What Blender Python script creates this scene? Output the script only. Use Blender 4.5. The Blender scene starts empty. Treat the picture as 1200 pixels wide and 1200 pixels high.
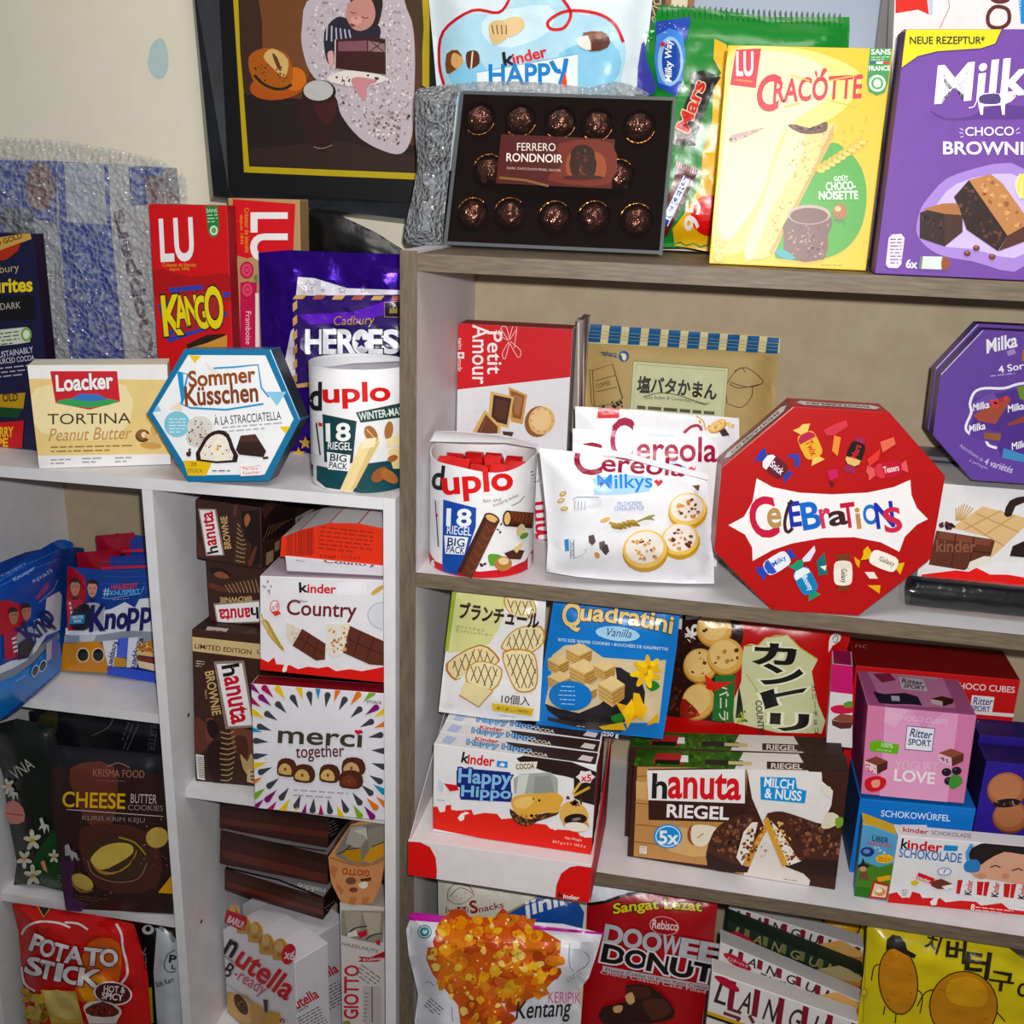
import bpy, bmesh, math, random
from mathutils import Vector, Matrix, noise
from mathutils.geometry import tessellate_polygon

V = Vector
rnd = random.Random(7)
SC = bpy.context.scene
COL = SC.collection

# ---------------------------------------------------------------- camera
FPX = 1226.0                                   # focal length in pixels of the 1200 px frame
RM = Matrix(((0.980062, 0.196036, 0.032372), (0.089086, -0.287925, -0.953500), (-0.177600, 0.937373, -0.299649)))
RT = RM.transposed()
def ray(x, y): return RT @ V(((x - 600) / FPX, (y - 600) / FPX, 1.0))
CAM = -1.25 * ray(489, 297)                    # origin = upper left inner front corner of the oak cabinet
cd = bpy.data.cameras.new('camera'); cam = bpy.data.objects.new('camera', cd); COL.objects.link(cam)
cd.sensor_width = 36; cd.lens = 36 * FPX / 1200; cd.clip_start = .02
mw = Matrix.Identity(4)
for i in range(3):
    mw[i][0] = RM[0][i]; mw[i][1] = -RM[1][i]; mw[i][2] = -RM[2][i]; mw[i][3] = CAM[i]
cam.matrix_world = mw
SC.camera = cam

# ---------------------------------------------------------------- world, lamps, exposure
SC.view_settings.view_transform = 'Standard'; SC.view_settings.look = 'None'
SC.view_settings.gamma = 1; SC.view_settings.use_curve_mapping = False
SC.view_settings.exposure = 0.0
wd = bpy.data.worlds.new('room_glow'); SC.world = wd; wd.use_nodes = True
wd.node_tree.nodes['Background'].inputs[0].default_value = (.92, .95, 1, 1)
wd.node_tree.nodes['Background'].inputs[1].default_value = .14
def lamp(name, kind, loc, aim, energy, col=(1, 1, 1), **kw):
    l = bpy.data.lights.new(name, kind); l.energy = energy; l.color = col
    for k, v in kw.items(): setattr(l, k, v)
    o = bpy.data.objects.new(name, l); COL.objects.link(o); o.location = loc
    o.rotation_euler = (V(aim) - V(loc)).to_track_quat('-Z', 'Y').to_euler()
    return o
# the phone's flash beside its lens, and the room's ceiling lamp behind the photographer
lamp('phone_flash', 'SPOT', CAM + V((.03, .0, .05)), V((.36, .1, .02)), 68, (1, .985, .96), spot_size=2.5, spot_blend=1.0, shadow_soft_size=.012)
lamp('ceiling_lamp', 'AREA', V((.45, -.9, 1.5)), V((.3, .2, -.3)), 15, (1, .96, .9), size=.8)

# ---------------------------------------------------------------- materials
def lin(h):
    h = h.lstrip('#')
    if len(h) == 3: h = ''.join(c * 2 for c in h)
    r = []
    for i in (0, 2, 4):
        c = int(h[i:i + 2], 16) / 255
        r.append(c / 12.92 if c <= .04045 else ((c + .055) / 1.055) ** 2.4)
    return (*r, 1)
MATS = {}
ROUGH = {'c': .55, 'g': .32, 'f': .3, 'h': .42, 'm': .9, 'x': .2, 'p': .26}
def M(col, fin='c'):
    k = (col, fin)
    if k in MATS: return MATS[k]
    m = bpy.data.materials.new(f'print_{col[1:]}_{fin}'); m.use_nodes = True
    nt = m.node_tree; b = nt.nodes['Principled BSDF']
    c = lin(col); y = .21 * c[0] + .72 * c[1] + .07 * c[2]
    c = tuple(max(0.002, min(1, y + (v - y) * 1.14)) for v in c[:3]) + (1,)      # inks as saturated as the packets'
    b.inputs['Base Color'].default_value = c
    b.inputs['Roughness'].default_value = ROUGH.get(fin, .4)
    b.inputs['Specular IOR Level'].default_value = {'m': .08, 'f': .5, 'c': .3, 'g': .5}.get(fin, .45)
    tc = nt.nodes.new('ShaderNodeTexCoord'); nz = nt.nodes.new('ShaderNodeTexNoise')
    nt.links.new(tc.outputs['Object'], nz.inputs['Vector'])
    mx = nt.nodes.new('ShaderNodeMix'); mx.data_type = 'RGBA'
    nz.inputs['Scale'].default_value = 60; nz.inputs['Detail'].default_value = 3
    mx.inputs[6].default_value = tuple(v * .93 for v in c[:3]) + (1,); mx.inputs[7].default_value = tuple(min(1, v * 1.06) for v in c[:3]) + (1,)
    nt.links.new(nz.outputs['Fac'], mx.inputs[0]); nt.links.new(mx.outputs[2], b.inputs['Base Color'])
    if fin in 'fxp':
        n2 = nt.nodes.new('ShaderNodeTexNoise'); n2.inputs['Scale'].default_value = 110 if fin == 'x' else 26; n2.inputs['Detail'].default_value = 2
        n2.inputs['Distortion'].default_value = 1.2
        nt.links.new(tc.outputs['Object'], n2.inputs['Vector'])
        bp = nt.nodes.new('ShaderNodeBump'); bp.inputs['Strength'].default_value = .8 if fin == 'x' else .16 if fin == 'f' else .5; bp.inputs['Distance'].default_value = .004
        nt.links.new(n2.outputs['Fac'], bp.inputs['Height']); nt.links.new(bp.outputs['Normal'], b.inputs['Normal'])
    if fin in 'xp': b.inputs['Metallic'].default_value = .85 if fin == 'x' else .65
    MATS[k] = m
    return m
def film(name, col, alpha, rough, scale, strength, voro=False):
    """clear film: mostly see-through, glinting where it is crumpled"""
    m = bpy.data.materials.new(name); m.use_nodes = True; nt = m.node_tree; nt.nodes.clear()
    out = nt.nodes.new('ShaderNodeOutputMaterial'); tr = nt.nodes.new('ShaderNodeBsdfTransparent')
    if voro:
        b = nt.nodes.new('ShaderNodeBsdfPrincipled'); b.inputs['Base Color'].default_value = lin(col); b.inputs['Specular IOR Level'].default_value = .9
    else:
        b = nt.nodes.new('ShaderNodeBsdfGlossy'); b.inputs['Color'].default_value = lin(col)
    b.inputs['Roughness'].default_value = rough
    mx = nt.nodes.new('ShaderNodeMixShader')
    tc = nt.nodes.new('ShaderNodeTexCoord'); bp = nt.nodes.new('ShaderNodeBump')
    bp.inputs['Strength'].default_value = strength; bp.inputs['Distance'].default_value = .006
    if voro:
        tx = nt.nodes.new('ShaderNodeTexVoronoi'); tx.inputs['Scale'].default_value = scale; o = tx.outputs['Distance']
        mr = nt.nodes.new('ShaderNodeMapRange'); mr.inputs[1].default_value = 0; mr.inputs[2].default_value = .7
        mr.inputs[3].default_value = alpha - .2; mr.inputs[4].default_value = alpha + .25
        nt.links.new(o, mr.inputs[0]); nt.links.new(mr.outputs[0], mx.inputs[0])
    else:
        tx = nt.nodes.new('ShaderNodeTexNoise'); tx.inputs['Scale'].default_value = scale; tx.inputs['Detail'].default_value = 3; o = tx.outputs['Fac']
        mx.inputs[0].default_value = alpha
    nt.links.new(tc.outputs['Object'], tx.inputs['Vector']); nt.links.new(o, bp.inputs['Height'])
    nt.links.new(bp.outputs['Normal'], b.inputs['Normal'])
    nt.links.new(tr.outputs[0], mx.inputs[1]); nt.links.new(b.outputs[0], mx.inputs[2]); nt.links.new(mx.outputs[0], out.inputs[0])
    return m
def surf(name, c1, c2, scale, rough, stretch=(1, 1, 1), bump=0, detail=5, lo=.35, hi=.65):
    m = bpy.data.materials.new(name); m.use_nodes = True; nt = m.node_tree; b = nt.nodes['Principled BSDF']
    tc = nt.nodes.new('ShaderNodeTexCoord'); mp = nt.nodes.new('ShaderNodeMapping'); mp.inputs['Scale'].default_value = stretch
    nz = nt.nodes.new('ShaderNodeTexNoise'); nz.inputs['Scale'].default_value = scale; nz.inputs['Detail'].default_value = detail
    cr = nt.nodes.new('ShaderNodeValToRGB'); cr.color_ramp.elements[0].color = lin(c1); cr.color_ramp.elements[1].color = lin(c2)
    cr.color_ramp.elements[0].position = lo; cr.color_ramp.elements[1].position = hi
    nt.links.new(tc.outputs['Object'], mp.inputs[0]); nt.links.new(mp.outputs[0], nz.inputs['Vector']); nt.links.new(nz.outputs['Fac'], cr.inputs[0])
    nt.links.new(cr.outputs[0], b.inputs['Base Color']); b.inputs['Roughness'].default_value = rough
    if bump:
        bp = nt.nodes.new('ShaderNodeBump'); bp.inputs['Strength'].default_value = bump; bp.inputs['Distance'].default_value = .002
        nt.links.new(nz.outputs['Fac'], bp.inputs['Height']); nt.links.new(bp.outputs['Normal'], b.inputs['Normal'])
    return m
WALL = surf('wall_paint', '#e6dfc9', '#ece5d1', 30, .8, bump=.12, detail=8, lo=.2, hi=.8)
OAK = surf('grey_oak', '#574b3d', '#7b6b56', 34, .55, (1, 1, 9), .08, lo=.25, hi=.75)
OAKV = surf('grey_oak_upright', '#564a3c', '#766651', 34, .55, (9, 9, 1), .08, lo=.25, hi=.75)
WHITE = surf('white_laminate', '#dcdadd', '#e2e0e3', 40, .45)
GREYW = surf('white_laminate_inside', '#d2cfd2', '#d8d5d8', 40, .45)
BUBBLE = film('bubble_wrap', '#b9bdc2', .25, .14, 135, 1.0, True)
CLEAR = film('clear_plastic', '#e8eef2', .03, .06, 9, .06)
SHRINK = film('shrink_film', '#b8bcc0', .07, .14, 30, .8)

# ---------------------------------------------------------------- surfaces a print can lie on
def hit(x, y, O, N):
    d = ray(x, y); return CAM + d * ((O - CAM).dot(N) / d.dot(N))
def hz(x, y, z): return hit(x, y, V((0, 0, z)), V((0, 0, 1)))
def hy(x, y, Y): return hit(x, y, V((0, Y, 0)), V((0, -1, 0)))
class Plane:
    cut = None; step = 5e-5; base = 2.5e-4
    def __init__(s, O, N): s.O = V(O); s.N = V(N).normalized()
    def at(s, x, y, off=0): return hit(x, y, s.O + s.N * off, s.N)
class Puff(Plane):
    """a plane pushed out inside an outline: a filled pouch"""
    cut = 8; step = 1.2e-4; base = 5e-4
    def __init__(s, pl, outline, H, w, seal=0, wr=.12, fr=.035, seed=0):
        s.O, s.N = pl.O, pl.N; s.o = outline; s.H = H; s.w = w; s.seal = seal; s.wr = wr; s.fr = fr; s.seed = seed; s.c = {}
    def h0(s, i, j):
        if (i, j) in s.c: return s.c[i, j]
        x, y = i * s.cut, j * s.cut; d = 1e9; o = s.o; ins = False
        for k in range(len(o)):
            ax, ay = o[k - 1]; bx, by = o[k]; ex, ey = bx - ax, by - ay
            t = max(0, min(1, ((x - ax) * ex + (y - ay) * ey) / (ex * ex + ey * ey + 1e-9)))
            d = min(d, math.hypot(x - ax - t * ex, y - ay - t * ey))
            if (ay > y) != (by > y) and x < ex * (y - ay) / ey + ax: ins = not ins
        u = max(0, min(1, (d - s.seal) / s.w)) if ins else 0; f = 1 - (1 - u) ** 2
        r = s.H * f * (1 + s.wr * noise.noise((x * s.fr, y * s.fr, s.seed)))
        if ins: r += s.H * s.wr * .5 * min(1, d / 12) * noise.noise((x * s.fr * 2.3, y * s.fr * 2.3, s.seed + 9))
        s.c[i, j] = r
        return r
    def h(s, x, y):
        x /= s.cut; y /= s.cut; i, j = math.floor(x), math.floor(y); u, v = x - i, y - j
        a, d = s.h0(i, j), s.h0(i + 1, j + 1)
        if u > v: b = s.h0(i + 1, j); return a + u * (b - a) + v * (d - b)
        b = s.h0(i, j + 1); return a + v * (b - a) + u * (d - b)
    def at(s, x, y, off=0): return hit(x, y, s.O + s.N * (s.h(x, y) + off), s.N)
class Tube:
    """upright round can"""
    cut = 6; step = 8e-5; base = 3e-4
    def __init__(s, c, r): s.cx, s.cy, s.z = c; s.r = r
    def at(s, x, y, off=0):
        d = ray(x, y); r = s.r + off; ox, oy = CAM.x - s.cx, CAM.y - s.cy
        a = d.x ** 2 + d.y ** 2; b = ox * d.x + oy * d.y; c = ox * ox + oy * oy - r * r
        q = b * b - a * c
        t = (-b - math.sqrt(q)) / a if q > 0 else -b / a
        p = CAM + d * t
        if q <= 0:
            v = V((p.x - s.cx, p.y - s.cy)); v = v.normalized() * r; p = V((s.cx + v.x, s.cy + v.y, p.z))
        p.z = max(p.z, s.z + .0003)
        return p
def wallplane(Y, yaw=0, lean=0, x=0, z=0):
    """vertical plane facing the room; yaw turns it, lean tips its top towards the wall"""
    a, l = math.radians(yaw), math.radians(lean)
    n = V((math.sin(a), -math.cos(a), 0)); n = n * math.cos(l) + V((0, 0, math.sin(l)))
    return Plane((x, Y, z), n)
def standing(p, q, z, lean=0):
    a, b = hz(*p, z), hz(*q, z); u = (b - a).normalized(); l = math.radians(lean)
    n = u.cross(V((0, 0, 1))).normalized()
    return Plane(a, n * math.cos(l) + V((0, 0, math.sin(l))))

def below(pl, pts, z):
    """pixels of the points straight below pts on the plane, at height z"""
    r = []
    for x, y in pts:
        p = pl.at(x, y); up = V((0, 0, 1)) - pl.N * pl.N.z; up.normalize(); p = p + up * ((z - p.z) / up.z); r.append(topx(p))
    return r
def flat(q): return [c for p in q for c in p]
# ---------------------------------------------------------------- print tracing helpers
def clip(poly, c, v, keep):
    out = []; d = [(p[0] * c[0] + p[1] * c[1] - v) * keep for p in poly]
    for i in range(len(poly)):
        a, b = poly[i - 1], poly[i]; da, db = d[i - 1], d[i]
        if (da >= 0) != (db >= 0): t = da / (da - db); out.append((a[0] + (b[0] - a[0]) * t, a[1] + (b[1] - a[1]) * t))
        if db >= 0: out.append(b)
    return out
def gridcut(polys, g, diag=False):
    for c in ((1, 0), (0, 1), (1, -1))[:3 if diag else 2]:
        res = []
        for p in polys:
            f = [q[0] * c[0] + q[1] * c[1] for q in p]; lo, hi = min(f), max(f); k = math.floor(lo / g) + 1
            while k * g < hi - 1e-6:
                a = clip(p, c, k * g, -1)
                if len(a) > 2: res.append(a)
                p = clip(p, c, k * g, 1); k += 1
                if len(p) < 3: break
            if len(p) > 2: res.append(p)
        polys = res
    return polys
def tess(pts):
    t = tessellate_polygon([[V((x, y, 0)) for x, y in pts]])
    return [[pts[i] for i in f] for f in t]
def smooth(pts, n=4):
    out = []; m = len(pts)
    for i in range(m):
        p0, p1, p2, p3 = pts[i - 1], pts[i], pts[(i + 1) % m], pts[(i + 2) % m]
        for k in range(n):
            t = k / n; a = -.5 * t ** 3 + t * t - .5 * t; b = 1.5 * t ** 3 - 2.5 * t * t + 1; c = -1.5 * t ** 3 + 2 * t * t + .5 * t; d = .5 * t ** 3 - .5 * t * t
            out.append(tuple(a * p0[j] + b * p1[j] + c * p2[j] + d * p3[j] for j in (0, 1)))
    return out
TXT = {}
def glyphs(s, b=0):
    k = (s, b)
    if k not in TXT:
        cu = bpy.data.curves.new('t', 'FONT'); cu.body = s; cu.resolution_u = 4; cu.offset = b
        o = bpy.data.objects.new('t', cu); m = bpy.data.meshes.new_from_object(o)
        TXT[k] = ([(v.co.x, v.co.y) for v in m.vertices], [tuple(p.vertices) for p in m.polygons])
        bpy.data.objects.remove(o); bpy.data.curves.remove(cu); bpy.data.meshes.remove(m)
    return TXT[k]
CR = {'A': (0, 140, 2.858), 'B': (160, 220, 3.159), 'C': (220, 0, 4), 'D': (470, 0, 3.243), 'E': (740, 0, 3.6375), 'F': (940, 0, 3.531),
      'G': (470, 340, 3.244), 'H': (620, 360, 3.53), 'I': (820, 430, 3.87), 'J': (1020, 340, 3), 'K': (480, 680, 3.529), 'L': (460, 830, 4),
      'M': (700, 720, 3.53), 'N': (940, 730, 3.335), 'O': (0, 550, 3.873), 'P': (0, 820, 3.159), 'Q': (200, 570, 4.286), 'R': (200, 720, 4.286),
      'S': (210, 930, 4.444), 'U': (470, 1020, 4.8), 'V': (660, 1020, 3.243), 'W': (960, 1040, 5), 'X': (820, 1050, 5.714), 'Y': (220, 570, 6.667),
      'Z': (0, 600, 6), 'AA': (380, 950, 4.8), 'BB': (340, 0, 8.571), '-': (0, 0, 1)}

def topx(p):
    v = RM @ (p - CAM); return (600 + FPX * v.x / v.z, 600 + FPX * v.y / v.z)
def convex(poly, q):
    """cut a print to the face it is printed on"""
    sg = sum(q[i - 1][0] * q[i][1] - q[i][0] * q[i - 1][1] for i in range(len(q)))
    for i in range(len(q)):
        (ax, ay), (bx, by) = q[i - 1], q[i]; out = []
        f = lambda p: ((bx - ax) * (p[1] - ay) - (by - ay) * (p[0] - ax)) * sg
        for j in range(len(poly)):
            a, b = poly[j - 1], poly[j]; fa, fb = f(a), f(b)
            if (fa >= 0) != (fb >= 0): t = fa / (fa - fb); out.append((a[0] + (b[0] - a[0]) * t, a[1] + (b[1] - a[1]) * t))
            if fb >= 0: out.append(b)
        poly = out
        if len(poly) < 3: break
    return poly
PACKS = []
class Pack:
    """one thing: an Empty at its base with its parts as meshes below it"""
    def __init__(s, name, label, cat, group=None):
        s.name, s.label, s.cat, s.group = name, label, cat, group
        s.parts = {}; s.pv = {}; s.k = 0; s.fin = 'c'; s.sf = None; s.sub = {}; s.z('-'); s.xf = None; s.rest = None; s.calls = {}; PACKS.append(s)
    def z(s, c): s.cx, s.cy, s.cs = CR[c]; return s
    def on(s, sf, fin=None, k=0):
        s.sf = sf; s.k = k
        if fin: s.fin = fin
        return s
    def P(s, pts):
        if not isinstance(pts[0], (tuple, list)): pts = list(zip(pts[::2], pts[1::2]))
        return pts
    def px(s, pts): return [(s.cx + x / s.cs, s.cy + y / s.cs) for x, y in s.P(pts)]
    def buf(s, part): return s.parts.setdefault(part, [[], [], [], []])      # verts, faces, mats, material per face
    def mi(s, b, m):
        if m not in b[2]: b[2].append(m)
        return b[2].index(m)
    def raw(s, part, polys, mat, off=0, sf=None, flip=False):
        sf = sf or s.sf; b = s.buf(part); mi = s.mi(b, mat); idx = {}
        for p in polys:
            f = []
            for x, y in p:
                k = (round(x, 3), round(y, 3))
                if k not in idx:
                    idx[k] = len(b[0]); b[0].append(sf.at(x, y, off))
                if idx[k] not in f: f.append(idx[k])
            if len(f) < 3: continue
            q = [b[0][i] for i in f]; n = V((0, 0, 0))
            for i in range(len(q)): n += q[i - 1].cross(q[i])
            if (n.dot(CAM - q[0]) < 0) != flip: f.reverse()
            b[1].append(f); b[3].append(mi)
    def ink(s, part, polys, col):
        cq = getattr(s.sf, 'clipq', None)
        if cq: polys = [q for q in (convex(p, cq) for p in polys) if len(q) > 2]
        if s.sf.cut: polys = gridcut(polys, s.sf.cut, isinstance(s.sf, Puff))
        if not polys: return
        f0 = len(s.buf(part)[1]); s.raw(part, polys, M(col, s.fin), s.sf.base + s.k * s.sf.step); s.k += 1
        xs = [q[0] for p in polys for q in p]; ys = [q[1] for p in polys for q in p]
        s.calls.setdefault(part, []).append((f0, len(s.buf(part)[1]), min(xs), min(ys), max(xs), max(ys)))
    def p(s, part, col, pts, sm=0):
        pts = s.px(pts)
        if sm: pts = smooth(pts, sm)
        s.ink(part, tess(pts), col); return s
    def e(s, part, col, x, y, rx, ry=None, rot=0, n=20, a0=0, a1=360):
        ry = ry or rx; c, d = math.cos(math.radians(rot)), math.sin(math.radians(rot)); q = []
        full = a1 - a0 == 360
        for i in range(n + (0 if full else 1)):
            a = math.radians(a0 + (a1 - a0) * i / n); u, v = rx * math.cos(a), ry * math.sin(a); q.append((x + u * c - v * d, y + u * d + v * c))
        s.p(part, col, q)
    def l(s, part, col, pts, w, closed=False, sm=0):
        pts = s.P(pts)
        if sm:
            if closed: pts = smooth(pts, sm)
            else:
                ex = smooth([pts[0]] + pts + [pts[-1]], sm); pts = ex[sm:sm * len(pts) + 1]
        n = len(pts); L = []; Rr = []
        for i in range(n):
            a = pts[i - 1] if (i or closed) else pts[i]; b = pts[(i + 1) % n] if (i < n - 1 or closed) else pts[i]
            dx, dy = b[0] - a[0], b[1] - a[1]; q = math.hypot(dx, dy) or 1; x, y = pts[i]; h = w / 2 / q
            L.append((x - dy * h, y + dx * h)); Rr.append((x + dy * h, y - dx * h))
        m = n if closed else n - 1
        s.ink(part, [s.px([L[i], L[(i + 1) % n], Rr[(i + 1) % n], Rr[i]]) for i in range(m)], col)
    def t(s, part, col, txt, x0, y0, x1, y1, h, b=.0, sh=0, ol=None, arc=0, flipx=False):
        """lettering whose lower left / lower right corners are (x0,y0),(x1,y1), h tall; sh slants it, arc bows it"""
        v0, _ = glyphs(txt, 0); ax = min(v[0] for v in v0); bx = max(v[0] for v in v0); ay = min(v[1] for v in v0); by = max(v[1] for v in v0)
        dx, dy = x1 - x0, y1 - y0; q = math.hypot(dx, dy); nx, ny = dy / q, -dx / q
        def mp(v):
            u = (v[0] - ax) / (bx - ax); w = (v[1] - ay) / (by - ay) * h
            if flipx: u = 1 - u
            g = sh * w / q; w += arc * 4 * u * (1 - u)
            return (x0 + dx * (u + g) + nx * w, y0 + dy * (u + g) + ny * w)
        for c, bb in ([(ol[0], ol[1] * .6)] if ol else []) + [(col, b * .5)]:
            vs, fs = glyphs(txt, bb); q2 = s.px([mp(v) for v in vs])
            s.ink(part, [[q2[i] for i in f] for f in fs], c)
    def fine(s, part, col, x0, y0, x1, y1, n, lh, w=None):
        """rows of illegible small print"""
        q = math.hypot(x1 - x0, y1 - y0); ux, uy = (x1 - x0) / q, (y1 - y0) / q; polys = []; w = w or lh * .3
        for i in range(n):
            t = 0; end = q * (1 if i < n - 1 else .7)
            while t < end:
                k = min(rnd.uniform(lh * .8, lh * 2.6), end - t); bx, by = x0 + ux * t - uy * lh * i, y0 + uy * t + ux * lh * i
                polys.append(s.px([(bx, by), (bx + ux * k, by + uy * k), (bx + ux * k + uy * w, by + uy * k - ux * w), (bx + uy * w, by - ux * w)])); t += k + lh * .45
        s.ink(part, polys, col)
    def blobs(s, part, cols, pts, n, r0, r1, k=7, layers=True):
        """irregular crumbs, chips or tufts scattered inside an outline"""
        o = s.P(pts); xs = [q[0] for q in o]; ys = [q[1] for q in o]; by = {}
        i = 0; tries = 0
        while i < n and tries < n * 30:
            tries += 1
            x, y = rnd.uniform(min(xs), max(xs)), rnd.uniform(min(ys), max(ys)); ins = False
            for a in range(len(o)):
                (x1, y1), (x2, y2) = o[a - 1], o[a]
                if (y1 > y) != (y2 > y) and x < (x2 - x1) * (y - y1) / (y2 - y1) + x1: ins = not ins
            if not ins: continue
            r = rnd.uniform(r0, r1); a0 = rnd.uniform(0, 6.28); st = rnd.uniform(.55, 1)
            q = []
            for j in range(k):
                a = 6.2832 * j / k; rr = r * rnd.uniform(.65, 1.15); u, v = rr * math.cos(a), rr * st * math.sin(a)
                q.append((x + u * math.cos(a0) - v * math.sin(a0), y + u * math.sin(a0) + v * math.cos(a0)))
            by.setdefault(rnd.choice(cols), []).append(s.px(q)); i += 1
        for c, ps in by.items():
            s.ink(part, [t for q in ps for t in tess(q)], c)
    # ---- pictured food
    def cookie(s, part, x, y, r, ry=None, rot=0, c=('#b9803a', '#d9aa62', '#e6c384'), chips=('#4a2513',), n=8):
        ry = ry or r
        s.e(part, c[0], x, y + r * .10, r * 1.03, ry * 1.03, rot); s.e(part, c[1], x, y, r, ry, rot); s.e(part, c[2], x - r * .06, y - ry * .08, r * .82, ry * .8, rot)
        if n: s.blobs(part, list(chips), [(x + r * .75 * math.cos(a / 8 * 6.283), y + ry * .75 * math.sin(a / 8 * 6.283)) for a in range(8)], n, r * .07, r * .16, 6)
    def bar(s, part, x0, y0, x1, y1, w, c=('#3a1a10', '#5a2c1a', '#7a4128'), cut='#e3c493'):
        """bar of chocolate from its cut face (x0,y0) to its far end, w wide"""
        dx, dy = x1 - x0, y1 - y0; q = math.hypot(dx, dy); ux, uy = dx / q, dy / q; nx, ny = -uy * w / 2, ux * w / 2
        s.p(part, c[0], [x0 + nx, y0 + ny, x1 + nx, y1 + ny, x1 - nx, y1 - ny, x0 - nx, y0 - ny])
        s.p(part, c[1], [x0 + nx * .5, y0 + ny * .5, x1 + nx * .5, y1 + ny * .5, x1 - nx, y1 - ny, x0 - nx, y0 - ny])
        for i in range(1, 7):
            f = i / 7; s.l(part, c[2], [x0 + dx * f + nx * .2, y0 + dy * f + ny * .2, x0 + dx * (f + .06) - nx * .5, y0 + dy * (f + .06) - ny * .5, x0 + dx * (f - .02) - nx * .9, y0 + dy * (f - .02) - ny * .9], w * .08)
        if cut: s.e(part, c[0], x0, y0, w * .52, w * .3, math.degrees(math.atan2(ny, nx))); s.e(part, cut, x0, y0, w * .40, w * .2, math.degrees(math.atan2(ny, nx)))
    def cube(s, part, x, y, w, h, top, left, right):
        s.p(part, top, [x, y - h * .5, x + w * .5, y - h * .22, x + w * .02, y + h * .02, x - w * .5, y - h * .25])
        s.p(part, left, [x - w * .5, y - h * .25, x + w * .02, y + h * .02, x + w * .03, y + h * .5, x - w * .46, y + h * .22])
        s.p(part, right, [x + w * .02, y + h * .02, x + w * .5, y - h * .22, x + w * .47, y + h * .22, x + w * .03, y + h * .5])
    # ---- bodies
    def carton(s, outline, pl, depth, col, sides=None, part='carton', fin=None, drop=None, bev=.0012, push=None):
        """straight-sided box: its traced front outline pushed back by depth. drop = z its lower corners stand on"""
        fin = fin or s.fin; o = s.px(outline); Fp = [pl.at(x, y) for x, y in o]
        if drop is not None:
            up = V((0, 0, 1)); up = (up - pl.N * up.dot(pl.N)); up.normalize()
            Fp += [p + up * ((drop - p.z) / up.z) for p in reversed(Fp)]
        nh = V((pl.N.x, pl.N.y, 0)).normalized(); n = len(Fp); back = -nh * depth if push is None else V(push); Bp = [p + back for p in Fp]
        bm = bmesh.new(); vf = [bm.verts.new(p) for p in Fp]; vb = [bm.verts.new(p) for p in Bp]
        b = s.buf(part); mf = s.mi(b, M(col, fin)); fs = []
        f = bm.faces.new(vf); f.material_index = mf; g = bm.faces.new(list(reversed(vb))); g.material_index = mf
        s.sides = []
        for i in range(n):
            j = (i + 1) % n; q = bm.faces.new((vf[j], vf[i], vb[i], vb[j]))
            c = sides if isinstance(sides, str) else (sides[i] if sides and i < len(sides) and sides[i] else col)
            q.material_index = s.mi(b, M(c, fin)); s.sides.append((Fp[i], Fp[j], i))
        bm.normal_update(); bmesh.ops.recalc_face_normals(bm, faces=bm.faces[:])
        cen = sum(Fp + Bp, V((0, 0, 0))) / (2 * n)
        s.faces = []
        for i in range(n):
            j = (i + 1) % n; nn = (Fp[j] - Fp[i]).cross(Bp[i] - Fp[i])
            if nn.length < 1e-12: nn = pl.N.copy()
            nn.normalize()
            if nn.dot(Fp[i] - cen) < 0: nn.negate()
            s.faces.append(Plane(Fp[i], nn))
        if bev: bmesh.ops.bevel(bm, geom=bm.edges[:], offset=bev, segments=2, affect='EDGES', profile=.6, clamp_overlap=True)
        b0 = len(b[0]); bm.verts.ensure_lookup_table()
        b[0] += [v.co.copy() for v in bm.verts]
        for f in bm.faces: b[1].append([b0 + v.index for v in f.verts]); b[3].append(f.material_index)
        bm.free(); s.F = Fp; s.B = Bp; pl = Plane(pl.O, pl.N); pl.clipq = [topx(p) for p in Fp]; s.front = pl
        s.on(pl, fin); return s
    def pouch(s, outline, pl, H, w, col, Hb=None, seal=0, wr=.12, fr=.035, fin='f', part='pouch', sm=0, mat=None, back=True):
        o = s.px(outline)
        if sm: o = smooth(o, sm)
        sf = Puff(pl, o, H, w, seal, wr, fr, len(PACKS) * 1.7); polys = gridcut(tess(o), sf.cut, True); s.fin = fin; m = mat or M(col, fin)
        s.raw(part, polys, m, 0, sf)
        if back: s.raw(part, polys, m, 0, Puff(pl, o, -(Hb if Hb is not None else H * .4), w, seal, 0, fr, 0), flip=True)
        s.on(sf, fin); return s
    def can(s, cx, cy, z0, z1, r, col, part='can', fin='c', top=None, n=72):
        b = s.buf(part); m = s.mi(b, M(col, fin)); mt = s.mi(b, M(top or col, fin)); i0 = len(b[0])
        prof = [(0, z0), (r * .97, z0), (r, z0 + .003), (r, z1 - .002), (r * .985, z1)]
        if top: prof += [(r * .95, z1), (r * .94, z1 - .004), (0, z1 - .004)]
        ring = []
        for (rr, z) in prof:
            if rr == 0: b[0].append(V((cx, cy, z))); ring.append([len(b[0]) - 1])
            else:
                ring.append(list(range(len(b[0]), len(b[0]) + n)))
                b[0] += [V((cx + rr * math.cos(6.28319 * k / n), cy + rr * math.sin(6.28319 * k / n), z)) for k in range(n)]
        for q in range(len(ring) - 1):
            A, B = ring[q], ring[q + 1]; mm = mt if q >= 4 else m
            for k in range(n):
                j = (k + 1) % n
                f = [A[0], B[j], B[k]] if len(A) == 1 else ([A[k], A[j], B[0]] if len(B) == 1 else [A[k], A[j], B[j], B[k]])
                b[1].append(f); b[3].append(mm)
        s.on(Tube((cx, cy, z0), r), fin); return s
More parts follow.
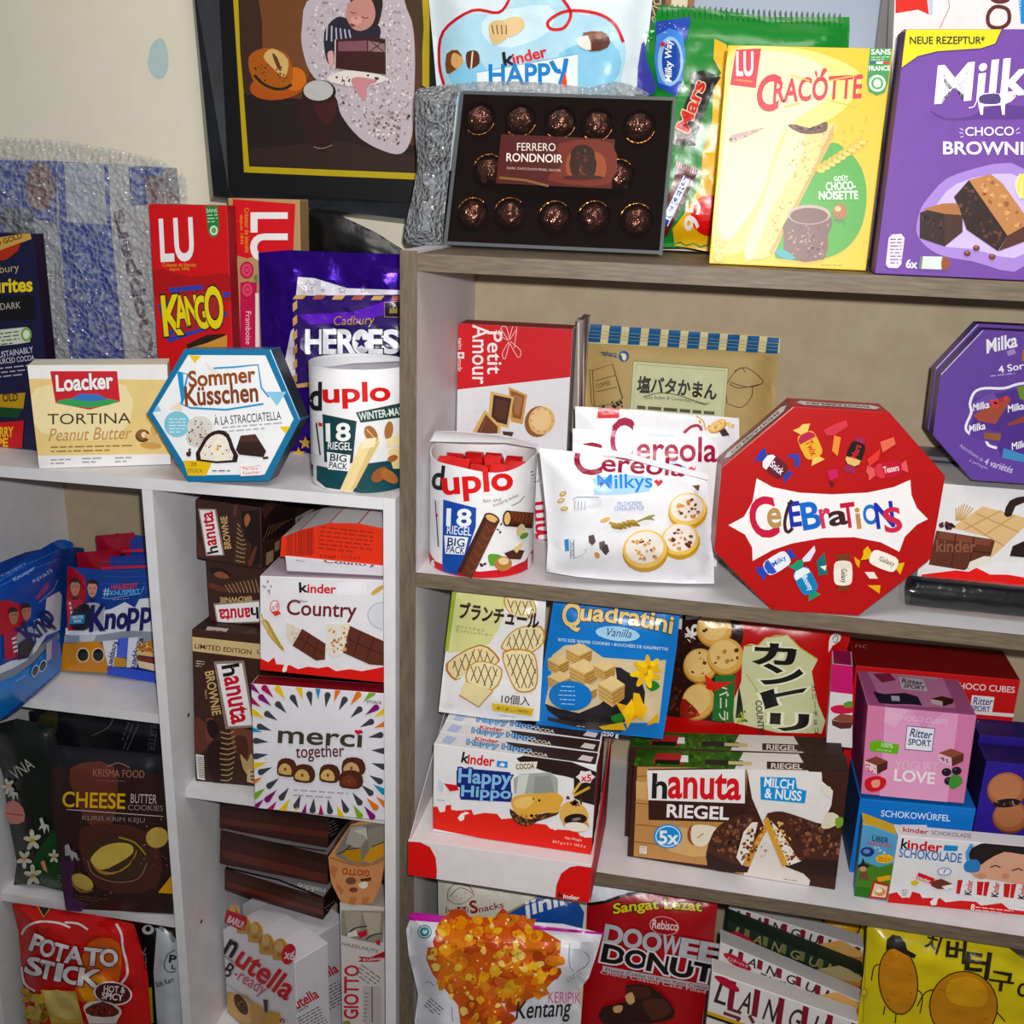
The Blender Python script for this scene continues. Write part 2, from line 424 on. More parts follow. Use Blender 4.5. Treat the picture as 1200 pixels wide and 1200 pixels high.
    def mesh(s, part, verts, faces, mat):
        b = s.buf(part); mi = s.mi(b, mat); i0 = len(b[0]); b[0] += [(s.xf @ V(v)) if s.xf else V(v) for v in verts]
        for f in faces: b[1].append([i0 + i for i in f]); b[3].append(mi)
    def block(s, part, a, c, mat):
        """axis-aligned board"""
        x0, y0, z0 = a; x1, y1, z1 = c
        s.mesh(part, [(x0, y0, z0), (x1, y0, z0), (x1, y1, z0), (x0, y1, z0), (x0, y0, z1), (x1, y0, z1), (x1, y1, z1), (x0, y1, z1)],
               [(0, 3, 2, 1), (4, 5, 6, 7), (0, 1, 5, 4), (1, 2, 6, 5), (2, 3, 7, 6), (3, 0, 4, 7)], mat)
    def split(s, part, gap=5, most=14):
        """printed pieces that stand apart become parts of their own"""
        cs = s.calls.get(part, []); b = s.parts[part]
        if len(cs) < 2 or sum(c[1] - c[0] for c in cs) != len(b[1]): return
        g = list(range(len(cs)))
        for i in range(len(cs)):
            for j in range(i):
                if cs[i][2] - gap < cs[j][4] and cs[j][2] - gap < cs[i][4] and cs[i][3] - gap < cs[j][5] and cs[j][3] - gap < cs[i][5]:
                    a, c = g[i], g[j]; g = [c if q == a else q for q in g]
        ks = sorted(set(g))
        if len(ks) < 2 or len(ks) > most: return
        del s.parts[part]
        for n, kk in enumerate(ks):
            nb = s.parts.setdefault(part if n == 0 else f'{part}#s{n}', [[], [], list(b[2]), []]); mp = {}
            for c, q in zip(cs, g):
                if q != kk: continue
                for f in range(c[0], c[1]):
                    for v in b[1][f]:
                        if v not in mp: mp[v] = len(nb[0]); nb[0].append(b[0][v])
                    nb[1].append([mp[v] for v in b[1][f]]); nb[3].append(b[3][f])
            if n and part in s.sub: s.sub[f'{part}#s{n}'] = s.sub[part]
    def done(s, kind=None, rot=None, single=False):
        PACKS.remove(s)
        if not single and len(s.parts) > 1:
            for q in list(s.parts): s.split(q)
            s.parts = {q: s.parts[q] for q in sorted(s.parts, key=lambda q: q in s.sub)}
        if s.rest is not None:
            dz = s.rest - min(v.z for b in s.parts.values() for v in b[0])
            if dz > 0:
                for b in s.parts.values():
                    for v in b[0]: v.z += dz
        allv = [v for b in s.parts.values() for v in b[0]]
        lo = V([min(v[i] for v in allv) for i in range(3)]); hi = V([max(v[i] for v in allv) for i in range(3)])
        loc = V(((lo.x + hi.x) / 2, (lo.y + hi.y) / 2, lo.z)); root = None
        if len(s.parts) > 1 and not single:
            root = bpy.data.objects.new(s.name, None); root.empty_display_size = .02; root.location = loc; COL.objects.link(root)
        first = root; made = {}
        for part in s.parts:
            vs, fs, ms, fm = s.parts[part]
            me = bpy.data.meshes.new(part); me.from_pydata([tuple(v - loc) for v in vs], [], fs)
            used = sorted(set(fm)); fm = [used.index(i) for i in fm]
            for i in used: me.materials.append(ms[i])
            me.polygons.foreach_set('material_index', fm)
            sm = s.smooth if hasattr(s, 'smooth') else (s.sf is not None and s.sf.cut is not None)
            me.polygons.foreach_set('use_smooth', [bool(sm)] * len(fs))
            me.validate(); me.update()
            if sm: me.set_sharp_from_angle(angle=.7)
            o = bpy.data.objects.new(part.split('#')[0] if root else s.name, me); COL.objects.link(o); made[part] = o
            if root: o.parent = made[s.sub[part]] if s.sub.get(part) in made else root
            else: o.location = loc; first = o
        if kind: first['kind'] = kind
        else:
            first['label'] = s.label; first['category'] = s.cat
            if s.group: first['group'] = s.group
        s.root = first; s.made = made
        return first
# ================================================================ the setting and the two cabinets
BACK = surf('fibreboard', '#a8957a', '#b8a68b', 30, .75, detail=8, lo=.2, hi=.8)
DEP = .31; FLOOR = -1.78
def structure(name, a, c, mat):
    k = Pack(name, '', ''); k.block(name, a, c, mat); return k.done('structure')
structure('wall_back', (-2.2, .33, FLOOR), (2.4, .39, 1.1), WALL)
structure('floor', (-2.2, -2.4, FLOOR - .05), (2.4, .39, FLOOR), surf('floor_tile', '#8f877b', '#a39b8e', 6, .5))
k = Pack('paint_spot', 'small pale blue paint spot on the cream wall above the bubble wrapped carton', 'paint spot')
k.on(Plane((0, .33, 0), (0, -1, 0)), 'm'); k.smooth = False
k.p('paint_spot', '#bccfcd', [178, 52, 188, 44, 196, 56, 197, 80, 190, 92, 180, 90, 173, 76, 175, 62], 3); k.done()

ZT, Z1, Z2, Z3 = 0.0, -.4073, -.8234, -1.24      # shelf tops of the oak cabinet
TH = .0195
k = Pack('shelf_cabinet', 'tall open cabinet with grey oak edges and white inside, filled with sweets', 'cabinet')
def board(part, a, c, mat, edge):
    x0, y0, z0 = a; x1, y1, z1 = c
    k.block(part, (x0, y0 + .0015, z0), (x1, y1, z1), mat); e = 'edge_band#' + part
    k.block(e, (x0, y0, z0), (x1, y0 + .0012, z1), edge); k.sub[e] = part
board('side_panel#1', (-.0215, 0, FLOOR), (0, DEP, .003), GREYW, OAKV)
board('side_panel#2', (1.06, 0, FLOOR), (1.0815, DEP, .003), GREYW, OAKV)
board('top_board', (.0003, 0, -TH - .001), (1.0597, DEP, ZT), OAK, OAK)
for i, z in enumerate((Z1, Z2, Z3, -1.66)): board(f'shelf#{i}', (.0003, 0, z - TH), (1.0597, DEP - .0035, z), GREYW, OAK)
k.block('back_panel', (.0003, DEP - .003, FLOOR), (1.0597, DEP + .001, -TH - .0015), BACK)
k.smooth = False; k.done()

AL = math.radians(1.18); OL = V((-.023, -.015, 0)); XL = Matrix.Translation(OL) @ Matrix.Rotation(AL, 4, 'Z')
NL = V((math.sin(AL), -math.cos(AL), 0))
ZL = -.304; REC = .032
def rec(x, y): return hit(x, y, OL - NL * REC, NL).z
ZM = rec(260, 929.4); ZA = rec(40.3, 819.2); ZB = rec(6, 1046.7); ZC = ZB - .36
LB = Plane(OL, NL)
def lplane(d, yaw=0, lean=0):
    """plane parallel to the white cabinet's front, d behind it"""
    a = AL + math.radians(yaw); l = math.radians(lean); n = V((math.sin(a), -math.cos(a), 0))
    o = OL - NL * d + XL.to_3x3() @ V((-.2, 0, 0)); o.z = 0
    return Plane(o, n * math.cos(l) + V((0, 0, math.sin(l))))
k = Pack('cube_shelf', 'low white laminate shelf with open compartments standing left of the oak cabinet', 'shelf'); k.xf = XL
k.block('top_board', (-.684, 0, ZL - .016), (-.0163, DEP, ZL), WHITE)
k.block('side_panel#1', (-.016, 0, FLOOR), (0, DEP, ZL), WHITE)
k.block('side_panel#2', (-.684, 0, FLOOR), (-.668, DEP, ZL - .0163), WHITE)
k.block('divider', (-.349, 0, FLOOR), (-.334, DEP - .0035, ZL - .0163), WHITE)
for i, z in enumerate((ZM, ZM - .48)): k.block(f'shelf#{i}', (-.3337, REC, z - .0155), (-.0163, DEP - .0035, z), WHITE)
for i, z in enumerate((ZA, ZB, ZC)): k.block(f'shelf#{i + 5}', (-.6677, REC, z - .0155), (-.3493, DEP - .0035, z), WHITE)
k.block('back_panel', (-.6677, DEP - .003, FLOOR), (-.0163, DEP + .001, ZL - .0165), BACK)
# peg holes drilled in the divider
for i, (x, y) in enumerate(((221, 838), (236, 1080))):
    n = XL.to_3x3() @ V((1, 0, 0)); q = hit(x, y, XL @ V((-.3337, 0, 0)), n); q = XL.inverted() @ q
    k.mesh(f'peg_hole#{i}', [(q.x, q.y + .0035 * math.cos(j), q.z + .0035 * math.sin(j)) for j in (0, .785, 1.57, 2.356, 3.14, 3.93, 4.71, 5.5)], [range(8)], M('#3a3836', 'm'))
k.smooth = False; k.done()

# ---- framed photograph on the wall
FR = Plane((0, .300, 0), (0, -1, 0))
k = Pack('picture_frame', 'wide black picture frame holding a portrait of a baby asleep on white fur', 'picture frame')
k.smooth = False; k.fin = 'c'
def wallpt(x, y, Y): return hy(x, y, Y)
ob = [wallpt(x, y, .328) for x, y in ((222, -40), (246, 236), (540, 270), (562, -40))]
of = [wallpt(x, y, .290) for x, y in ((224, -40), (250, 230), (538, 264), (560, -40))]
inn = [wallpt(x, y, .312) for x, y in ((255, -40), (268, 222), (510, 240), (526, -40))]
# wide moulding: outer flank, face and inner slope
def strip(A, B, mat):
    for i in range(3): k.mesh('moulding', [A[i], A[i + 1], B[i + 1], B[i]], [(0, 1, 2, 3)], mat)
FB = surf('black_frame_lacquer', '#14161a', '#20242b', 20, .3)
strip(ob, of, FB); strip(of, inn, FB)
k.mesh('backing', [(ob[i].x, .329, ob[i].z) for i in range(4)], [(0, 1, 2, 3)], M('#111214', 'm'))
k.mesh('mat_board', [wallpt(x, y, .3125) for x, y in ((240, -40), (258, 228), (520, 246), (535, -40))], [(0, 1, 2, 3)], M('#0a0a0c', 'c'))
k.on(Plane((0, .3123, 0), (0, -1, 0)), 'c').z('C')
k.p('gold_line', '#b8a21c', [212, -20, 236, -20, 288, 780, 1070, 812, 1070, 842, 264, 808]); k.p('gold_line', '#b8a21c', [1098, -20, 1134, -20, 1132, 420, 1100, 400])
k.p('photograph', '#573424', [236, -20, 1098, -20, 1100, 812, 288, 780]); k.p('photograph', '#6f4529', [330, -20, 620, -20, 560, 380, 420, 300, 340, 220], 3)
k.p('photograph', '#3a241b', [236, -20, 330, -20, 350, 250, 300, 420, 290, 600, 270, 520], 2)
k.p('photograph', '#211614', [262, 440, 700, 480, 780, 610, 1090, 690, 1098, 812, 288, 780]); k.p('photograph', '#2e1f1a', [288, 700, 700, 660, 1098, 740, 1098, 812, 288, 780])
k.p('photograph', '#bfb4ba', [600, -20, 1000, -20, 1050, 100, 1065, 260, 1060, 480, 1050, 640, 1000, 720, 900, 700, 800, 640, 720, 540, 690, 450, 590, 360, 545, 260, 535, 130], 4)
k.blobs('photograph', ['#b6a9ae', '#ded6d8', '#a3969b', '#e8e2e2', '#8d8186'], [600, 10, 1000, 10, 1050, 200, 1045, 600, 980, 690, 820, 620, 720, 520, 580, 320, 550, 150], 800, 4, 10, 5)
k.blobs('photograph', ['#8a7674', '#6d5a5a', '#a79497'], [800, 520, 1040, 520, 1000, 690, 860, 640], 70, 4, 11, 5)
k.p('photograph', '#46331f', [1010, -20, 1098, -20, 1098, 260, 1060, 120], 2)
# hat on a stool
k.e('photograph', '#a9521a', 425, 400, 135, 68, -8); k.e('photograph', '#c9701c', 500, 370, 55, 55); k.p('photograph', '#a35a22', [285, 270, 370, 225, 470, 260, 490, 380, 420, 440, 320, 400], 4)
k.p('photograph', '#cfae74', [355, 265, 400, 228, 470, 280, 455, 360, 400, 320], 3); k.p('photograph', '#5b3a1c', [395, 250, 420, 270, 440, 330, 420, 320], 2); k.l('photograph', '#2a1a10', [312, 352, 350, 390, 400, 414, 450, 416, 488, 396], 13, sm=3)
k.blobs('photograph', ['#6e3512', '#3d2310'], [300, 290, 460, 300, 480, 400, 340, 380], 26, 3, 7, 5)
# goblet drum
k.p('photograph', '#2a1210', [540, 440, 690, 450, 695, 530, 670, 690, 590, 690, 530, 560], 2); k.p('photograph', '#401618', [590, 480, 690, 470, 692, 540, 640, 580], 3); k.e('photograph', '#241817', 615, 430, 80, 56); k.e('photograph', '#bcbab8', 612, 424, 70, 48)
k.l('photograph', '#8d7a6c', [590, 688, 630, 696, 678, 680], 4, sm=3)
# sleeping baby with a small drum
k.p('photograph', '#23202e', [640, 150, 700, 80, 760, 90, 880, 110, 905, 150, 880, 200, 760, 240, 690, 300, 650, 280], 3)
for i in range(6): k.l('photograph', '#b9b2c2', [655 + i * 20, 118 + i * 6 - abs(i - 2) * 3, 650 + i * 24, 190 + i * 4], 7)
k.p('photograph', '#2a1c1c', [760, 10, 800, -20, 900, -20, 912, 40, 880, 130, 820, 60], 3)
k.p('photograph', '#c08a80', [740, 60, 770, 5, 850, -10, 880, 60, 860, 120, 810, 145, 765, 125], 4); k.e('photograph', '#d3a096', 790, 95, 26, 20); k.e('photograph', '#7b3d3a', 772, 118, 13, 7, 20)
k.l('photograph', '#5a3130', [762, 55, 775, 62, 788, 60], 4); k.l('photograph', '#5a3130', [815, 78, 830, 85, 848, 82], 4); k.e('photograph', '#b57a70', 788, 84, 9, 7)
k.p('photograph', '#d6a1a0', [655, 250, 680, 240, 685, 300, 665, 305], 3)
k.p('photograph', '#e4dcd6', [650, 370, 740, 330, 900, 350, 930, 375, 850, 400, 740, 400], 3); k.blobs('photograph', ['#2b2423'], [670, 360, 900, 350, 900, 380, 740, 395], 26, 3, 8, 6)
k.p('photograph', '#c98a8e', [765, 380, 800, 360, 890, 380, 840, 405, 838, 450, 820, 468, 800, 440], 3)
k.p('photograph', '#3a1819', [690, 185, 850, 168, 935, 185, 930, 350, 690, 320]); k.p('photograph', '#7b5158', [705, 195, 840, 190, 840, 240, 705, 240]); k.p('photograph', '#8f6f70', [846, 190, 922, 205, 925, 245, 846, 240])
k.l('photograph', '#1a0e0e', [850, 185, 920, 245], 4); k.l('photograph', '#1a0e0e', [920, 190, 850, 245], 4); k.l('photograph', '#c9bfb8', [692, 185, 690, 320], 6); k.l('photograph', '#c9bfb8', [930, 180, 932, 350], 6)
k.done()

# ---- gilt mirror at the top, behind the packets
k = Pack('wall_mirror', 'mirror in an ornate dark gold frame high on the wall behind the yellow carton', 'mirror'); k.smooth = False
MIR = bpy.data.materials.new('mirror_glass'); MIR.use_nodes = True; q = MIR.node_tree.nodes['Principled BSDF']
q.inputs['Base Color'].default_value = lin('#8a93a4'); q.inputs['Metallic'].default_value = .35; q.inputs['Roughness'].default_value = .45
x0, x1, xa, xb, xc = hy(762, 40, .31).x, hy(1075, 40, .31).x, hy(779, 20, .31).x, hy(812, 20, .31).x, hy(1030, 20, .31).x
k.block('glass', (x0, .318, .16), (x1, .328, .40), MIR)
k.block('ornate_border', (x0, .298, .16), (xa, .317, .40), M('#2a2115', 'g'))
k.block('ornate_border#2', (xc, .298, .16), (x1, .317, .40), M('#6b6666', 'g'))  # grey strip stands in for a grey plastic bag, not frame moulding
k.block('inner_slip', (xa + .0003, .304, .16), (xb, .317, .40), M('#d6cfb8', 'c'))
for i in (0, 1): k.block(f'gilt_bead#{i}', ((xa + .0002, xb - .008)[i], .300, .1603), ((xa + .0078, xb)[i], .3037, .3997), M('#8a5a26', 'g'))
k.on(Plane((0, .298, 0), (0, -1, 0)), 'g')
for i in range(7):
    y = -6 + i * 13; k.l('ornate_border', '#c3ad77', smooth([(764, y), (772, y + 3), (774, y + 9), (768, y + 11), (766, y + 6)], 3), 1.6); k.e('ornate_border', '#9d8650', 774, y + 11, 2)
k.done()
# ================================================================ on top of the oak cabinet
# clear-lidded box of dark foil-wrapped chocolates, leaning back
pl = wallplane(.118, 0, 15, 0, 0)
k = Pack('chocolate_box', 'clear lidded box of dark foil wrapped chocolates leaning on the cabinet top', 'chocolate box'); k.fin = 'g'; k.smooth = False; k.rest = .001
q = [(540, 113), (786, 121), (772, 301), (523, 290)]
k.carton(q, Plane(pl.O - pl.N * .022, pl.N), .022, '#140a08', part='tray', fin='m')
bk = Plane(pl.O - pl.N * .0215, pl.N)
# transparent lid: front sheet, four walls
lid = [pl.at(x, y) for x, y in q]; lb = [p - pl.N * .02 for p in lid]
k.mesh('clear_lid', lid + lb, [(0, 1, 2, 3)] + [(i, (i + 1) % 4, (i + 1) % 4 + 4, i + 4) for i in range(4)], CLEAR)
k.on(pl, 'g').z('D')
# raised plastic rim round the lid
for a, b in (((232, 366), (1040, 392)), ((1040, 392), (985, 985)), ((985, 975), (168, 938)), ((168, 938), (232, 366))): k.l('clear_lid_rim', '#54575a', [*a, *b], 13)
k.p('front_label', '#4a1613', [380, 525, 812, 545, 800, 733, 360, 712]); k.p('front_label', '#6b2a1c', [600, 560, 800, 560, 790, 715, 560, 700, 610, 640], 3); k.p('front_label', '#8f4a2c', [640, 600, 760, 600, 770, 690, 640, 690], 4)
k.l('front_label', '#7c5a34', [372, 690, 470, 700, 560, 722], 9)
k.e('front_label', '#24100c', 690, 605, 46, 40); k.p('front_label', '#2d1410', [645, 610, 735, 610, 728, 690, 655, 690], 3); k.blobs('front_label', ['#5a2a1e', '#3c1a13', '#774031'], [650, 580, 730, 580, 725, 685, 655, 685], 30, 5, 11)
k.e('front_label', '#3d1a12', 690, 690, 78, 10)
k.sub['label_text'] = 'front_label'
k.t('label_text', '#e9dcd2', 'FERRERO', 440, 588, 586, 590, 30); k.t('label_text', '#f0e6dc', 'RONDNOIR', 400, 628, 612, 634, 31, b=.02); k.t('label_text', '#c9b0a0', 'DARK CHOCOLATE PEARL CENTER', 402, 658, 606, 668, 9)
k.done()
FOIL = M('#6e4a40', 'x'); FOIL2 = M('#7d6259', 'x'); CUP = M('#150b08', 'g')
def foilball(name, lab, cat, grp, c, r, mat, n=None, sub=3, amp=.18):
    bm = bmesh.new(); bmesh.ops.create_icosphere(bm, subdivisions=sub, radius=r)
    sd = rnd.uniform(0, 50)
    for v in bm.verts: v.co *= 1 + amp * noise.noise(v.co * (2.2 / r) + V((sd, 0, 0)))
    p = Pack(name, lab, cat, grp); p.smooth = False
    p.mesh('foil', [v.co + c for v in bm.verts], [[v.index for v in f.verts] for f in bm.faces], mat); bm.free(); return p
ROWS = (('top row', 455, ((300, 455), (455, 462), (605, 470), (745, 478), (905, 485))), ('bottom row', 830, ((275, 815), (415, 815), (585, 828), (735, 828), (895, 838))), ('middle row', 650, ((335, 650), (825, 670))))
ORD = ('leftmost', 'second', 'middle', 'fourth', 'rightmost')
for rn, _, pts in ROWS:
    for i, (x, y) in enumerate(pts):
        px_, py_ = 470 + x / 3.243, y / 3.243
        c = Plane(pl.O - pl.N * .0205, pl.N).at(px_, py_)
        w = ORD[i] if len(pts) == 5 else ('left', 'right')[i]
        p = foilball('wrapped_chocolate', f'{w} foil wrapped chocolate in the {rn} of the clear lidded box', 'chocolate', 'foil wrapped chocolates in the clear box', c, .0165, FOIL)
        ring = []
        for a in range(24): ring.append((math.cos(a * .2618), math.sin(a * .2618)))
        u = V((1, 0, 0)); w2 = pl.N.cross(u)
        vs = [c + (u * a + w2 * b) * .0215 + pl.N * .004 for a, b in ring] + [c + (u * a + w2 * b) * .014 - pl.N * .0078 for a, b in ring]
        p.mesh('paper_cup', vs, [(j, (j + 1) % 24, (j + 1) % 24 + 24, j + 24) for j in range(24)], CUP)
        top = [c + (u * a + w2 * b) * q + pl.N * .0045 for q in (.0212, .0200) for a, b in ring]; a0 = (3, 15)[rn == 'top row']
        p.mesh('gold_rim', top, [((a0 + j) % 24, (a0 + j + 1) % 24, (a0 + j + 1) % 24 + 24, (a0 + j) % 24 + 24) for j in range(8)], M('#a8703c', 'x')); p.done()

# bubble wrap bundle that hugs the box's left end and top
k = Pack('bubble_wrap', 'crumpled bundle of grey bubble wrap hugging the left end of the clear lidded box', 'bubble wrap')
k.rest = .001
w = wallplane(.12, 0, 12)
k.pouch([486, 112, 500, 104, 536, 101, 535, 118, 529, 180, 519, 268, 514, 289, 484, 288, 474, 280, 481, 240, 489, 200, 487, 160], w, .03, 22, '#9a9c9e', Hb=.03, wr=.5, fr=.09, part='side_bundle', sm=2, mat=film('bubble_wrap_thick', '#8d9196', .80, .12, 150, 1.0, True))
w2 = wallplane(.222, 0, 2)
k.pouch([500, 104, 560, 97, 640, 98, 690, 104, 720, 97, 748, 104, 756, 118, 640, 116, 540, 114, 500, 114], w2, .008, 10, '#9a9c9e', wr=.5, fr=.09, part='top_sheet', sm=2, mat=BUBBLE)
k.done()

# pale blue pouch of mini chocolates
w = wallplane(.256, 0, 2)
k = Pack('sweets_pouch', 'pale blue and white pouch with red ribbon print behind the clear lidded box', 'pouch')
k.rest = .001; k.pouch([500, -30, 768, -30, 760, 40, 754, 70, 744, 110, 735, 200, 520, 200, 508, 60], w, .02, 40, '#dfeaf0', Hb=.008, seal=6, fin='f').z('D')
k.p('sky_print', '#b7dcec', [170, 100, 260, 50, 380, 55, 440, -10, 620, 0, 660, 50, 780, 70, 850, 160, 840, 280, 760, 420, 260, 420, 160, 330, 150, 200], 3)
k.p('sky_print', '#d6ecf5', [330, 60, 560, 20, 560, 120, 420, 180, 320, 150], 3); k.p('sky_print', '#8ec6e2', [600, 200, 800, 160, 830, 280, 700, 400, 640, 330], 3); k.p('sky_print', '#93cbe5', [180, 260, 300, 230, 330, 330, 220, 340], 3)
k.l('ribbon', '#c5262b', [165, 330, 145, 240, 160, 120, 270, 40, 370, 48, 410, 0, 415, -20], 11, sm=4)
k.l('ribbon', '#cf2c2f', [610, -10, 645, 50, 620, 105, 570, 110, 560, 80, 630, 42, 740, 50, 810, 90, 845, 160], 12, sm=4)
k.p('praline_picture', '#7a4526', [172, 205, 215, 190, 235, 235, 200, 270, 172, 278], 2); k.p('praline_picture', '#d9ab74', [200, 200, 238, 228, 215, 262, 190, 240], 3); k.p('praline_picture', '#5a2d1b', [250, 198, 290, 195, 298, 240, 262, 262, 248, 240], 3); k.l('praline_picture', '#e8d3b5', [272, 196, 266, 260], 6)
k.p('praline_picture', '#dcbf8e', [335, 90, 400, 80, 405, 140, 350, 168], 4); k.p('praline_picture', '#e2c899', [395, 75, 455, 65, 468, 105, 410, 140], 4)
for i in range(4): k.l('praline_picture', '#6d4128', [345 + i * 18, 95, 352 + i * 16, 130], 4)
k.p('praline_picture', '#5a2b1c', [670, 150, 730, 120, 790, 140, 785, 180, 720, 195], 2); k.p('praline_picture', '#8a5a42', [690, 125, 760, 118, 785, 140, 720, 150], 2); k.p('praline_picture', '#eee4da', [668, 150, 710, 135, 722, 190, 680, 178], 2)
k.t('brand_lettering', '#1b1a1a', 'k', 392, 250, 430, 245, 50, b=.06); k.t('brand_lettering', '#d0252b', 'inder', 430, 245, 556, 215, 42, b=.05)
k.p('title_panel', '#e9f2f6', [288, 275, 400, 255, 672, 205, 670, 420, 290, 420]); k.l('title_panel', '#7fb5d0', [288, 275, 400, 255, 672, 205], 4)
k.t('title_lettering', '#1f7fc2', 'HAPP', 336, 322, 566, 318, 76, b=.05); k.l('title_lettering', '#1f7fc2', [570, 232, 590, 268, 608, 270], 18, sm=3); k.l('title_lettering', '#1f7fc2', [628, 222, 620, 270, 605, 320], 18); k.p('title_lettering', '#e2502a', [605, 330, 625, 270, 632, 330])
k.done()

# green variety bag
w = wallplane(.25, 0, 2)
k = Pack('sweets_bag', 'green and yellow bag printed with chocolate bars behind the yellow carton', 'bag')
k.rest = .001; k.pouch([772, 20, 830, 24, 900, 34, 994, 34, 994, 52, 985, 200, 960, 302, 772, 302, 740, 290, 745, 130, 752, 90, 758, 55], w, .026, 36, '#128036', Hb=.01, seal=5, fin='f').z('E')
for i in range(0, 34): k.l('top_seal', '#0b5c26', [125 + i * 23, 66 + i * 1.3, 128 + i * 23, 118 + i * 1.2], 5)
k.p('blue_flank', '#3c3f9a', [40, 235, 60, 250, 62, 310, 100, 400, 90, 450, 20, 440], 2); k.blobs('top_seal', ['#cfe6d5'], [60, 180, 95, 180, 80, 240, 65, 240], 8, 3, 7)
k.p('yellow_swoosh', '#e7b414', [350, 215, 400, 240, 440, 400, 420, 700, 400, 1130, 180, 1090, 172, 1020, 220, 960, 290, 830, 300, 700, 340, 560, 345, 420, 378, 360, 345, 300]); k.l('yellow_swoosh', '#0f7a30', [175, 1085, 205, 1078, 230, 1092, 260, 1082, 290, 1098, 325, 1088], 8)
k.p('bar_blue', '#2b46a8', [100, 142, 250, 122, 235, 200, 215, 250, 212, 400, 190, 460, 110, 420, 100, 260]); k.p('bar_blue', '#4d86d8', [104, 200, 214, 190, 212, 390, 110, 400], 2); k.e('bar_blue', '#9fc3ea', 162, 310, 54, 105); k.e('bar_blue', '#23499f', 166, 310, 40, 88); k.blobs('bar_blue', ['#8d90d8', '#cfd6f5'], [110, 150, 240, 140, 220, 190, 110, 190], 16, 2, 4)
k.p('bar_blue', '#cc2a3a', [130, 220, 134, 232, 146, 232, 137, 240, 141, 252, 130, 245, 119, 252, 123, 240, 114, 232, 126, 232])
k.sub['bar_blue_text'] = 'bar_blue'; k.t('bar_blue_text', '#f4f6fb', 'Milky Way', 176, 400, 176, 225, 36, b=.05, sh=.2)
k.p('bar_black', '#0d0b0b', [245, 360, 300, 350, 378, 378, 350, 420, 330, 470, 268, 640, 270, 668, 170, 668, 180, 640, 200, 560, 250, 420]); k.p('bar_black', '#8c8078', [196, 560, 250, 600, 262, 640, 182, 640, 180, 600]); k.l('bar_black', '#3a3836', [345, 400, 275, 610], 10)
k.sub['bar_black_text'] = 'bar_black'; k.t('bar_black_text', '#c32c20', 'Mars', 238, 612, 312, 410, 54, b=.06, sh=.1, ol=('#e8cdae', .12))
k.p('bar_red', '#5a1c22', [190, 735, 280, 770, 270, 800, 150, 1050, 130, 1060, 130, 940, 180, 800]);
for i in range(9): k.l('bar_red', '#b98f80', [192 + i * 10, 735 + i * 4, 186 + i * 10, 760 + i * 4], 4)
k.p('bar_red', '#2c4aa0', [222, 795, 245, 808, 165, 985, 140, 1010, 140, 960]); k.l('bar_red', '#d9dde8', [222, 795, 140, 960], 5); k.l('bar_red', '#d9dde8', [245, 808, 150, 1010], 5)
k.sub['bar_red_text'] = 'bar_red'; k.t('bar_red_text', '#eef1f8', 'ICKERS', 160, 985, 240, 812, 26, b=.06)
k.e('price_badge', '#d5211e', 330, 965, 80, 88); k.t('price_badge', '#f5e9e2', '95', 280, 1030, 290, 905, 60, b=.05)
k.done()

# tall yellow carton with the flash in it
w = wallplane(.045, 0, 3)
k = Pack('biscuit_carton', 'tall yellow carton printed with a rolled wafer, glinting in the flash', 'carton'); k.fin = 'g'
k.carton([853, 53, 1047, 57], w, .05, '#e6ba10', sides=['#ead98a', '#e6c71f', '#c8a818', '#cbb02a'], fin='h', drop=.001).z('E')
k.p('pale_panel', '#f6e98a', [430, 215, 640, 200, 840, 240, 980, 330, 900, 470, 700, 620, 560, 1000, 400, 1090, 345, 1020, 372, 700, 395, 400], 4); k.p('pale_panel', '#f8f0b8', [450, 240, 620, 220, 800, 270, 850, 400, 650, 560, 560, 820, 420, 1020, 370, 960, 390, 650, 410, 420], 4)  # pale patches paint the flash's glow onto the yellow front
k.p('brand_badge', '#c4283a', [445, 212, 553, 206, 530, 376, 420, 362]); k.t('brand_badge', '#f3ecec', 'LU', 448, 322, 518, 322, 100, b=.05); k.l('brand_badge', '#e07a30', [440, 340, 515, 348], 8)
k.t('title_lettering', '#bf2a3c', 'C', 530, 470, 620, 470, 148, b=.06, sh=.12); k.t('title_lettering', '#bf2a3c', 'RACOTTE', 605, 436, 978, 416, 96, b=.06, sh=.12)
for a in ([680, 320, 760, 345], [840, 345, 960, 320], [650, 455, 720, 440], [850, 430, 960, 455]): k.l('title_lettering', '#e8b24a', a, 6)
k.p('title_lettering', '#cf3a40', [780, 305, 792, 305, 790, 335], 2); k.p('title_lettering', '#cf3a40', [815, 292, 836, 298, 802, 340], 2)
k.p('green_seal', '#3d8c4c', [1018, 190, 1112, 190, 1095, 350, 1080, 395, 1045, 408, 1010, 390, 1003, 350]); k.e('green_seal', '#d9e8d2', 1048, 355, 36, 36); k.e('green_seal', '#4d9a56', 1048, 355, 26, 26); k.e('green_seal', '#e5eedd', 1048, 355, 16, 18)
k.t('green_seal', '#eef5ea', 'SANS', 1022, 232, 1104, 232, 22, b=.04); k.t('green_seal', '#eef5ea', 'FRANCE', 1012, 302, 1102, 300, 20, b=.04); k.fine('green_seal', '#d0e2ce', 1022, 246, 1100, 244, 2, 10)
k.p('green_seal', '#2a3f8a', [1018, 262, 1044, 262, 1043, 272, 1017, 272]); k.p('green_seal', '#f2f2f2', [1044, 262, 1072, 262, 1071, 272, 1043, 272]); k.p('green_seal', '#c8242c', [1072, 262, 1100, 262, 1099, 272, 1071, 272])
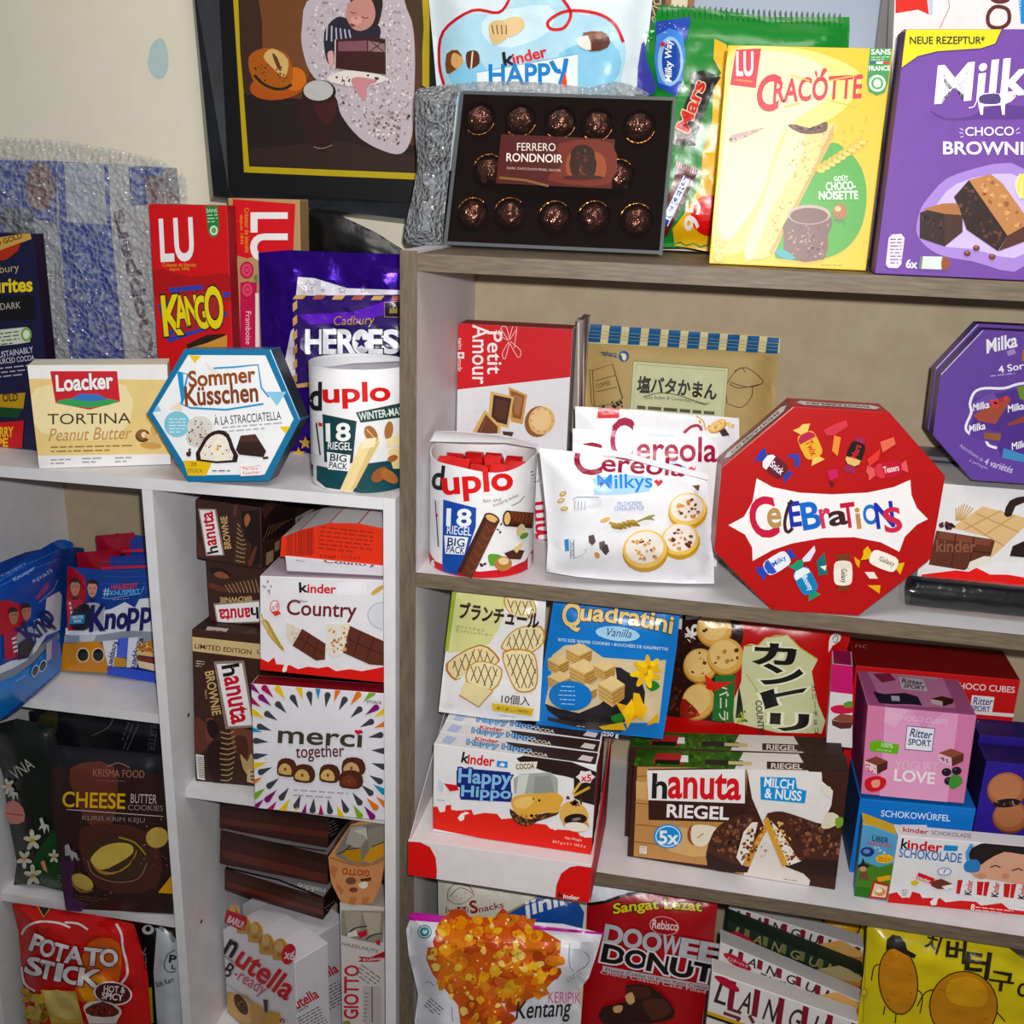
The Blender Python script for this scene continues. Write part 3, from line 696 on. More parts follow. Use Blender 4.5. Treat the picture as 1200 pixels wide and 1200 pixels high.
k.p('green_disc', '#4a9a3c', [830, 620, 930, 650, 990, 740, 1002, 860, 975, 980, 900, 1070, 780, 1110, 660, 1105, 610, 1075, 700, 880], 4)
k.p('wafer_picture', '#e9c487', [670, 545, 760, 575, 866, 520, 860, 580, 800, 700, 640, 1010, 600, 1085, 520, 1105, 480, 1060], 2); k.p('wafer_picture', '#f3dcae', [670, 545, 740, 580, 700, 720, 590, 900, 520, 1100, 480, 1060, 560, 860], 2); k.p('wafer_picture', '#d09a58', [866, 520, 860, 580, 640, 1010, 600, 1085, 585, 1080, 790, 690, 830, 590])
k.blobs('wafer_picture', ['#c98e52', '#d9a86a', '#f0d2a0'], [700, 600, 850, 560, 800, 690, 620, 1020, 560, 1040, 640, 840], 130, 3, 8, 5)
k.p('wafer_picture', '#5a3527', [665, 535, 700, 530, 760, 545, 820, 520, 836, 525, 830, 560, 780, 570, 720, 568], 2); k.blobs('wafer_picture', ['#8b6253', '#3e2119'], [680, 538, 760, 548, 825, 530, 780, 566], 30, 4, 9)
k.p('wafer_picture', '#b79a93', [415, 600, 430, 575, 550, 545, 560, 552, 440, 605], 2); k.blobs('wafer_picture', ['#8a6b64', '#cbb4ad'], [420, 595, 555, 545, 550, 556, 440, 606], 20, 3, 7)
k.l('wheat_picture', '#b7923c', [770, 735, 900, 680, 1010, 600], 6)
for i in range(9):
    x, y = 800 + i * 22, 722 - i * 13 - (i * i) * .25; k.e('wheat_picture', '#d2a948', x, y - 10, 17, 9, -60); k.e('wheat_picture', '#e2c068', x + 8, y + 6, 17, 9, 5)
for x, y, r in ((905, 560, 30), (940, 545, 70), (985, 560, 20), (1002, 505, 80), (905, 605, 30), (860, 570, 50)): k.e('wheat_picture', '#d6a73c', x, y, 11, 4, r)
k.t('flavour_text', '#f4f8ee', 'GOÛT', 864, 772, 924, 770, 26, b=.02); k.t('flavour_text', '#f4f8ee', 'CHOCO-', 830, 812, 955, 806, 34, b=.04); k.t('flavour_text', '#f4f8ee', 'NOISETTE', 800, 850, 965, 848, 34, b=.04)
k.p('jar_picture', '#6b4a46', [665, 930, 850, 925, 838, 1000, 820, 1105, 670, 1105, 650, 1010], 2); k.e('jar_picture', '#b6a19c', 757, 915, 92, 42); k.e('jar_picture', '#6a4840', 757, 920, 82, 34); k.blobs('jar_picture', ['#8d6c64', '#4e332e', '#a88b83'], [670, 960, 840, 960, 815, 1100, 675, 1100], 60, 4, 9)
k.e('hazelnut_picture', '#9c6640', 888, 902, 30, 34); k.e('hazelnut_picture', '#d9b083', 880, 890, 14, 12); k.l('hazelnut_picture', '#5d6a34', [860, 940, 900, 938, 915, 960], 4)
k.p('green_disc', '#3f9aa0', [610, 1075, 640, 1060, 700, 1100, 660, 1106], 2)
k.fine('small_print', '#8a7a4a', 352, 1010, 405, 1005, 6, 10); k.e('small_print', '#a9986a', 372, 1095, 24, 22); k.e('small_print', '#f4e06a', 372, 1095, 19, 17); k.fine('small_print', '#4a4526', 808, 1130, 940, 1134, 1, 8)
k.done()

# purple brownie carton, and one behind it
def brownie(name_y, dx, label, art):
    w = wallplane(name_y, 0, 2)
    k = Pack('cake_carton', label, 'carton', 'purple cake cartons on the cabinet top')
    k.carton([1062 - dx, 34, 1300 - dx, 34], w, .045, '#6a4494', sides=['#d9c83a', '#5b3a86', '#4b2f70', '#553579'], fin='c', drop=.001).z('F')
    if not art:
        k.p('yellow_corner', '#d8c63c', [414, 128, 440, 128, 440, 240, 405, 300]); k.done(); return
    k.p('yellow_corner', '#ded03c', [428, 122, 828, 122, 800, 180, 740, 200, 560, 212, 480, 232, 412, 280]); k.l('yellow_corner', '#3a2560', [412, 282, 480, 234, 560, 214, 740, 202, 800, 182, 828, 122], 5)
    k.t('yellow_corner', '#1d1a10', 'NEUE REZEPTUR*', 446, 182, 756, 182, 32, b=.04)
    k.p('glow', '#9d80c4', [480, 900, 520, 820, 640, 720, 920, 700, 920, 1100, 700, 1080, 560, 1050, 480, 980], 4); k.p('glow', '#c3b2de', [520, 930, 640, 760, 918, 740, 918, 1050, 700, 1030, 560, 1010], 4)
    k.p('mountain_print', '#54327e', [530, 455, 600, 490, 700, 480, 780, 440, 918, 440, 918, 490, 760, 492, 620, 498, 560, 485], 2)
    k.t('brand_lettering', '#f3f1f4', 'Milka', 552, 428, 1010, 380, 150, b=.045, sh=.2)
    k.p('cow_emblem', '#efeef2', [725, 400, 760, 385, 830, 388, 860, 378, 885, 380, 885, 400, 865, 420, 840, 430, 838, 475, 828, 475, 822, 435, 750, 440, 748, 475, 738, 475, 730, 440]); k.p('cow_emblem', '#4a3a72', [735, 398, 770, 388, 815, 390, 820, 425, 780, 432, 735, 425], 2); k.e('cow_emblem', '#d9b0a8', 878, 396, 8, 7); k.l('cow_emblem', '#efeef2', [728, 402, 712, 440, 690, 446], 4, sm=2)
    k.t('title_lettering', '#ece6f3', 'CHOCO', 676, 562, 876, 560, 36, b=.02); k.t('title_lettering', '#f1edf6', 'BROWNIE', 585, 638, 960, 640, 52, b=.04)
    for a in ([652, 530, 668, 540], [650, 548, 666, 552], [654, 568, 668, 564], [884, 540, 900, 528], [886, 552, 902, 548]): k.l('title_lettering', '#d8cfe8', a, 3)
    k.p('cake_picture', '#2a1512', [488, 880, 540, 860, 662, 880, 664, 960, 590, 1020, 486, 985]); k.p('cake_picture', '#a26a44', [500, 865, 580, 842, 640, 840, 662, 890, 590, 885]); k.p('cake_picture', '#3e211a', [590, 885, 664, 890, 664, 960, 590, 1020])
    k.p('cake_picture', '#26110f', [628, 815, 690, 745, 850, 975, 810, 1040, 680, 950, 650, 860]); k.p('cake_picture', '#b07c50', [690, 745, 780, 720, 830, 760, 930, 900, 930, 970, 850, 975]); k.p('cake_picture', '#4a2920', [850, 975, 930, 930, 920, 1000, 812, 1040])
    k.blobs('cake_picture', ['#4b2b22', '#170a09', '#5f3a2c'], [640, 820, 690, 760, 830, 970, 800, 1020, 690, 940], 46, 5, 11); k.blobs('cake_picture', ['#4b2b22', '#170a09'], [495, 890, 580, 890, 585, 1005, 495, 980], 22, 5, 10); k.blobs('cake_picture', ['#c8996a', '#8c5a38'], [710, 745, 780, 730, 910, 900, 900, 950, 850, 950], 26, 6, 14)
    for x, y in ((682, 1048), (720, 1026), (785, 1062)): k.p('cake_picture', '#5d2f22', [x - 14, y, x - 4, y - 12, x + 14, y - 6, x + 12, y + 10, x - 6, y + 12], 2); k.e('cake_picture', '#a5624a', x, y - 4, 7, 5)
    k.p('portion_panel', '#d9cfe6', [358, 985, 372, 970, 410, 968, 424, 985, 410, 1095, 395, 1110, 358, 1108, 346, 1095]); k.fine('portion_panel', '#5c4a78', 364, 992, 412, 992, 8, 14)
    k.t('portion_text', '#f0ecf5', '6x', 430, 1108, 474, 1110, 34, b=.05); k.p('cake_bar_picture', '#cfd6d2', [488, 1060, 582, 1062, 578, 1115, 482, 1112]); k.p('cake_bar_picture', '#6e7775', [488, 1060, 500, 1060, 494, 1112, 482, 1112]); k.p('cake_bar_picture', '#8a4a2e', [580, 1064, 606, 1070, 612, 1092, 600, 1114, 577, 1114], 2)
    k.e('yellow_corner', '#d6d070', 918, 770, 34, 52); k.l('yellow_corner', '#f0ecd0', smooth([(905, 722), (890, 745), (884, 770), (890, 795), (905, 818)], 3), 4)
    k.done()
brownie(.005, 0, 'purple cake carton with a yellow top corner at the right end of the cabinet top', 1)
brownie(.062, 3, 'purple carton mostly hidden behind the purple cake carton with the yellow corner', 0)
w = wallplane(.19, 0, 2)
k = Pack('snack_carton', 'white carton with a red corner and brown lettering behind the purple cake carton', 'carton')
k.carton([1050, -40, 1300, -40, 1260, 200, 1040, 200], w, .05, '#e8e4e6').z('F')
k.p('red_corner', '#d3301f', [388, -140, 500, -140, 525, 60, 480, 40, 386, 55], 1); k.p('red_corner', '#b8c8e0', [505, -140, 545, -140, 540, 60, 528, 62]); k.l('lettering', '#5c1f1c', smooth([(770, 60), (800, 28), (850, 40), (855, 90), (820, 115), (775, 105)], 4) + [(770, 60)], 16); k.l('lettering', '#5c1f1c', smooth([(775, -30), (800, 5), (850, 0), (860, -40)], 4)[:12], 16)
k.p('blue_tab', '#2a86c8', [890, -40, 960, -40, 960, 100, 905, 98]); k.t('blue_tab', '#e8f2fa', 'NOUVEAU', 905, 90, 905, -10, 12); k.l('lettering', '#c8a0a0', [570, 115, 610, 30, 600, -40], 5)
k.done()
# ================================================================ on top of the white shelf
# bubble-wrapped blue carton
w = lplane(.25, 0, 1)
k = Pack('wrapped_carton', 'large blue and white carton packed in bubble wrap at the left wall', 'carton'); k.smooth = False
k.carton([-60, 182, 190, 196, 215, 424, -40, 424], w, .045, '#c3bfc0', sides=['#31489c', '#9a9294', '#888', '#888'], fin='c').z('A')
k.p('blue_print', '#2b439c', [-120, 135, 190, 140, 190, 340, 210, 400, 130, 420, -120, 380]); k.p('blue_print', '#213c9e', [190, 140, 362, 145, 372, 350, 200, 350]); k.p('blue_print', '#16339c', [198, 350, 375, 352, 420, 820, 235, 820]); k.p('blue_print', '#2a3f8e', [430, 160, 545, 150, 550, 280, 440, 290])
k.p('white_print', '#b9bfc9', [215, 145, 348, 145, 358, 350, 225, 345]); k.p('white_print', '#c9c7c7', [366, 150, 430, 150, 445, 820, 420, 820, 372, 350]); k.p('dark_print', '#5b606c', [0, 290, 110, 300, 190, 800, 225, 820, 130, 820]); k.p('white_print', '#a9abb1', [110, 330, 195, 350, 235, 820, 180, 820])
k.e('brown_disc', '#7d5547', 135, 225, 50, 82); k.p('brown_disc', '#6c4b46', [485, 190, 548, 190, 552, 280, 492, 285]); k.blobs('dark_print', ['#3a3540'], [0, 320, 110, 330, 180, 780, 130, 800], 40, 8, 22)
k.t('side_lettering', '#5b3a50', 'Knoppers', 540, 800, 425, 300, 62, b=.06); k.t('side_lettering', '#3b3a48', 'Knoppers', 180, 800, 70, 330, 52, b=.05)
o = k.o = [(-70, 166), (0, 160), (70, 164), (130, 174), (185, 186), (218, 206), (221, 240), (215, 330), (222, 426), (-70, 426)]
w2 = lplane(.232, 0, 1); k.rest = ZL + .001
k.z('-').pouch(o, w2, .012, 26, '#ccc', wr=.7, fr=.08, part='bubble_wrap', mat=BUBBLE, back=False)
k.smooth = False; k.done()

# dark blue assortment box at the far left
k = Pack('chocolate_carton', 'dark navy carton with gold lettering cut off by the left edge of view', 'carton')
w = lplane(.045, -6); k.smooth = False
k.carton([-120, 268, 38, 274], w, .022, '#15143a', sides=['#2a2850', '#0d0c26'], drop=ZL + .001, fin='g').z('A')
k.p('sweet_picture', '#c9a05a', [-60, 410, 0, 395, 100, 378, 106, 400, 50, 420, 0, 440, -60, 450]); k.p('sweet_picture', '#a8321f', [-60, 450, 0, 438, 70, 412, 60, 440, 20, 470, -60, 480]); k.t('sweet_picture', '#5a3a1a', 'OLD GOLD', -40, 436, 76, 396, 18, b=.04)
k.t('brand_lettering', '#b9a878', 'Cadbury', -60, 530, 66, 515, 34); k.t('title_lettering', '#e8cf3a', 'Favourites', -130, 585, 108, 575, 46, b=.06)
k.p('dark_band', '#0b0a10', [-120, 590, 112, 590, 118, 670, -120, 680]); k.t('dark_band', '#b5b0a0', 'DARK', 2, 638, 70, 632, 22)
k.p('cocoa_seal', '#cfd8c6', [-80, 712, 90, 695, 104, 715, 100, 745, 60, 752, -80, 765]); k.e('cocoa_seal', '#7ea85a', 88, 720, 18, 24); k.e('cocoa_seal', '#dfe8d4', 88, 720, 11, 15); k.fine('cocoa_seal', '#3c4a38', -20, 722, 62, 712, 4, 12)
k.t('side_text', '#c9c7d4', 'SUSTAINABLY', -12, 800, 112, 780, 20, b=.02); k.t('side_text', '#c9c7d4', 'SOURCED COCOA', -20, 822, 116, 806, 18, b=.02); k.fine('side_text', '#b0aebf', -20, 838, 110, 824, 3, 14)
k.p('sweet_picture', '#b89236', [-60, 925, 85, 915, 78, 970, -60, 960]); k.t('sweet_picture', '#4a2e12', 'OLD', 10, 945, 60, 942, 26, b=.05); k.p('sweet_picture', '#17421f', [-60, 960, 78, 968, 60, 1000, -60, 990]); k.p('sweet_picture', '#c21f26', [-60, 1020, 80, 1008, 74, 1100, -60, 1100]); k.t('sweet_picture', '#e2c53c', 'CHERRY', -50, 1064, 44, 1062, 32, b=.06); k.t('sweet_picture', '#e2c53c', 'RIPE', -40, 1098, 26, 1096, 28, b=.06)
k.done()

# red biscuit carton
w = lplane(.185, 0, 1)
k = Pack('biscuit_carton', 'red biscuit carton with yellow comic lettering standing beside the bubble wrapped carton', 'carton'); k.smooth = False
k.carton([174, 239, 266, 241], w, .028, '#c21a26', sides=['#7a2226', '#8e1a22', '#a01620', '#a4141f'], drop=ZL + .001).z('B')
k.p('dark_print', '#a3131f', [60, 300, 200, 330, 340, 320, 345, 420, 200, 400, 80, 420], 3)
k.t('brand_lettering', '#e9e6e8', 'LU', 92, 272, 212, 266, 152, b=.05); k.t('brand_lettering', '#c9a24a', 'Créateur de biscuits', 96, 292, 220, 292, 14); k.t('brand_lettering', '#c9a24a', 'depuis 1846', 122, 310, 196, 308, 14)
k.p('green_seal', '#2f7a45', [255, 68, 300, 68, 306, 150, 298, 178, 285, 185, 270, 176, 264, 150]); k.e('green_seal', '#cfe0cc', 286, 158, 15, 18); k.e('green_seal', '#5fa060', 286, 158, 9, 11); k.t('green_seal', '#dbe8d6', 'SANS', 258, 92, 298, 92, 14); k.fine('green_seal', '#c0d6bf', 262, 104, 300, 102, 3, 12)
for a in ([120, 380, 245, 368], [90, 440, 150, 410], [250, 400, 345, 395], [140, 450, 335, 470], [110, 540, 325, 495], [115, 565, 250, 520], [88, 430, 110, 520]): k.l('blue_scribble', '#2f3f9e', a, 18)
k.p('blue_scribble', '#9d2a2c', [115, 400, 320, 380, 325, 500, 140, 545])
for c, x0, y0, x1, h in (('K', 105, 545, 168, 140), ('A', 150, 515, 196, 110), ('N', 192, 505, 232, 100), ('G', 226, 522, 270, 116), ('O', 262, 520, 325, 148)): k.t('title_lettering', '#e3cf2c', c, x0, y0, x1, y0 - 6, h, b=.06, ol=('#1c1a16', .1))
k.p('biscuit_picture', '#2a1712', [185, 580, 260, 545, 330, 540, 320, 560, 240, 590, 190, 598]); k.p('biscuit_picture', '#c98f4a', [190, 596, 260, 575, 335, 545, 335, 590, 250, 610]); k.done()

# kraft biscuit carton with raspberries
w = lplane(.222, 0, 1)
k = Pack('biscuit_carton', 'tan and red biscuit carton with a raspberry strip beside the red one', 'carton'); k.smooth = False
k.carton([267, 232, 351, 234], w, .035, '#b3906a', sides=['#a48464', '#9d7d5a'], drop=ZL + .001).z('B')
f = k.faces[1]
k.p('red_panel', '#c8202a', [356, 42, 588, 60, 580, 240, 450, 250, 410, 262, 350, 244]); k.t('red_panel', '#eceaea', 'LU', 425, 95, 425, 270, 130, b=.05); k.t('red_panel', '#d3a44a', 'Créateur de biscuits', 400, 75, 402, 240, 16); k.t('red_panel', '#d3a44a', 'depuis 1846', 380, 100, 382, 210, 14)
k.p('pink_strip', '#b8194f', [384, 350, 445, 350, 445, 595, 384, 590]); k.t('pink_strip', '#e9cfd8', 'Framboise', 404, 458, 404, 580, 20); k.p('pink_strip', '#efe6e6', [440, 390, 452, 390, 455, 590, 440, 590])
k.p('small_label', '#d7c8a0', [356, 265, 374, 262, 376, 306, 358, 308]); k.p('small_label', '#3c3a38', [359, 280, 372, 279, 372, 296, 360, 297])
for x, y in ((408, 305), (410, 378)):
    k.e('raspberry_picture', '#a8183c', x, y, 26, 32)
    for i in range(12): a = i * .5236; k.e('raspberry_picture', '#d0486a', x + 15 * math.cos(a), y + 19 * math.sin(a), 6, 7, n=8)
    k.e('raspberry_picture', '#d0486a', x, y, 8, 9, n=8)
k.p('raspberry_picture', '#5f8a3a', [432, 330, 446, 320, 446, 350], 2); k.p('red_panel#2', '#a81c26', [610, 108, 652, 118, 648, 168, 606, 160]); k.t('red_panel#2', '#ece6e6', 'LU', 620, 122, 616, 156, 24, b=.05)
k.done()

# black plastic bag behind
w = lplane(.285, 0, 0)
k = Pack('plastic_bag', 'plain black plastic bag sagging behind the purple foil pouch', 'bag')
k.pouch([362, 248, 398, 252, 440, 272, 478, 296, 490, 420, 362, 420], w, .014, 26, '#0d0b0c', Hb=.006, fin='f', part='plastic_bag', wr=.3); k.done(single=True)

# purple foil pouch with a printed envelope
k.rest = ZL + .001; w = lplane(.19, 0, 1)
k = Pack('sweets_pouch', 'shiny purple foil pouch printed with an envelope behind the dark-based can', 'pouch'); k.fin = 'f'
k.pouch([303, 296, 340, 293, 400, 296, 475, 298, 492, 300] + flat(below(w, [(492, 300), (310, 400)], ZL + .001)) + [306, 400], w, .022, 40, '#35108c', Hb=.006, seal=5, wr=.55, fr=.04, fin='p').z('B'); k.fin = 'g'
k.p('envelope_flap', '#d9d6df', [597, 330, 660, 335, 780, 372, 1000, 380, 1000, 420, 590, 400]); k.p('envelope_flap', '#d9d6df', [572, 530, 600, 500, 590, 740, 545, 660])
for x, y, r in ((635, 368, 30), (762, 378, 16), (840, 376, 14), (690, 380, 8)): k.l('envelope_flap', '#6a6880', [(x + (r if i % 2 == 0 else r * .42) * math.sin(i * .6283), y - (r if i % 2 == 0 else r * .42) * math.cos(i * .6283)) for i in range(10)], 2.5, closed=True)
k.p('envelope', '#2b1560', [578, 400, 1010, 395, 1010, 720, 590, 735]); k.p('envelope', '#5a1fb4', [600, 470, 800, 460, 980, 400, 1010, 400, 1010, 440, 820, 500, 640, 505])
for i in range(6): x = 590 + i * 72; k.p('airmail_border', ('#c9a46a', '#a2584a')[i % 2], [x, 396 + i, x + 40, 396 + i, x + 26, 412 + i, x - 12, 412 + i])
for i in range(6): y = 430 + i * 54; k.p('airmail_border', ('#c9a46a', '#c59a62')[i % 2], [578, y, 594, y - 14, 595, y + 16, 579, y + 30])
k.p('airmail_border', '#c9a46a', [585, 728, 640, 720, 640, 736, 590, 742]); k.p('crest_stamp', '#1c1030', [918, 425, 985, 420, 985, 480, 918, 478]); k.l('crest_stamp', '#a8905a', [918, 425, 985, 420, 985, 480, 918, 478], 3, closed=True); k.p('crest_stamp', '#9c8a4a', [935, 465, 938, 440, 945, 450, 951, 434, 957, 450, 965, 440, 967, 465])
k.t('brand_lettering', '#b9993f', 'Cadbury', 726, 520, 876, 515, 44, sh=.2)
for c, x0, x1 in (('H', 628, 690), ('E', 694, 742), ('R', 748, 806), ('S', 912, 970)): k.t('title_lettering', '#eef0f6', c, x0, 612, x1, 612, 84, b=.07, ol=('#15103a', .12))
k.t('title_lettering', '#eef0f6', 'E', 862, 612, 908, 612, 84, b=.07, ol=('#15103a', .12)); k.e('title_lettering', '#eef0f6', 832, 570, 34, 46); k.p('title_lettering', '#2b1560', [(832 + (26 if i % 2 == 0 else 11) * math.sin(i * .6283), 572 - (26 if i % 2 == 0 else 11) * math.cos(i * .6283)) for i in range(10)])
for x, y in ((625, 945), (600, 985)): k.p('gold_star', '#c9a040', [(x + (26 if i % 2 == 0 else 11) * math.sin(i * .6283), y - (26 if i % 2 == 0 else 11) * math.cos(i * .6283)) for i in range(10)])
k.done()

# cream wafer carton
k = Pack('wafer_carton', 'cream and white wafer carton at the front of the white shelf', 'carton'); k.smooth = False
w = standing((47, 549), (200, 544.5), ZL + .0005, 0)
k.carton([32, 428, 196, 427, 200, 544, 46, 549], w, .05, '#e9dcae', sides=['#e3ded0', '#d9cfae', '#ccc', '#cfc6a6']).z('A')
k.p('white_band', '#eceaea', [92, 822, 600, 822, 600, 872, 94, 868]); k.p('white_band', '#e9e7e8', [122, 1126, 600, 1120, 600, 1158, 130, 1172]); k.p('gold_panel', '#e2c98c', [94, 868, 600, 872, 600, 1118, 122, 1126]); k.p('gold_panel', '#ecdcae', [120, 900, 420, 890, 400, 1060, 140, 1050], 3)
k.p('brand_shield', '#bf1f2e', [168, 843, 392, 843, 402, 945, 300, 972, 186, 950]); k.p('brand_shield', '#3f9a58', [186, 948, 230, 935, 300, 930, 400, 943, 300, 966], 2); k.p('brand_shield', '#3a6fb5', [235, 935, 270, 918, 330, 920, 360, 938, 300, 945]); k.t('brand_shield', '#f2edee', 'Loacker', 190, 910, 378, 900, 52, b=.06, ol=('#6e0f1a', .09))
k.t('title_lettering', '#3d2c1c', 'TORTINA', 160, 1022, 438, 1018, 36, b=.0); k.t('title_lettering', '#b98c5a', 'Peanut Butter', 162, 1078, 436, 1070, 42, sh=.25)
k.fine('small_print', '#8a6a3a', 170, 1100, 450, 1094, 2, 14); k.fine('small_print', '#8d8b90', 170, 1142, 240, 1140, 2, 12); k.fine('small_print', '#8d8b90', 275, 1138, 340, 1136, 2, 12); k.fine('small_print', '#8d8b90', 385, 1136, 440, 1134, 2, 12)
k.cookie('nut_picture', 478, 1058, 24, 20, c=('#3d2113', '#5a341d', '#8a5a34'), n=3); k.e('nut_picture', '#e8d8b0', 482, 1056, 9, 10); k.e('nut_picture', '#cfa468', 515, 1045, 20, 9, 70); k.e('nut_picture', '#d8b27a', 520, 1070, 40, 11, 20); k.e('nut_picture', '#c79a5c', 505, 1092, 36, 11, 5); k.e('nut_picture', '#d0a86a', 500, 1000, 22, 9, 60)
k.done()

# hexagonal praline box
k = Pack('praline_box', 'hexagonal white praline box with a metallic blue rim ', 'box'); k.smooth = False
w = Plane(hz(262, 566, ZL + .001) + V((0, -.008, 0)), V((math.sin(math.radians(9)), -math.cos(math.radians(9)), .06)))
HEX = [(216, 409), (317, 409), (352, 492), (315, 564), (220, 565), (172, 484)]
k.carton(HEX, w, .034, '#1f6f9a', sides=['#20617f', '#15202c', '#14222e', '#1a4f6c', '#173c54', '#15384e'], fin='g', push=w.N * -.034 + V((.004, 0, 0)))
q = [(220.5, 416), (311, 416.5), (344, 491), (310, 556), (224.5, 557), (179, 484)]
k.p('front_panel', '#edeef0', q).z('B')
for pts, c in (([195, 620, 240, 622, 215, 650], '#e7c42c'), ([530, 885, 570, 882, 552, 912], '#e7c42c'), ([480, 755, 555, 755, 520, 808], '#8fc4de'), ([60, 832, 80, 806, 92, 826], '#8fc4de'), ([250, 640, 330, 700, 290, 720], '#e6e0d8'), ([120, 820, 160, 790, 170, 826], '#e6d8c6'), ([330, 690, 460, 640, 440, 700], '#f3f1ee')): k.p('confetti', c, pts)
k.p('yellow_corner', '#dfb91d', [172, 1010, 282, 1010, 258, 1066, 190, 1066]); k.t('yellow_corner', '#6a5210', '28', 200, 1030, 222, 1030, 14); k.t('yellow_corner', '#6a5210', 'STÜCK', 188, 1054, 246, 1054, 16)
k.l('name_frame', '#2a8fc4', [150, 682, 190, 690, 165, 800, 200, 815, 330, 822, 470, 800], 7); k.p('name_frame', '#2a8fc4', [150, 682, 172, 686, 178, 780, 168, 808]); k.l('name_frame', '#2a8fc4', [285, 668, 360, 664, 450, 655, 462, 740, 490, 775], 6)
k.t('title_lettering', '#8b4a20', 'Sommer', 196, 738, 440, 718, 58, b=.05); k.t('title_lettering', '#7a3f1a', 'Küsschen', 182, 808, 450, 790, 70, b=.05)
k.t('flavour_text', '#2f2a28', 'À LA STRACCIATELLA', 288, 880, 536, 858, 40, b=.0); k.fine('flavour_text', '#a9a6ac', 318, 890, 540, 872, 2, 15)
k.e('blue_badge', '#86c2d2', 150, 875, 48, 48); k.fine('blue_badge', '#d6ecf2', 120, 858, 182, 858, 5, 12)
k.e('praline_picture', '#d9d4cc', 235, 885, 48, 40); k.e('praline_picture', '#cfc9c0', 225, 925, 42, 34); k.blobs('praline_picture', ['#4a3a34', '#7d7068'], [195, 860, 280, 860, 265, 950, 195, 950], 34, 2, 5)
k.p('praline_picture', '#2a1714', [222, 1010, 238, 950, 265, 912, 305, 897, 340, 910, 360, 960, 372, 1016], 2); k.p('praline_picture', '#e9e2d6', [238, 1005, 250, 955, 275, 922, 305, 912, 332, 925, 346, 965, 354, 1008], 2); k.e('praline_picture', '#f0e8d8', 300, 965, 24, 32); k.p('praline_picture', '#d8a04a', [300, 945, 306, 970, 296, 975]); k.blobs('praline_picture', ['#5a4640'], [250, 950, 345, 950, 350, 1000, 245, 1000], 16, 2, 4)
k.p('praline_picture', '#2f1a16', [368, 970, 385, 918, 440, 912, 480, 975, 470, 998, 380, 988]); k.p('praline_picture', '#4a2d26', [385, 918, 440, 912, 455, 940, 380, 940]); k.blobs('praline_picture', ['#3a221c'], [190, 960, 215, 960, 215, 995, 190, 995], 3, 6, 11); k.p('praline_picture', '#3a221c', [466, 998, 485, 994, 490, 1002, 470, 1006])
k.fine('maker_text', '#55525a', 280, 1050, 375, 1050, 1, 14); k.p('maker_text', '#f5f0f1', [382, 1036, 458, 1028, 465, 1064, 385, 1068]); k.l('maker_text', '#c46a74', [382, 1036, 458, 1028, 465, 1064, 385, 1068], 2, closed=True); k.t('maker_text', '#b83848', 'Ferrero', 396, 1046, 450, 1044, 13); k.t('maker_text', '#b83848', 'Küsschen', 394, 1062, 456, 1058, 12)
k.done()

# round can, white with a dark green foot
def duplo(k, cen, r, z1, dark, crop, sx=None):
    cx, cy, z0 = cen
    k.can(cx, cy, z0, z1, r, '#e9e8ea', fin='c', top='#cfcfd4')
    k.z(crop)
bc = hz(418, 579, ZL); r = .066
cen = (hy(421, 500, bc.y + r).x + .002, bc.y + r, ZL + .0005)
zt = hy(420, 434, bc.y).z
k = Pack('wafer_can', 'white cardboard can with a dark green foot wedged against the oak cabinet', 'can')
k.smooth = True; duplo(k, cen, r, zt, 1, 'B')
k.p('green_foot', '#12424a', [630, 1005, 650, 1025, 780, 1050, 860, 1020, 1010, 1000, 1010, 1110, 860, 1135, 700, 1110, 640, 1060])
k.t('title_lettering', '#1b1a1c', 'd', 642, 822, 684, 822, 100, b=.05); k.t('title_lettering', '#c8201f', 'uplo', 694, 818, 938, 810, 92, b=.055)
k.p('green_banner', '#1f3f3a', [812, 832, 1010, 790, 1010, 846, 830, 870]); k.t('green_banner', '#d9e2dd', 'WINTER-MANDEL', 826, 862, 1040, 832, 28, b=.04)
k.p('count_panel', '#16383f', [688, 838, 815, 864, 800, 1020, 695, 1015]); k.t('count_panel', '#eef0f0', '18', 704, 938, 790, 936, 64, b=.05); k.t('count_panel', '#eef0f0', 'RIEGEL', 708, 968, 796, 972, 28, b=.02)
k.p('count_panel', '#eceff0', [704, 978, 792, 990, 786, 1050, 708, 1042]); k.t('count_panel', '#1d3338', 'BIG', 716, 1010, 776, 1016, 26, b=.03); k.t('count_panel', '#1d3338', 'PACK', 712, 1036, 778, 1044, 22, b=.03)
k.p('portion_panel', '#dfe0e4', [652, 850, 688, 862, 692, 1000, 655, 980]); k.l('portion_panel', '#33363a', [665, 870, 680, 990], 6); k.p('portion_panel', '#c02a2a', [672, 868, 688, 872, 688, 885, 674, 882])
k.p('bar_picture', '#e6d3a2', [830, 945, 896, 925, 900, 945, 800, 1125, 752, 1122]); k.p('bar_picture', '#d5bb82', [870, 950, 900, 940, 812, 1110, 790, 1124]); k.e('bar_picture', '#9c6a3c', 868, 912, 22, 34, -30); k.l('bar_picture', '#d9b98a', [852, 895, 884, 930], 4); k.e('bar_picture', '#a06e40', 934, 898, 16, 34, 8); k.p('bar_picture', '#efe3c0', [840, 930, 890, 925, 880, 960, 830, 968]); k.p('bar_picture', '#ead9ac', [926, 930, 1000, 905, 1005, 950, 925, 960]); k.p('bar_picture', '#e2cf9c', [930, 970, 1005, 955, 1005, 1040, 950, 1040])
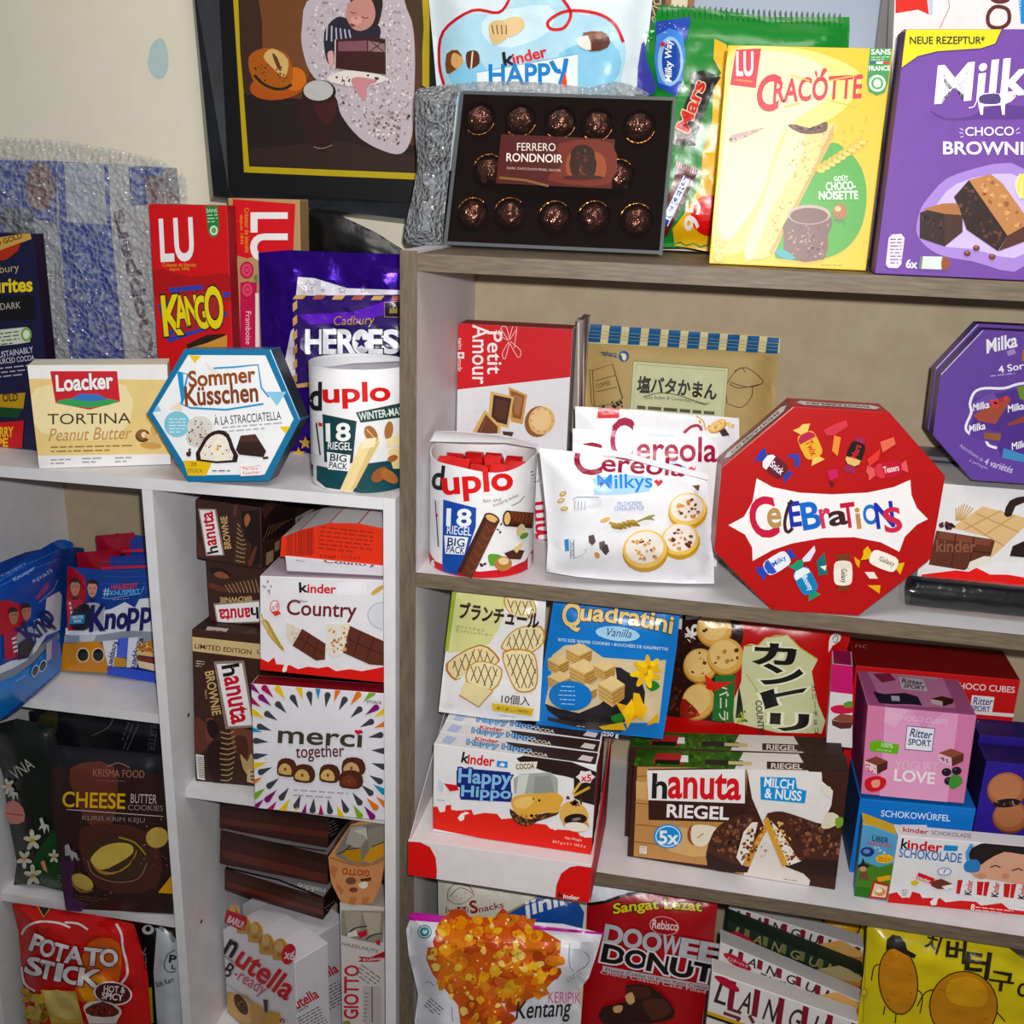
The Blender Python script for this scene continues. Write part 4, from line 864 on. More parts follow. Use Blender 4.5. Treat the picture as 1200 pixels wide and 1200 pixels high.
k.e('almond_picture', '#8f5630', 900, 1062, 36, 22, -40); k.e('almond_picture', '#a4673c', 935, 1068, 38, 20, 35); k.e('almond_picture', '#9a5d36', 948, 1002, 20, 12, -20)
k.p('lid', '#d0d0d6', [636, 640, 700, 628, 800, 626, 1010, 628, 1010, 640, 800, 650, 720, 662, 640, 660], 1)
k.done()
# ================================================================ oak cabinet, upper shelf
def steps(k, part, col, x0, y0, n, dx, dy, w, h): pass
# red and white biscuit carton
w = wallplane(.20, 0, 0)
k = Pack('biscuit_carton', 'tall red over white biscuit carton in the corner behind the open can', 'carton'); k.smooth = False
k.carton([537, 379, 671, 386], w, .05, '#e6e4e8', sides=['#b3212b', '#c8c4c8', '#ccc', '#c8c4c8'], drop=Z1 + .001).z('G')
k.p('red_panel', '#c81d2a', [195, 118, 655, 148, 648, 330, 196, 380])
k.t('title_lettering', '#f1ecec', 'Petit', 328, 158, 328, 318, 56, b=.02); k.t('title_lettering', '#f1ecec', 'Amour', 272, 132, 270, 356, 62, b=.02); k.t('title_lettering', '#eadada', 'swiss', 212, 182, 212, 226, 22); k.t('title_lettering', '#eadada', 'made', 212, 264, 212, 308, 22)
k.p('title_lettering', '#f1ecec', [214, 236, 240, 236, 240, 260, 214, 260]); k.l('title_lettering', '#c81d2a', [227, 240, 227, 256], 5); k.l('title_lettering', '#c81d2a', [219, 248, 235, 248], 5)
for a in ([408, 190, 380, 145, 400, 140, 412, 185], [412, 190, 440, 145, 425, 138, 412, 185], [405, 190, 365, 165, 380, 150], [410, 195, 385, 240, 395, 262, 412, 200], [415, 195, 455, 230, 445, 256, 412, 200], [372, 170, 360, 150], [440, 150, 430, 220]): k.l('bow_emblem', '#e8b8ba', a, 3, sm=3)
k.p('biscuit_picture', '#c99a5c', [408, 368, 480, 398, 462, 510, 418, 500]); k.p('biscuit_picture', '#8a5636', [416, 380, 470, 402, 456, 492, 424, 484]); k.p('biscuit_picture', '#a5714a', [430, 396, 462, 408, 450, 476, 432, 470])
k.p('biscuit_picture', '#d9b274', [340, 385, 430, 405, 408, 525, 330, 505]); k.p('biscuit_picture', '#3c1f18', [352, 398, 420, 412, 402, 512, 342, 496]); k.p('biscuit_picture', '#54301f', [362, 415, 408, 424, 395, 495, 354, 484])
k.p('biscuit_picture', '#d9b274', [318, 455, 378, 515, 380, 545, 268, 545]); k.p('biscuit_picture', '#6a3d2a', [322, 472, 368, 520, 366, 545, 286, 545]); k.l('biscuit_picture', '#8a5a3c', [326, 480, 300, 540], 4)
k.e('biscuit_picture', '#8a5a34', 522, 500, 52, 60, 20); k.e('biscuit_picture', '#e0b681', 535, 496, 50, 54, 20); k.e('biscuit_picture', '#ecc99a', 532, 492, 38, 42); 
for i in range(10): a = i * .628; k.e('biscuit_picture', '#b98a52', 535 + 40 * math.cos(a), 496 + 44 * math.sin(a), 3.5, n=6)
k.blobs('biscuit_picture', ['#d9d4d2', '#efeae6'], [250, 450, 300, 450, 280, 530, 250, 530], 20, 2, 5); k.p('biscuit_picture', '#4a2820', [385, 536, 428, 540, 420, 560, 390, 556]); k.done()
# thin stack standing against its right side
for i, (x, yy) in enumerate(((676, .208), (682, .236))):
    k = Pack('biscuit_carton', ('narrow clear and brown carton tucked against the right side of the red over white carton', 'dark edged carton second from the red over white carton')[i], 'carton', 'thin cartons beside the red over white carton')
    k.smooth = False; w = wallplane(yy); a = hy(x, 372 - i * 6, yy)
    k.carton([x, 374 - i * 4, x + 7, 375 - i * 4], w, .024, ('#8d8078', '#3a2b28')[i], sides=['#9c8a80', '#cfc9c9'], drop=Z1 + .001, bev=.0006); k.l('stripe', ('#d8d2d0', '#c8a8a0')[i], [x + 2, 378, x + 1, 640], 1.6); k.done()

# tan striped bag
w = wallplane(.275, 0, 4)
k = Pack('biscuit_bag', 'tan paper bag with a blue and cream striped top at the back of the shelf', 'bag')
k.rest = Z1 + .001; k.pouch([685, 380, 760, 384, 840, 389, 915, 394, 912, 420, 906, 500, 906, 590, 690, 580, 686, 480], w, .018, 30, '#b59b6a', Hb=.008, seal=5, fin='c').z('H')
k.p('striped_band', '#d6cba0', [232, 70, 1038, 125, 1036, 188, 240, 148])
for i in range(10):
    x = 268 + i * 81.5; y = 70 + i * 6.0; k.p('striped_band', '#1f5a8c', [x - 15, y, x + 34, y + 2, x + 26, y + 76 - i * .8, x - 24, y + 74 - i * .8])
for i in range(3): k.l('striped_band', '#a89a70', [236, 96 + i * 14, 1034, 150 + i * 14], 2)
k.t('brand_lettering', '#2a4a6c', 'tahara', 300, 200, 362, 206, 22, b=.03); k.l('brand_lettering', '#2a4a6c', [290, 186, 310, 190, 365, 210], 3); k.e('brand_lettering', '#1f4f80', 392, 203, 22, 23); k.e('brand_lettering', '#e3dcc0', 394, 206, 9, 15); k.e('brand_lettering', '#e3dcc0', 386, 196, 7, 6)
for a in ([262, 262, 345, 235, 388, 375], [262, 262, 270, 410, 350, 400, 388, 375], [262, 262, 250, 258, 258, 400, 272, 410], [345, 235, 352, 260, 385, 380], [275, 305, 355, 282], [280, 350, 365, 330]): k.l('sketch_picture', '#5a4528', a, 3)
k.t('sketch_picture', '#4a3820', 'COFFEE', 282, 336, 338, 320, 18); k.blobs('sketch_picture', ['#2b1d12'], [340, 392, 388, 388, 385, 410, 350, 412], 12, 5, 9); k.blobs('sketch_picture', ['#2b1d12'], [276, 410, 312, 405, 312, 425, 276, 425], 5, 5, 9)
for a in ([820, 400, 815, 330, 850, 270, 900, 250, 965, 300, 955, 320, 900, 330, 830, 310], [825, 400, 880, 415, 920, 370, 925, 330], [850, 265, 880, 250, 895, 270], [830, 318, 870, 335, 960, 318]): k.l('sketch_picture', '#5a4528', a, 3.5, sm=3)
k.p('name_panel', '#c9cba4', [432, 222, 824, 252, 806, 470, 416, 440]); k.l('name_panel', '#7d805c', [432, 222, 824, 252, 806, 470, 416, 440], 4, closed=True); k.l('name_panel', '#8a8c66', [444, 236, 812, 264, 796, 460, 430, 440], 2, closed=True)
k.t('title_lettering', '#1f1a12', '塩バタかまん', 446, 352, 772, 384, 66, b=.07, arc=6); k.l('title_lettering', '#5d5a3c', [470, 372, 540, 355, 620, 365, 720, 400, 745, 395], 4, sm=3); k.t('title_lettering', '#3f3c2a', 'Salty butter & Camembert cheese', 476, 385, 732, 412, 20, arc=8); k.fine('small_print', '#4c4933', 446, 420, 770, 446, 2, 22, 14); k.done()

# three white re-sealable pouches, one behind the other
def creole(y0, label, pts, first):
    k = Pack('cookie_pouch', label, 'pouch', 'white cookie pouches on the upper shelf')
    if first: w = standing((640, 681), (838, 686), Z1 + .003, 2)
    else: w = wallplane(y0, 9, 1, x=.28)
    k.rest = Z1 + .001; k.pouch(pts, w, .024 if first else .012, 40, '#e6e6ea', Hb=.006, seal=4, wr=.1, fin='f').z('H'); return k
w0 = standing((640, 681), (838, 686), Z1 + .003, 2)
k = creole(0, 'front white cookie pouch with three iced biscuits printed above its base', [632, 525, 690, 531, 760, 545, 828, 563, 832, 600, 836, 650, 837, 684, 800, 684, 720, 680, 676, 676, 640, 670, 642, 640, 640, 600], 1)
k.t('title_lettering', '#8f1f3c', 'C', 188, 692, 300, 692, 130, b=.03); k.t('title_lettering', '#8f1f3c', 'ereola', 300, 678, 640, 700, 72, b=.03)
k.p('front_cover', '#e6e6ea', [180, 560, 400, 602, 740, 690, 740, 715, 640, 690, 400, 625, 180, 600])
k.p('name_patch', '#a9cdea', [262, 706, 400, 692, 470, 700, 512, 712, 500, 760, 400, 774, 270, 776]); k.t('name_patch', '#2a7fd0', 'Milkys', 284, 770, 510, 764, 76, b=.02); k.p('name_patch', '#c8404e', [516, 720, 528, 712, 536, 720, 546, 712, 554, 722, 536, 742])
k.t('flavour_text', '#6e86b4', 'MILCHCREME', 366, 822, 468, 820, 18); k.t('flavour_text', '#6e86b4', 'CEREALIEN POP', 352, 842, 476, 840, 18)
for x, y, a in ((140, 772, -30), (132, 800, -25), (146, 834, -15)): k.e('grain_picture', '#b8934e', x, y, 16, 9, a); k.e('grain_picture', '#e3cf9c', x, y - 1, 11, 5, a)
k.p('milk_picture', '#d9dce2', [180, 796, 200, 784, 300, 788, 300, 812, 190, 840]); 
for i in range(4): k.l('milk_picture', '#8a9098', [190 + i * 14, 800, 188 + i * 14, 838], 3)
k.l('milk_picture', '#8a9098', [180, 796, 200, 784, 290, 786], 3); k.l('wheat_picture', '#8f7a3a', [335, 895, 420, 900, 520, 860], 3)
for i in range(12):
    x, y = 345 + i * 9, 900 + 6 * math.sin(i * .5) - i * .4; k.e('wheat_picture', ('#b0904a', '#8c7434')[i % 2], x, y - 4 + (i % 2) * 12, 16, 6, 20)
for i in range(8): k.l('wheat_picture', '#8a8450', [440 + i * 6, 890 - i * 2, 500 + i * 3, 860 + i * 3], 2); k.e('wheat_picture', '#8f8a4c', 455 + i * 8, 884 - i * 3, 10, 4, -20)
for x, y, r in ((655, 835, 78), (625, 960, 78), (480, 1000, 92)):
    k.e('biscuit_picture', '#c3953f', x + 2, y + 12, r * 1.04, r * .92, -10); k.e('biscuit_picture', '#e6c274', x, y, r, r * .86, -10); k.e('biscuit_picture', '#ece4da', x - 2, y - 6, r * .86, r * .72, -10)
    k.blobs('biscuit_picture', ['#5a2d28', '#d6a468', '#7a3f36', '#c98f52'], [x - r * .6, y - r * .3, x, y - r * .6, x + r * .6, y - r * .3, x + r * .6, y + r * .4, x, y + r * .55, x - r * .6, y + r * .3], 22, 5, 12)
for x, y, c in ((262, 966, '#5b4a4c'), (306, 992, '#6a5a5c'), (318, 1006, '#4a3c3e')): k.p('choc_chunk_picture', c, [x - 16, y - 20, x + 6, y - 26, x + 14, y + 4, x, y + 20, x - 14, y + 6])
k.e('grain_picture', '#c99a58', 282, 1026, 14, 10, 60); k.e('grain_picture', '#d9b27a', 315, 880, 22, 9, -20); k.p('choc_chunk_picture', '#6e4a3c', [676, 738, 706, 735, 702, 760, 690, 752])
k.p('badge', '#3f86b8', [146, 962, 164, 958, 166, 1008, 150, 1010]); k.l('badge', '#7a7f88', [170, 962, 186, 962, 186, 1040, 172, 1040], 2.5, closed=True); k.t('badge', '#5d636c', 'COCOA', 184, 1030, 184, 970, 10); k.l('badge', '#b4b8c0', [186, 1034, 210, 1032, 236, 1010, 230, 1000], 2, sm=3); k.done()
k = creole(.080, 'middle white cookie pouch of three, lettered in dark red above the front pouch', [671, 502, 740, 507, 840, 512, 850, 640, 672, 650], 0)
k.t('title_lettering', '#9a2342', 'C', 338, 640, 430, 640, 180, b=.03); k.t('title_lettering', '#9a2342', 'ereola', 446, 634, 775, 640, 100, b=.03)
k.p('name_patch', '#a5c9e8', [430, 660, 600, 640, 650, 660, 640, 690, 440, 690]); k.t('name_patch', '#3a86d0', 'Milkys', 430, 690, 640, 692, 34); k.p('name_patch', '#cf5a66', [656, 668, 672, 658, 682, 668, 690, 656, 684, 690, 668, 696]); k.done()
k = creole(.108, 'hindmost white cookie pouch with a small red tab at its left corner', [674, 476, 740, 480, 866, 490, 868, 640, 676, 640], 0)
k.p('red_tab', '#c62a34', [285, 418, 376, 420, 372, 458, 282, 460]); k.t('red_tab', '#e8c8c0', 'Cookie', 305, 445, 352, 443, 12); k.l('arc_print', '#9a2342', [640, 520, 670, 495, 700, 490, 715, 510], 12, sm=3); k.l('arc_print', '#9a2342', [345, 498, 380, 470, 420, 470, 430, 490], 14, sm=3)
k.l('oat_picture', '#c9a050', [690, 450, 720, 470, 730, 510], 6, sm=3); k.cookie('oat_picture', 780, 490, 40, 22, -30, n=0); k.p('oat_picture', '#3a3234', [785, 512, 810, 500, 830, 530, 800, 535]); k.blobs('oat_picture', ['#c98f52', '#e0bd84'], [700, 470, 850, 480, 830, 515, 720, 500], 14, 5, 11); k.done()
# long white carton lying low at the back
w = standing((640, 633), (838, 664), Z1 + .0005)
k = Pack('biscuit_carton', 'white carton with red zigzag lettering lying low behind the white cookie pouches', 'carton'); k.smooth = False
k.carton([626, 565, 842, 592, 840, 664.5, 628, 631.3], w, .03, '#e4e2e6'); k.t('lettering', '#c21f38', 'mm', 641, 635, 636, 588, 12, b=.03); k.l('lettering', '#c21f38', [629, 622, 642, 624], 3); k.done()

# open can of wrapped bars
r = .0705; bc = hz(566, 679, Z1); cen = (hy(566, 600, bc.y + r).x - .001, bc.y + r, Z1 + .0005); z1 = hy(566, 516, bc.y + r).z
k = Pack('wafer_can', 'open white cardboard can with a red foot, full of red wrapped bars', 'can'); k.smooth = True
n = 72; vs = []; fs = []
def rimz(a):      # torn rim: high at the back and left, dipping at the front
    d = math.cos(a + 1.62); return z1 - .012 - .012 * max(0, d) + .004 * math.sin(3 * a + 1) * max(0, d)
for j in range(n):
    a = 6.28319 * j / n
    for rr, z in ((r, cen[2]), (r, rimz(a)), (r - .0016, rimz(a)), (r - .0016, cen[2] + .004)): vs.append((cen[0] + rr * math.cos(a), cen[1] + rr * math.sin(a), z))
for j in range(n):
    q = j * 4; p = (j + 1) % n * 4
    fs += [(q, p, p + 1, q + 1), (q + 1, p + 1, p + 2, q + 2), (q + 2, p + 2, p + 3, q + 3)]
fs.append([j * 4 + 3 for j in range(n)])
k.mesh('can', vs, fs, M('#e9e8ea', 'c')); k.on(Tube(cen, r), 'c').z('G')
k.p('red_foot', '#c01c2c', [100, 985, 130, 1030, 200, 1062, 300, 1070, 400, 1060, 470, 1030, 520, 960, 520, 1040, 500, 1100, 300, 1110, 150, 1100, 100, 1060])
k.t('title_lettering', '#151415', 'd', 116, 754, 157, 758, 88, b=.05); k.t('title_lettering', '#cf1f1f', 'uplo', 164, 806, 426, 786, 118, b=.055)
k.p('count_panel', '#1c479c', [160, 796, 286, 828, 284, 900, 250, 1000, 215, 1084, 156, 1068]); k.t('count_panel', '#f0f1f4', '18', 174, 895, 264, 898, 64, b=.05); k.t('count_panel', '#e8eaf0', 'RIEGEL', 174, 926, 266, 934, 32, b=.02)
k.p('count_panel', '#eceef2', [164, 932, 256, 940, 240, 1006, 168, 1002]); k.t('count_panel', '#1e356c', 'BIG', 176, 970, 240, 976, 30, b=.03); k.t('count_panel', '#1e356c', 'PACK', 172, 996, 240, 1004, 26, b=.03)
k.t('flavour_text', '#6a5c58', 'fein und', 312, 808, 380, 802, 14); k.t('flavour_text', '#6a5c58', 'knusprig lecker', 355, 828, 452, 786, 16); k.l('flavour_text', '#7a6a64', [420, 820, 450, 805, 470, 782], 3, sm=3)
k.p('side_panel', '#d8d9de', [112, 790, 128, 796, 146, 800, 148, 980, 118, 940]); k.l('side_panel', '#2a2c30', [130, 800, 142, 975], 4); k.p('side_panel', '#c0202c', [130, 850, 140, 852, 140, 862, 131, 860]); k.p('side_panel', '#dcdde2', [490, 690, 508, 684, 506, 744, 490, 748]); k.fine('side_panel', '#5a5c62', 492, 694, 507, 690, 4, 13)
k.bar('bar_picture', 345, 868, 240, 1085, 62, cut='#d9ae74'); k.bar('bar_picture', 404, 868, 502, 876, 60, cut='#d9ae74')
k.e('nut_picture', '#cdb78e', 455, 912, 15, 24, 20); k.e('nut_picture', '#5a8a3a', 468, 934, 18, 10, -30); k.p('nut_picture', '#4a2418', [392, 1000, 430, 985, 470, 990, 455, 1024, 410, 1022]); k.p('nut_picture', '#e0c48c', [425, 985, 460, 958, 462, 970, 440, 1000]); k.p('nut_picture', '#5f9a3c', [330, 1010, 350, 1002, 385, 1012, 370, 1040, 340, 1048], 2); k.e('nut_picture', '#b07a48', 388, 1040, 34, 28); k.e('nut_picture', '#e2c59a', 390, 1030, 20, 14); k.blobs('nut_picture', ['#4a2418'], [300, 1040, 330, 1040, 330, 1055, 300, 1055], 5, 4, 8); k.blobs('nut_picture', ['#4a2418'], [360, 860, 380, 880, 385, 930, 370, 930], 4, 4, 7)
# folded-back paper lid
e = [hy(470 + x / 3.244, 340 + y / 3.244, bc.y + yo) for x, y, yo in ((108, 575, .04), (130, 536, .07), (240, 540, .11), (400, 555, .12), (520, 585, .10), (515, 600, .055), (400, 580, .07), (240, 578, .05))]
k.mesh('torn_lid', e + [p + V((0, .0012, .0008)) for p in e], [range(8), list(range(15, 7, -1))] + [(i, (i + 1) % 8, (i + 1) % 8 + 8, i + 8) for i in range(8)], M('#dcdce0', 'f'))
k.mesh('blue_flash', [hy(470 + x / 3.244, 340 + y / 3.244, bc.y + yo) for x, y, yo in ((225, 541, .1005), (300, 547, .108), (295, 553, .104), (230, 548, .097))], [(0, 1, 2, 3)], M('#233a8c', 'f'))
k.done()
BARS = [(-.045, -.02), (-.022, -.028), (.002, -.03), (.026, -.024), (.045, -.008), (-.038, .012), (-.012, .008), (.014, .004), (.036, .022), (-.02, .036), (.008, .036)]
for i, (bx, by) in enumerate(BARS):
    x, y = cen[0] + bx, cen[1] + by; top = z1 - .022 + rnd.uniform(-.004, .004); hw, hd = .0108, .0098
    k = Pack('wrapped_bar', 'red wrapped bar standing upright inside the open white can', 'chocolate bar', 'red wrapped bars in the open can'); k.smooth = False; k.fin = 'f'
    tl = rnd.uniform(-.004, .004)
    vs = [(x + sx * hw, y + sy * hd, z) for z, sx0 in ((cen[2] + .005, 1), (top - .01, 1)) for sx, sy in ((-1, -1), (1, -1), (1, 1), (-1, 1))] + [(x + sx * hw * 1.0 + tl, y + sy * .0016, top) for sx, sy in ((-1, -1), (1, -1), (1, 1), (-1, 1))]
    fs = [(0, 3, 2, 1), (8, 9, 10, 11)] + [(a + b, a + (b + 1) % 4, a + (b + 1) % 4 + 4, a + b + 4) for a in (0, 4) for b in range(4)]
    k.mesh('wrapper', vs, fs, M(('#b8141f', '#c41a24')[i % 2], 'f'))
    if i < 5: k.mesh('gold_stripe', [(x - .004, y - hd - .0003, top - .028), (x + .003, y - hd - .0003, top - .028), (x + .003, y - hd - .0003, top - .0105), (x - .004, y - hd - .0003, top - .0105)], [(0, 1, 2, 3)], M('#d9b27a', 'f'))
    k.done()

# red octagonal box
w = standing((905, 716), (1006, 723), Z1 + .0005, 0)
k = Pack('sweets_box', 'large red octagonal box with a white starburst banner at the front of the upper shelf', 'box'); k.smooth = False
OC = [(930, 476), (1042, 483), (1108, 558), (1091, 655), (1006, 722), (904, 715), (837, 646), (846, 547)]
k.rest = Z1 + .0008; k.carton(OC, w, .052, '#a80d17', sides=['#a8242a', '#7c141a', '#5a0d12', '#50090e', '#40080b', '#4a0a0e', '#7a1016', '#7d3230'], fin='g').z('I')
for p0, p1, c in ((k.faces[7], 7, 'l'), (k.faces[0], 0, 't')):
    A, B = k.F[p1], k.F[(p1 + 1) % 8]; u = (B - A).normalized(); v = -w.N
    sp = Plane(p0.O, p0.N); L = (B - A).length
    def m(a, b): return A + u * (a * L) + v * (b * .052) + p0.N * .0004
    k.mesh('side_banner', [m(*q) for q in ((.06, .45), (.12, .2), (.5, .26), (.88, .2), (.95, .45), (.88, .66), (.5, .6), (.12, .66))], [range(8)], M('#e6dede', 'g'))
    vs, fs = glyphs('CELEBRATIONS', .02); xs = [q[0] for q in vs]; ys = [q[1] for q in vs]; x0, x1, y0, y1 = min(xs), max(xs), min(ys), max(ys)
    k.sub['side_lettering'] = 'side_banner'
    k.mesh('side_lettering', [m(.16 + .68 * (q[0] - x0) / (x1 - x0), .52 - .2 * (q[1] - y0) / (y1 - y0)) + p0.N * .0003 for q in vs], fs, M('#27314f', 'g'))
k.on(w, 'g', 2)
k.p('banner', '#e9e6e6', [258, 505, 330, 545, 450, 570, 600, 578, 760, 570, 880, 545, 955, 512, 960, 580, 985, 640, 1035, 690, 985, 715, 930, 770, 905, 838, 820, 795, 700, 772, 560, 775, 420, 800, 330, 830, 240, 880, 238, 820, 205, 760, 130, 718, 200, 680, 240, 610])
for c, col, x0, y0, x1, y1, h in (('C', '#b8243e', 248, 782, 362, 760, 178), ('e', '#b08a5a', 310, 728, 368, 726, 84), ('E', '#1c2f9a', 414, 724, 462, 718, 108), ('B', '#1d62b8', 474, 738, 552, 726, 118), ('r', '#c03a58', 556, 730, 600, 722, 82), ('a', '#3a1a1e', 594, 722, 672, 710, 62), ('T', '#b8243e', 652, 730, 712, 722, 108), ('i', '#b08a5a', 716, 732, 732, 730, 90), ('O', '#2a6ab8', 748, 716, 812, 708, 86), ('N', '#1c2f9a', 806, 732, 884, 722, 112), ('S', '#c03048', 846, 752, 918, 742, 108)): k.t('title_lettering', col, c, x0, y0, x1, y1, h, b=.05)
k.l('title_lettering', '#3a1a1e', [418, 604, 400, 640, 386, 700, 390, 740, 404, 748, 422, 730], 15, sm=3)
def sweet(x, y, L, W, a, body, wrapc, txtc, txt, core=None):
    """printed twist-wrapped sweet"""
    c, s_ = math.cos(math.radians(a)), math.sin(math.radians(a)); R = lambda *p: [q for i in range(0, len(p), 2) for q in (x + p[i] * c - p[i + 1] * s_, y + p[i] * s_ + p[i + 1] * c)]
    k.p('sweet_picture', wrapc, R(-L * .5, -W * .1, -L * .85, -W * .42, -L * .95, -W * .1, -L * .88, W * .12, -L * .9, W * .42, -L * .5, W * .12)); k.p('sweet_picture', wrapc, R(L * .5, -W * .1, L * .82, -W * .34, L * .84, W * .34, L * .5, W * .1))
    k.p('sweet_picture', body, R(-L * .58, -W * .2, -L * .4, -W * .42, L * .4, -W * .42, L * .58, -W * .2, L * .58, W * .2, L * .4, W * .42, -L * .4, W * .42, -L * .58, W * .2), 2)
    if core: k.p('sweet_picture', core, R(-L * .56, -W * .2, -L * .4, -W * .4, -L * .24, -W * .4, -L * .2, W * .4, -L * .4, W * .4, -L * .56, W * .2), 1)
    p = R(-L * .2, W * .16, L * .46, W * .16); k.t('sweet_picture', txtc, txt, *p, W * .34, b=.03)
sweet(340, 450, 100, 92, 38, '#5a1a26', '#233a9c', '#e8e8f0', 'Snick', '#e6e0e0'); sweet(500, 355, 105, 100, 65, '#d9a84c', '#e0be70', '#b82a2a', 'Twix', '#a92a48'); sweet(705, 395, 95, 84, -70, '#18120f', '#8d2a50', '#c8303a', 'Mars', '#d8b070'); sweet(855, 465, 105, 84, -10, '#b02034', '#d05a5a', '#f0d8d8', 'Teasers', '#c83a48')
sweet(350, 890, 105, 84, -32, '#e2e4ea', '#2242a8', '#2a58b4', 'Milky', '#3052b0'); sweet(480, 970, 105, 94, 62, '#2a7ab0', '#2f8f6a', '#e8f0f4', 'Bounty', '#dfe8e8'); sweet(650, 935, 95, 96, 90, '#e8e0d4', '#6a3a22', '#5a3a20', 'Galaxy', '#e0d6c6'); sweet(835, 880, 110, 84, 22, '#ece6da', '#d9b03a', '#6a6458', 'Galaxy', None)
for pts, c in (([390, 400, 450, 392, 455, 440, 435, 462, 428, 420], '#2d3f9c'), ([562, 285, 610, 260, 665, 240, 672, 270, 610, 310, 575, 310], '#c23a48'), ([610, 310, 640, 320, 625, 405, 600, 380], '#d88a4a'), ([575, 470, 625, 462, 628, 500, 590, 515], '#b82a5a'), ([585, 515, 610, 530, 600, 550], '#3a1a20'), ([818, 340, 880, 318, 888, 350, 830, 388], '#d06a52'), ([760, 420, 820, 370, 810, 420, 770, 450], '#d0403a'), ([465, 870, 520, 810, 525, 835, 500, 880, 470, 885], '#d8d8e8'), ([530, 880, 565, 840, 580, 940, 540, 945], '#1f6a6a'), ([545, 905, 575, 900, 570, 925], '#e0e8e0'), ([700, 860, 728, 880, 722, 912, 708, 895], '#d8a03a'), ([748, 930, 790, 930, 808, 960, 770, 960], '#e6dcd0'), ([760, 990, 820, 990, 815, 1028], '#d8a83a')): k.p('sweet_picture', c, pts)
k.done()

# white chocolate carton with a red base stripe; the purple boxes stand on it
w = wallplane(.10, 2, 0)
k = Pack('chocolate_carton', 'white carton printed with a chocolate slab and red base stripe under the purple octagonal boxes', 'carton'); k.smooth = False
k.carton([1092, 566, 1330, 584], w, .10, '#e4e2e4', sides=['#d8d6d8', '#ccc', '#c22a1a', '#ccc'], drop=Z1 + .001, fin='c').z('J')
zk = max(k.F[0].z, k.F[1].z)
k.p('red_base', '#d62a1a', [180, 1000, 300, 985, 345, 990, 375, 975, 420, 1000, 480, 1000, 540, 1010, 900, 1040, 900, 1300, 160, 1300])
k.p('white_wave', '#e9e7e8', [370, 975, 400, 960, 470, 955, 540, 960, 900, 960, 900, 1020, 540, 1005, 480, 1000, 420, 998])
k.p('chocolate_picture', '#5a2f20', [232, 845, 440, 878, 430, 930, 330, 985, 205, 965]); k.p('chocolate_picture', '#754231', [245, 850, 430, 878, 415, 900, 235, 872])
for a in ([300, 855, 285, 975], [365, 866, 345, 980], [225, 905, 430, 925]): k.l('chocolate_picture', '#3d1e15', a, 5)
k.t('chocolate_picture', '#8a5642', 'kinder', 232, 920, 370, 922, 42, b=.03); k.p('chocolate_picture', '#e6dfd4', [340, 980, 350, 955, 400, 935, 430, 938, 400, 965])
k.p('wafer_picture', '#d9b98a', [285, 835, 395, 760, 545, 800, 545, 830, 420, 945, 440, 875]); 
for a in ([330, 815, 470, 900], [370, 785, 520, 850], [460, 775, 330, 842], [510, 790, 400, 862]): k.l('wafer_picture', '#b8945e', a, 4)
for i in range(7): k.l('wheat_picture', '#c09a58', [300 + i * 4, 810, 302 + i * 10, 750 + abs(i - 3) * 5], 4)
k.blobs('chocolate_picture', ['#3a1a20', '#54262a'], [250, 810, 290, 820, 290, 840, 245, 840], 10, 8, 14); k.p('chocolate_picture', '#2a1512', [470, 790, 490, 740, 540, 725, 545, 745, 510, 760, 495, 795], 2); k.p('chocolate_picture', '#241210', [500, 900, 545, 880, 545, 940, 490, 935])
k.done()
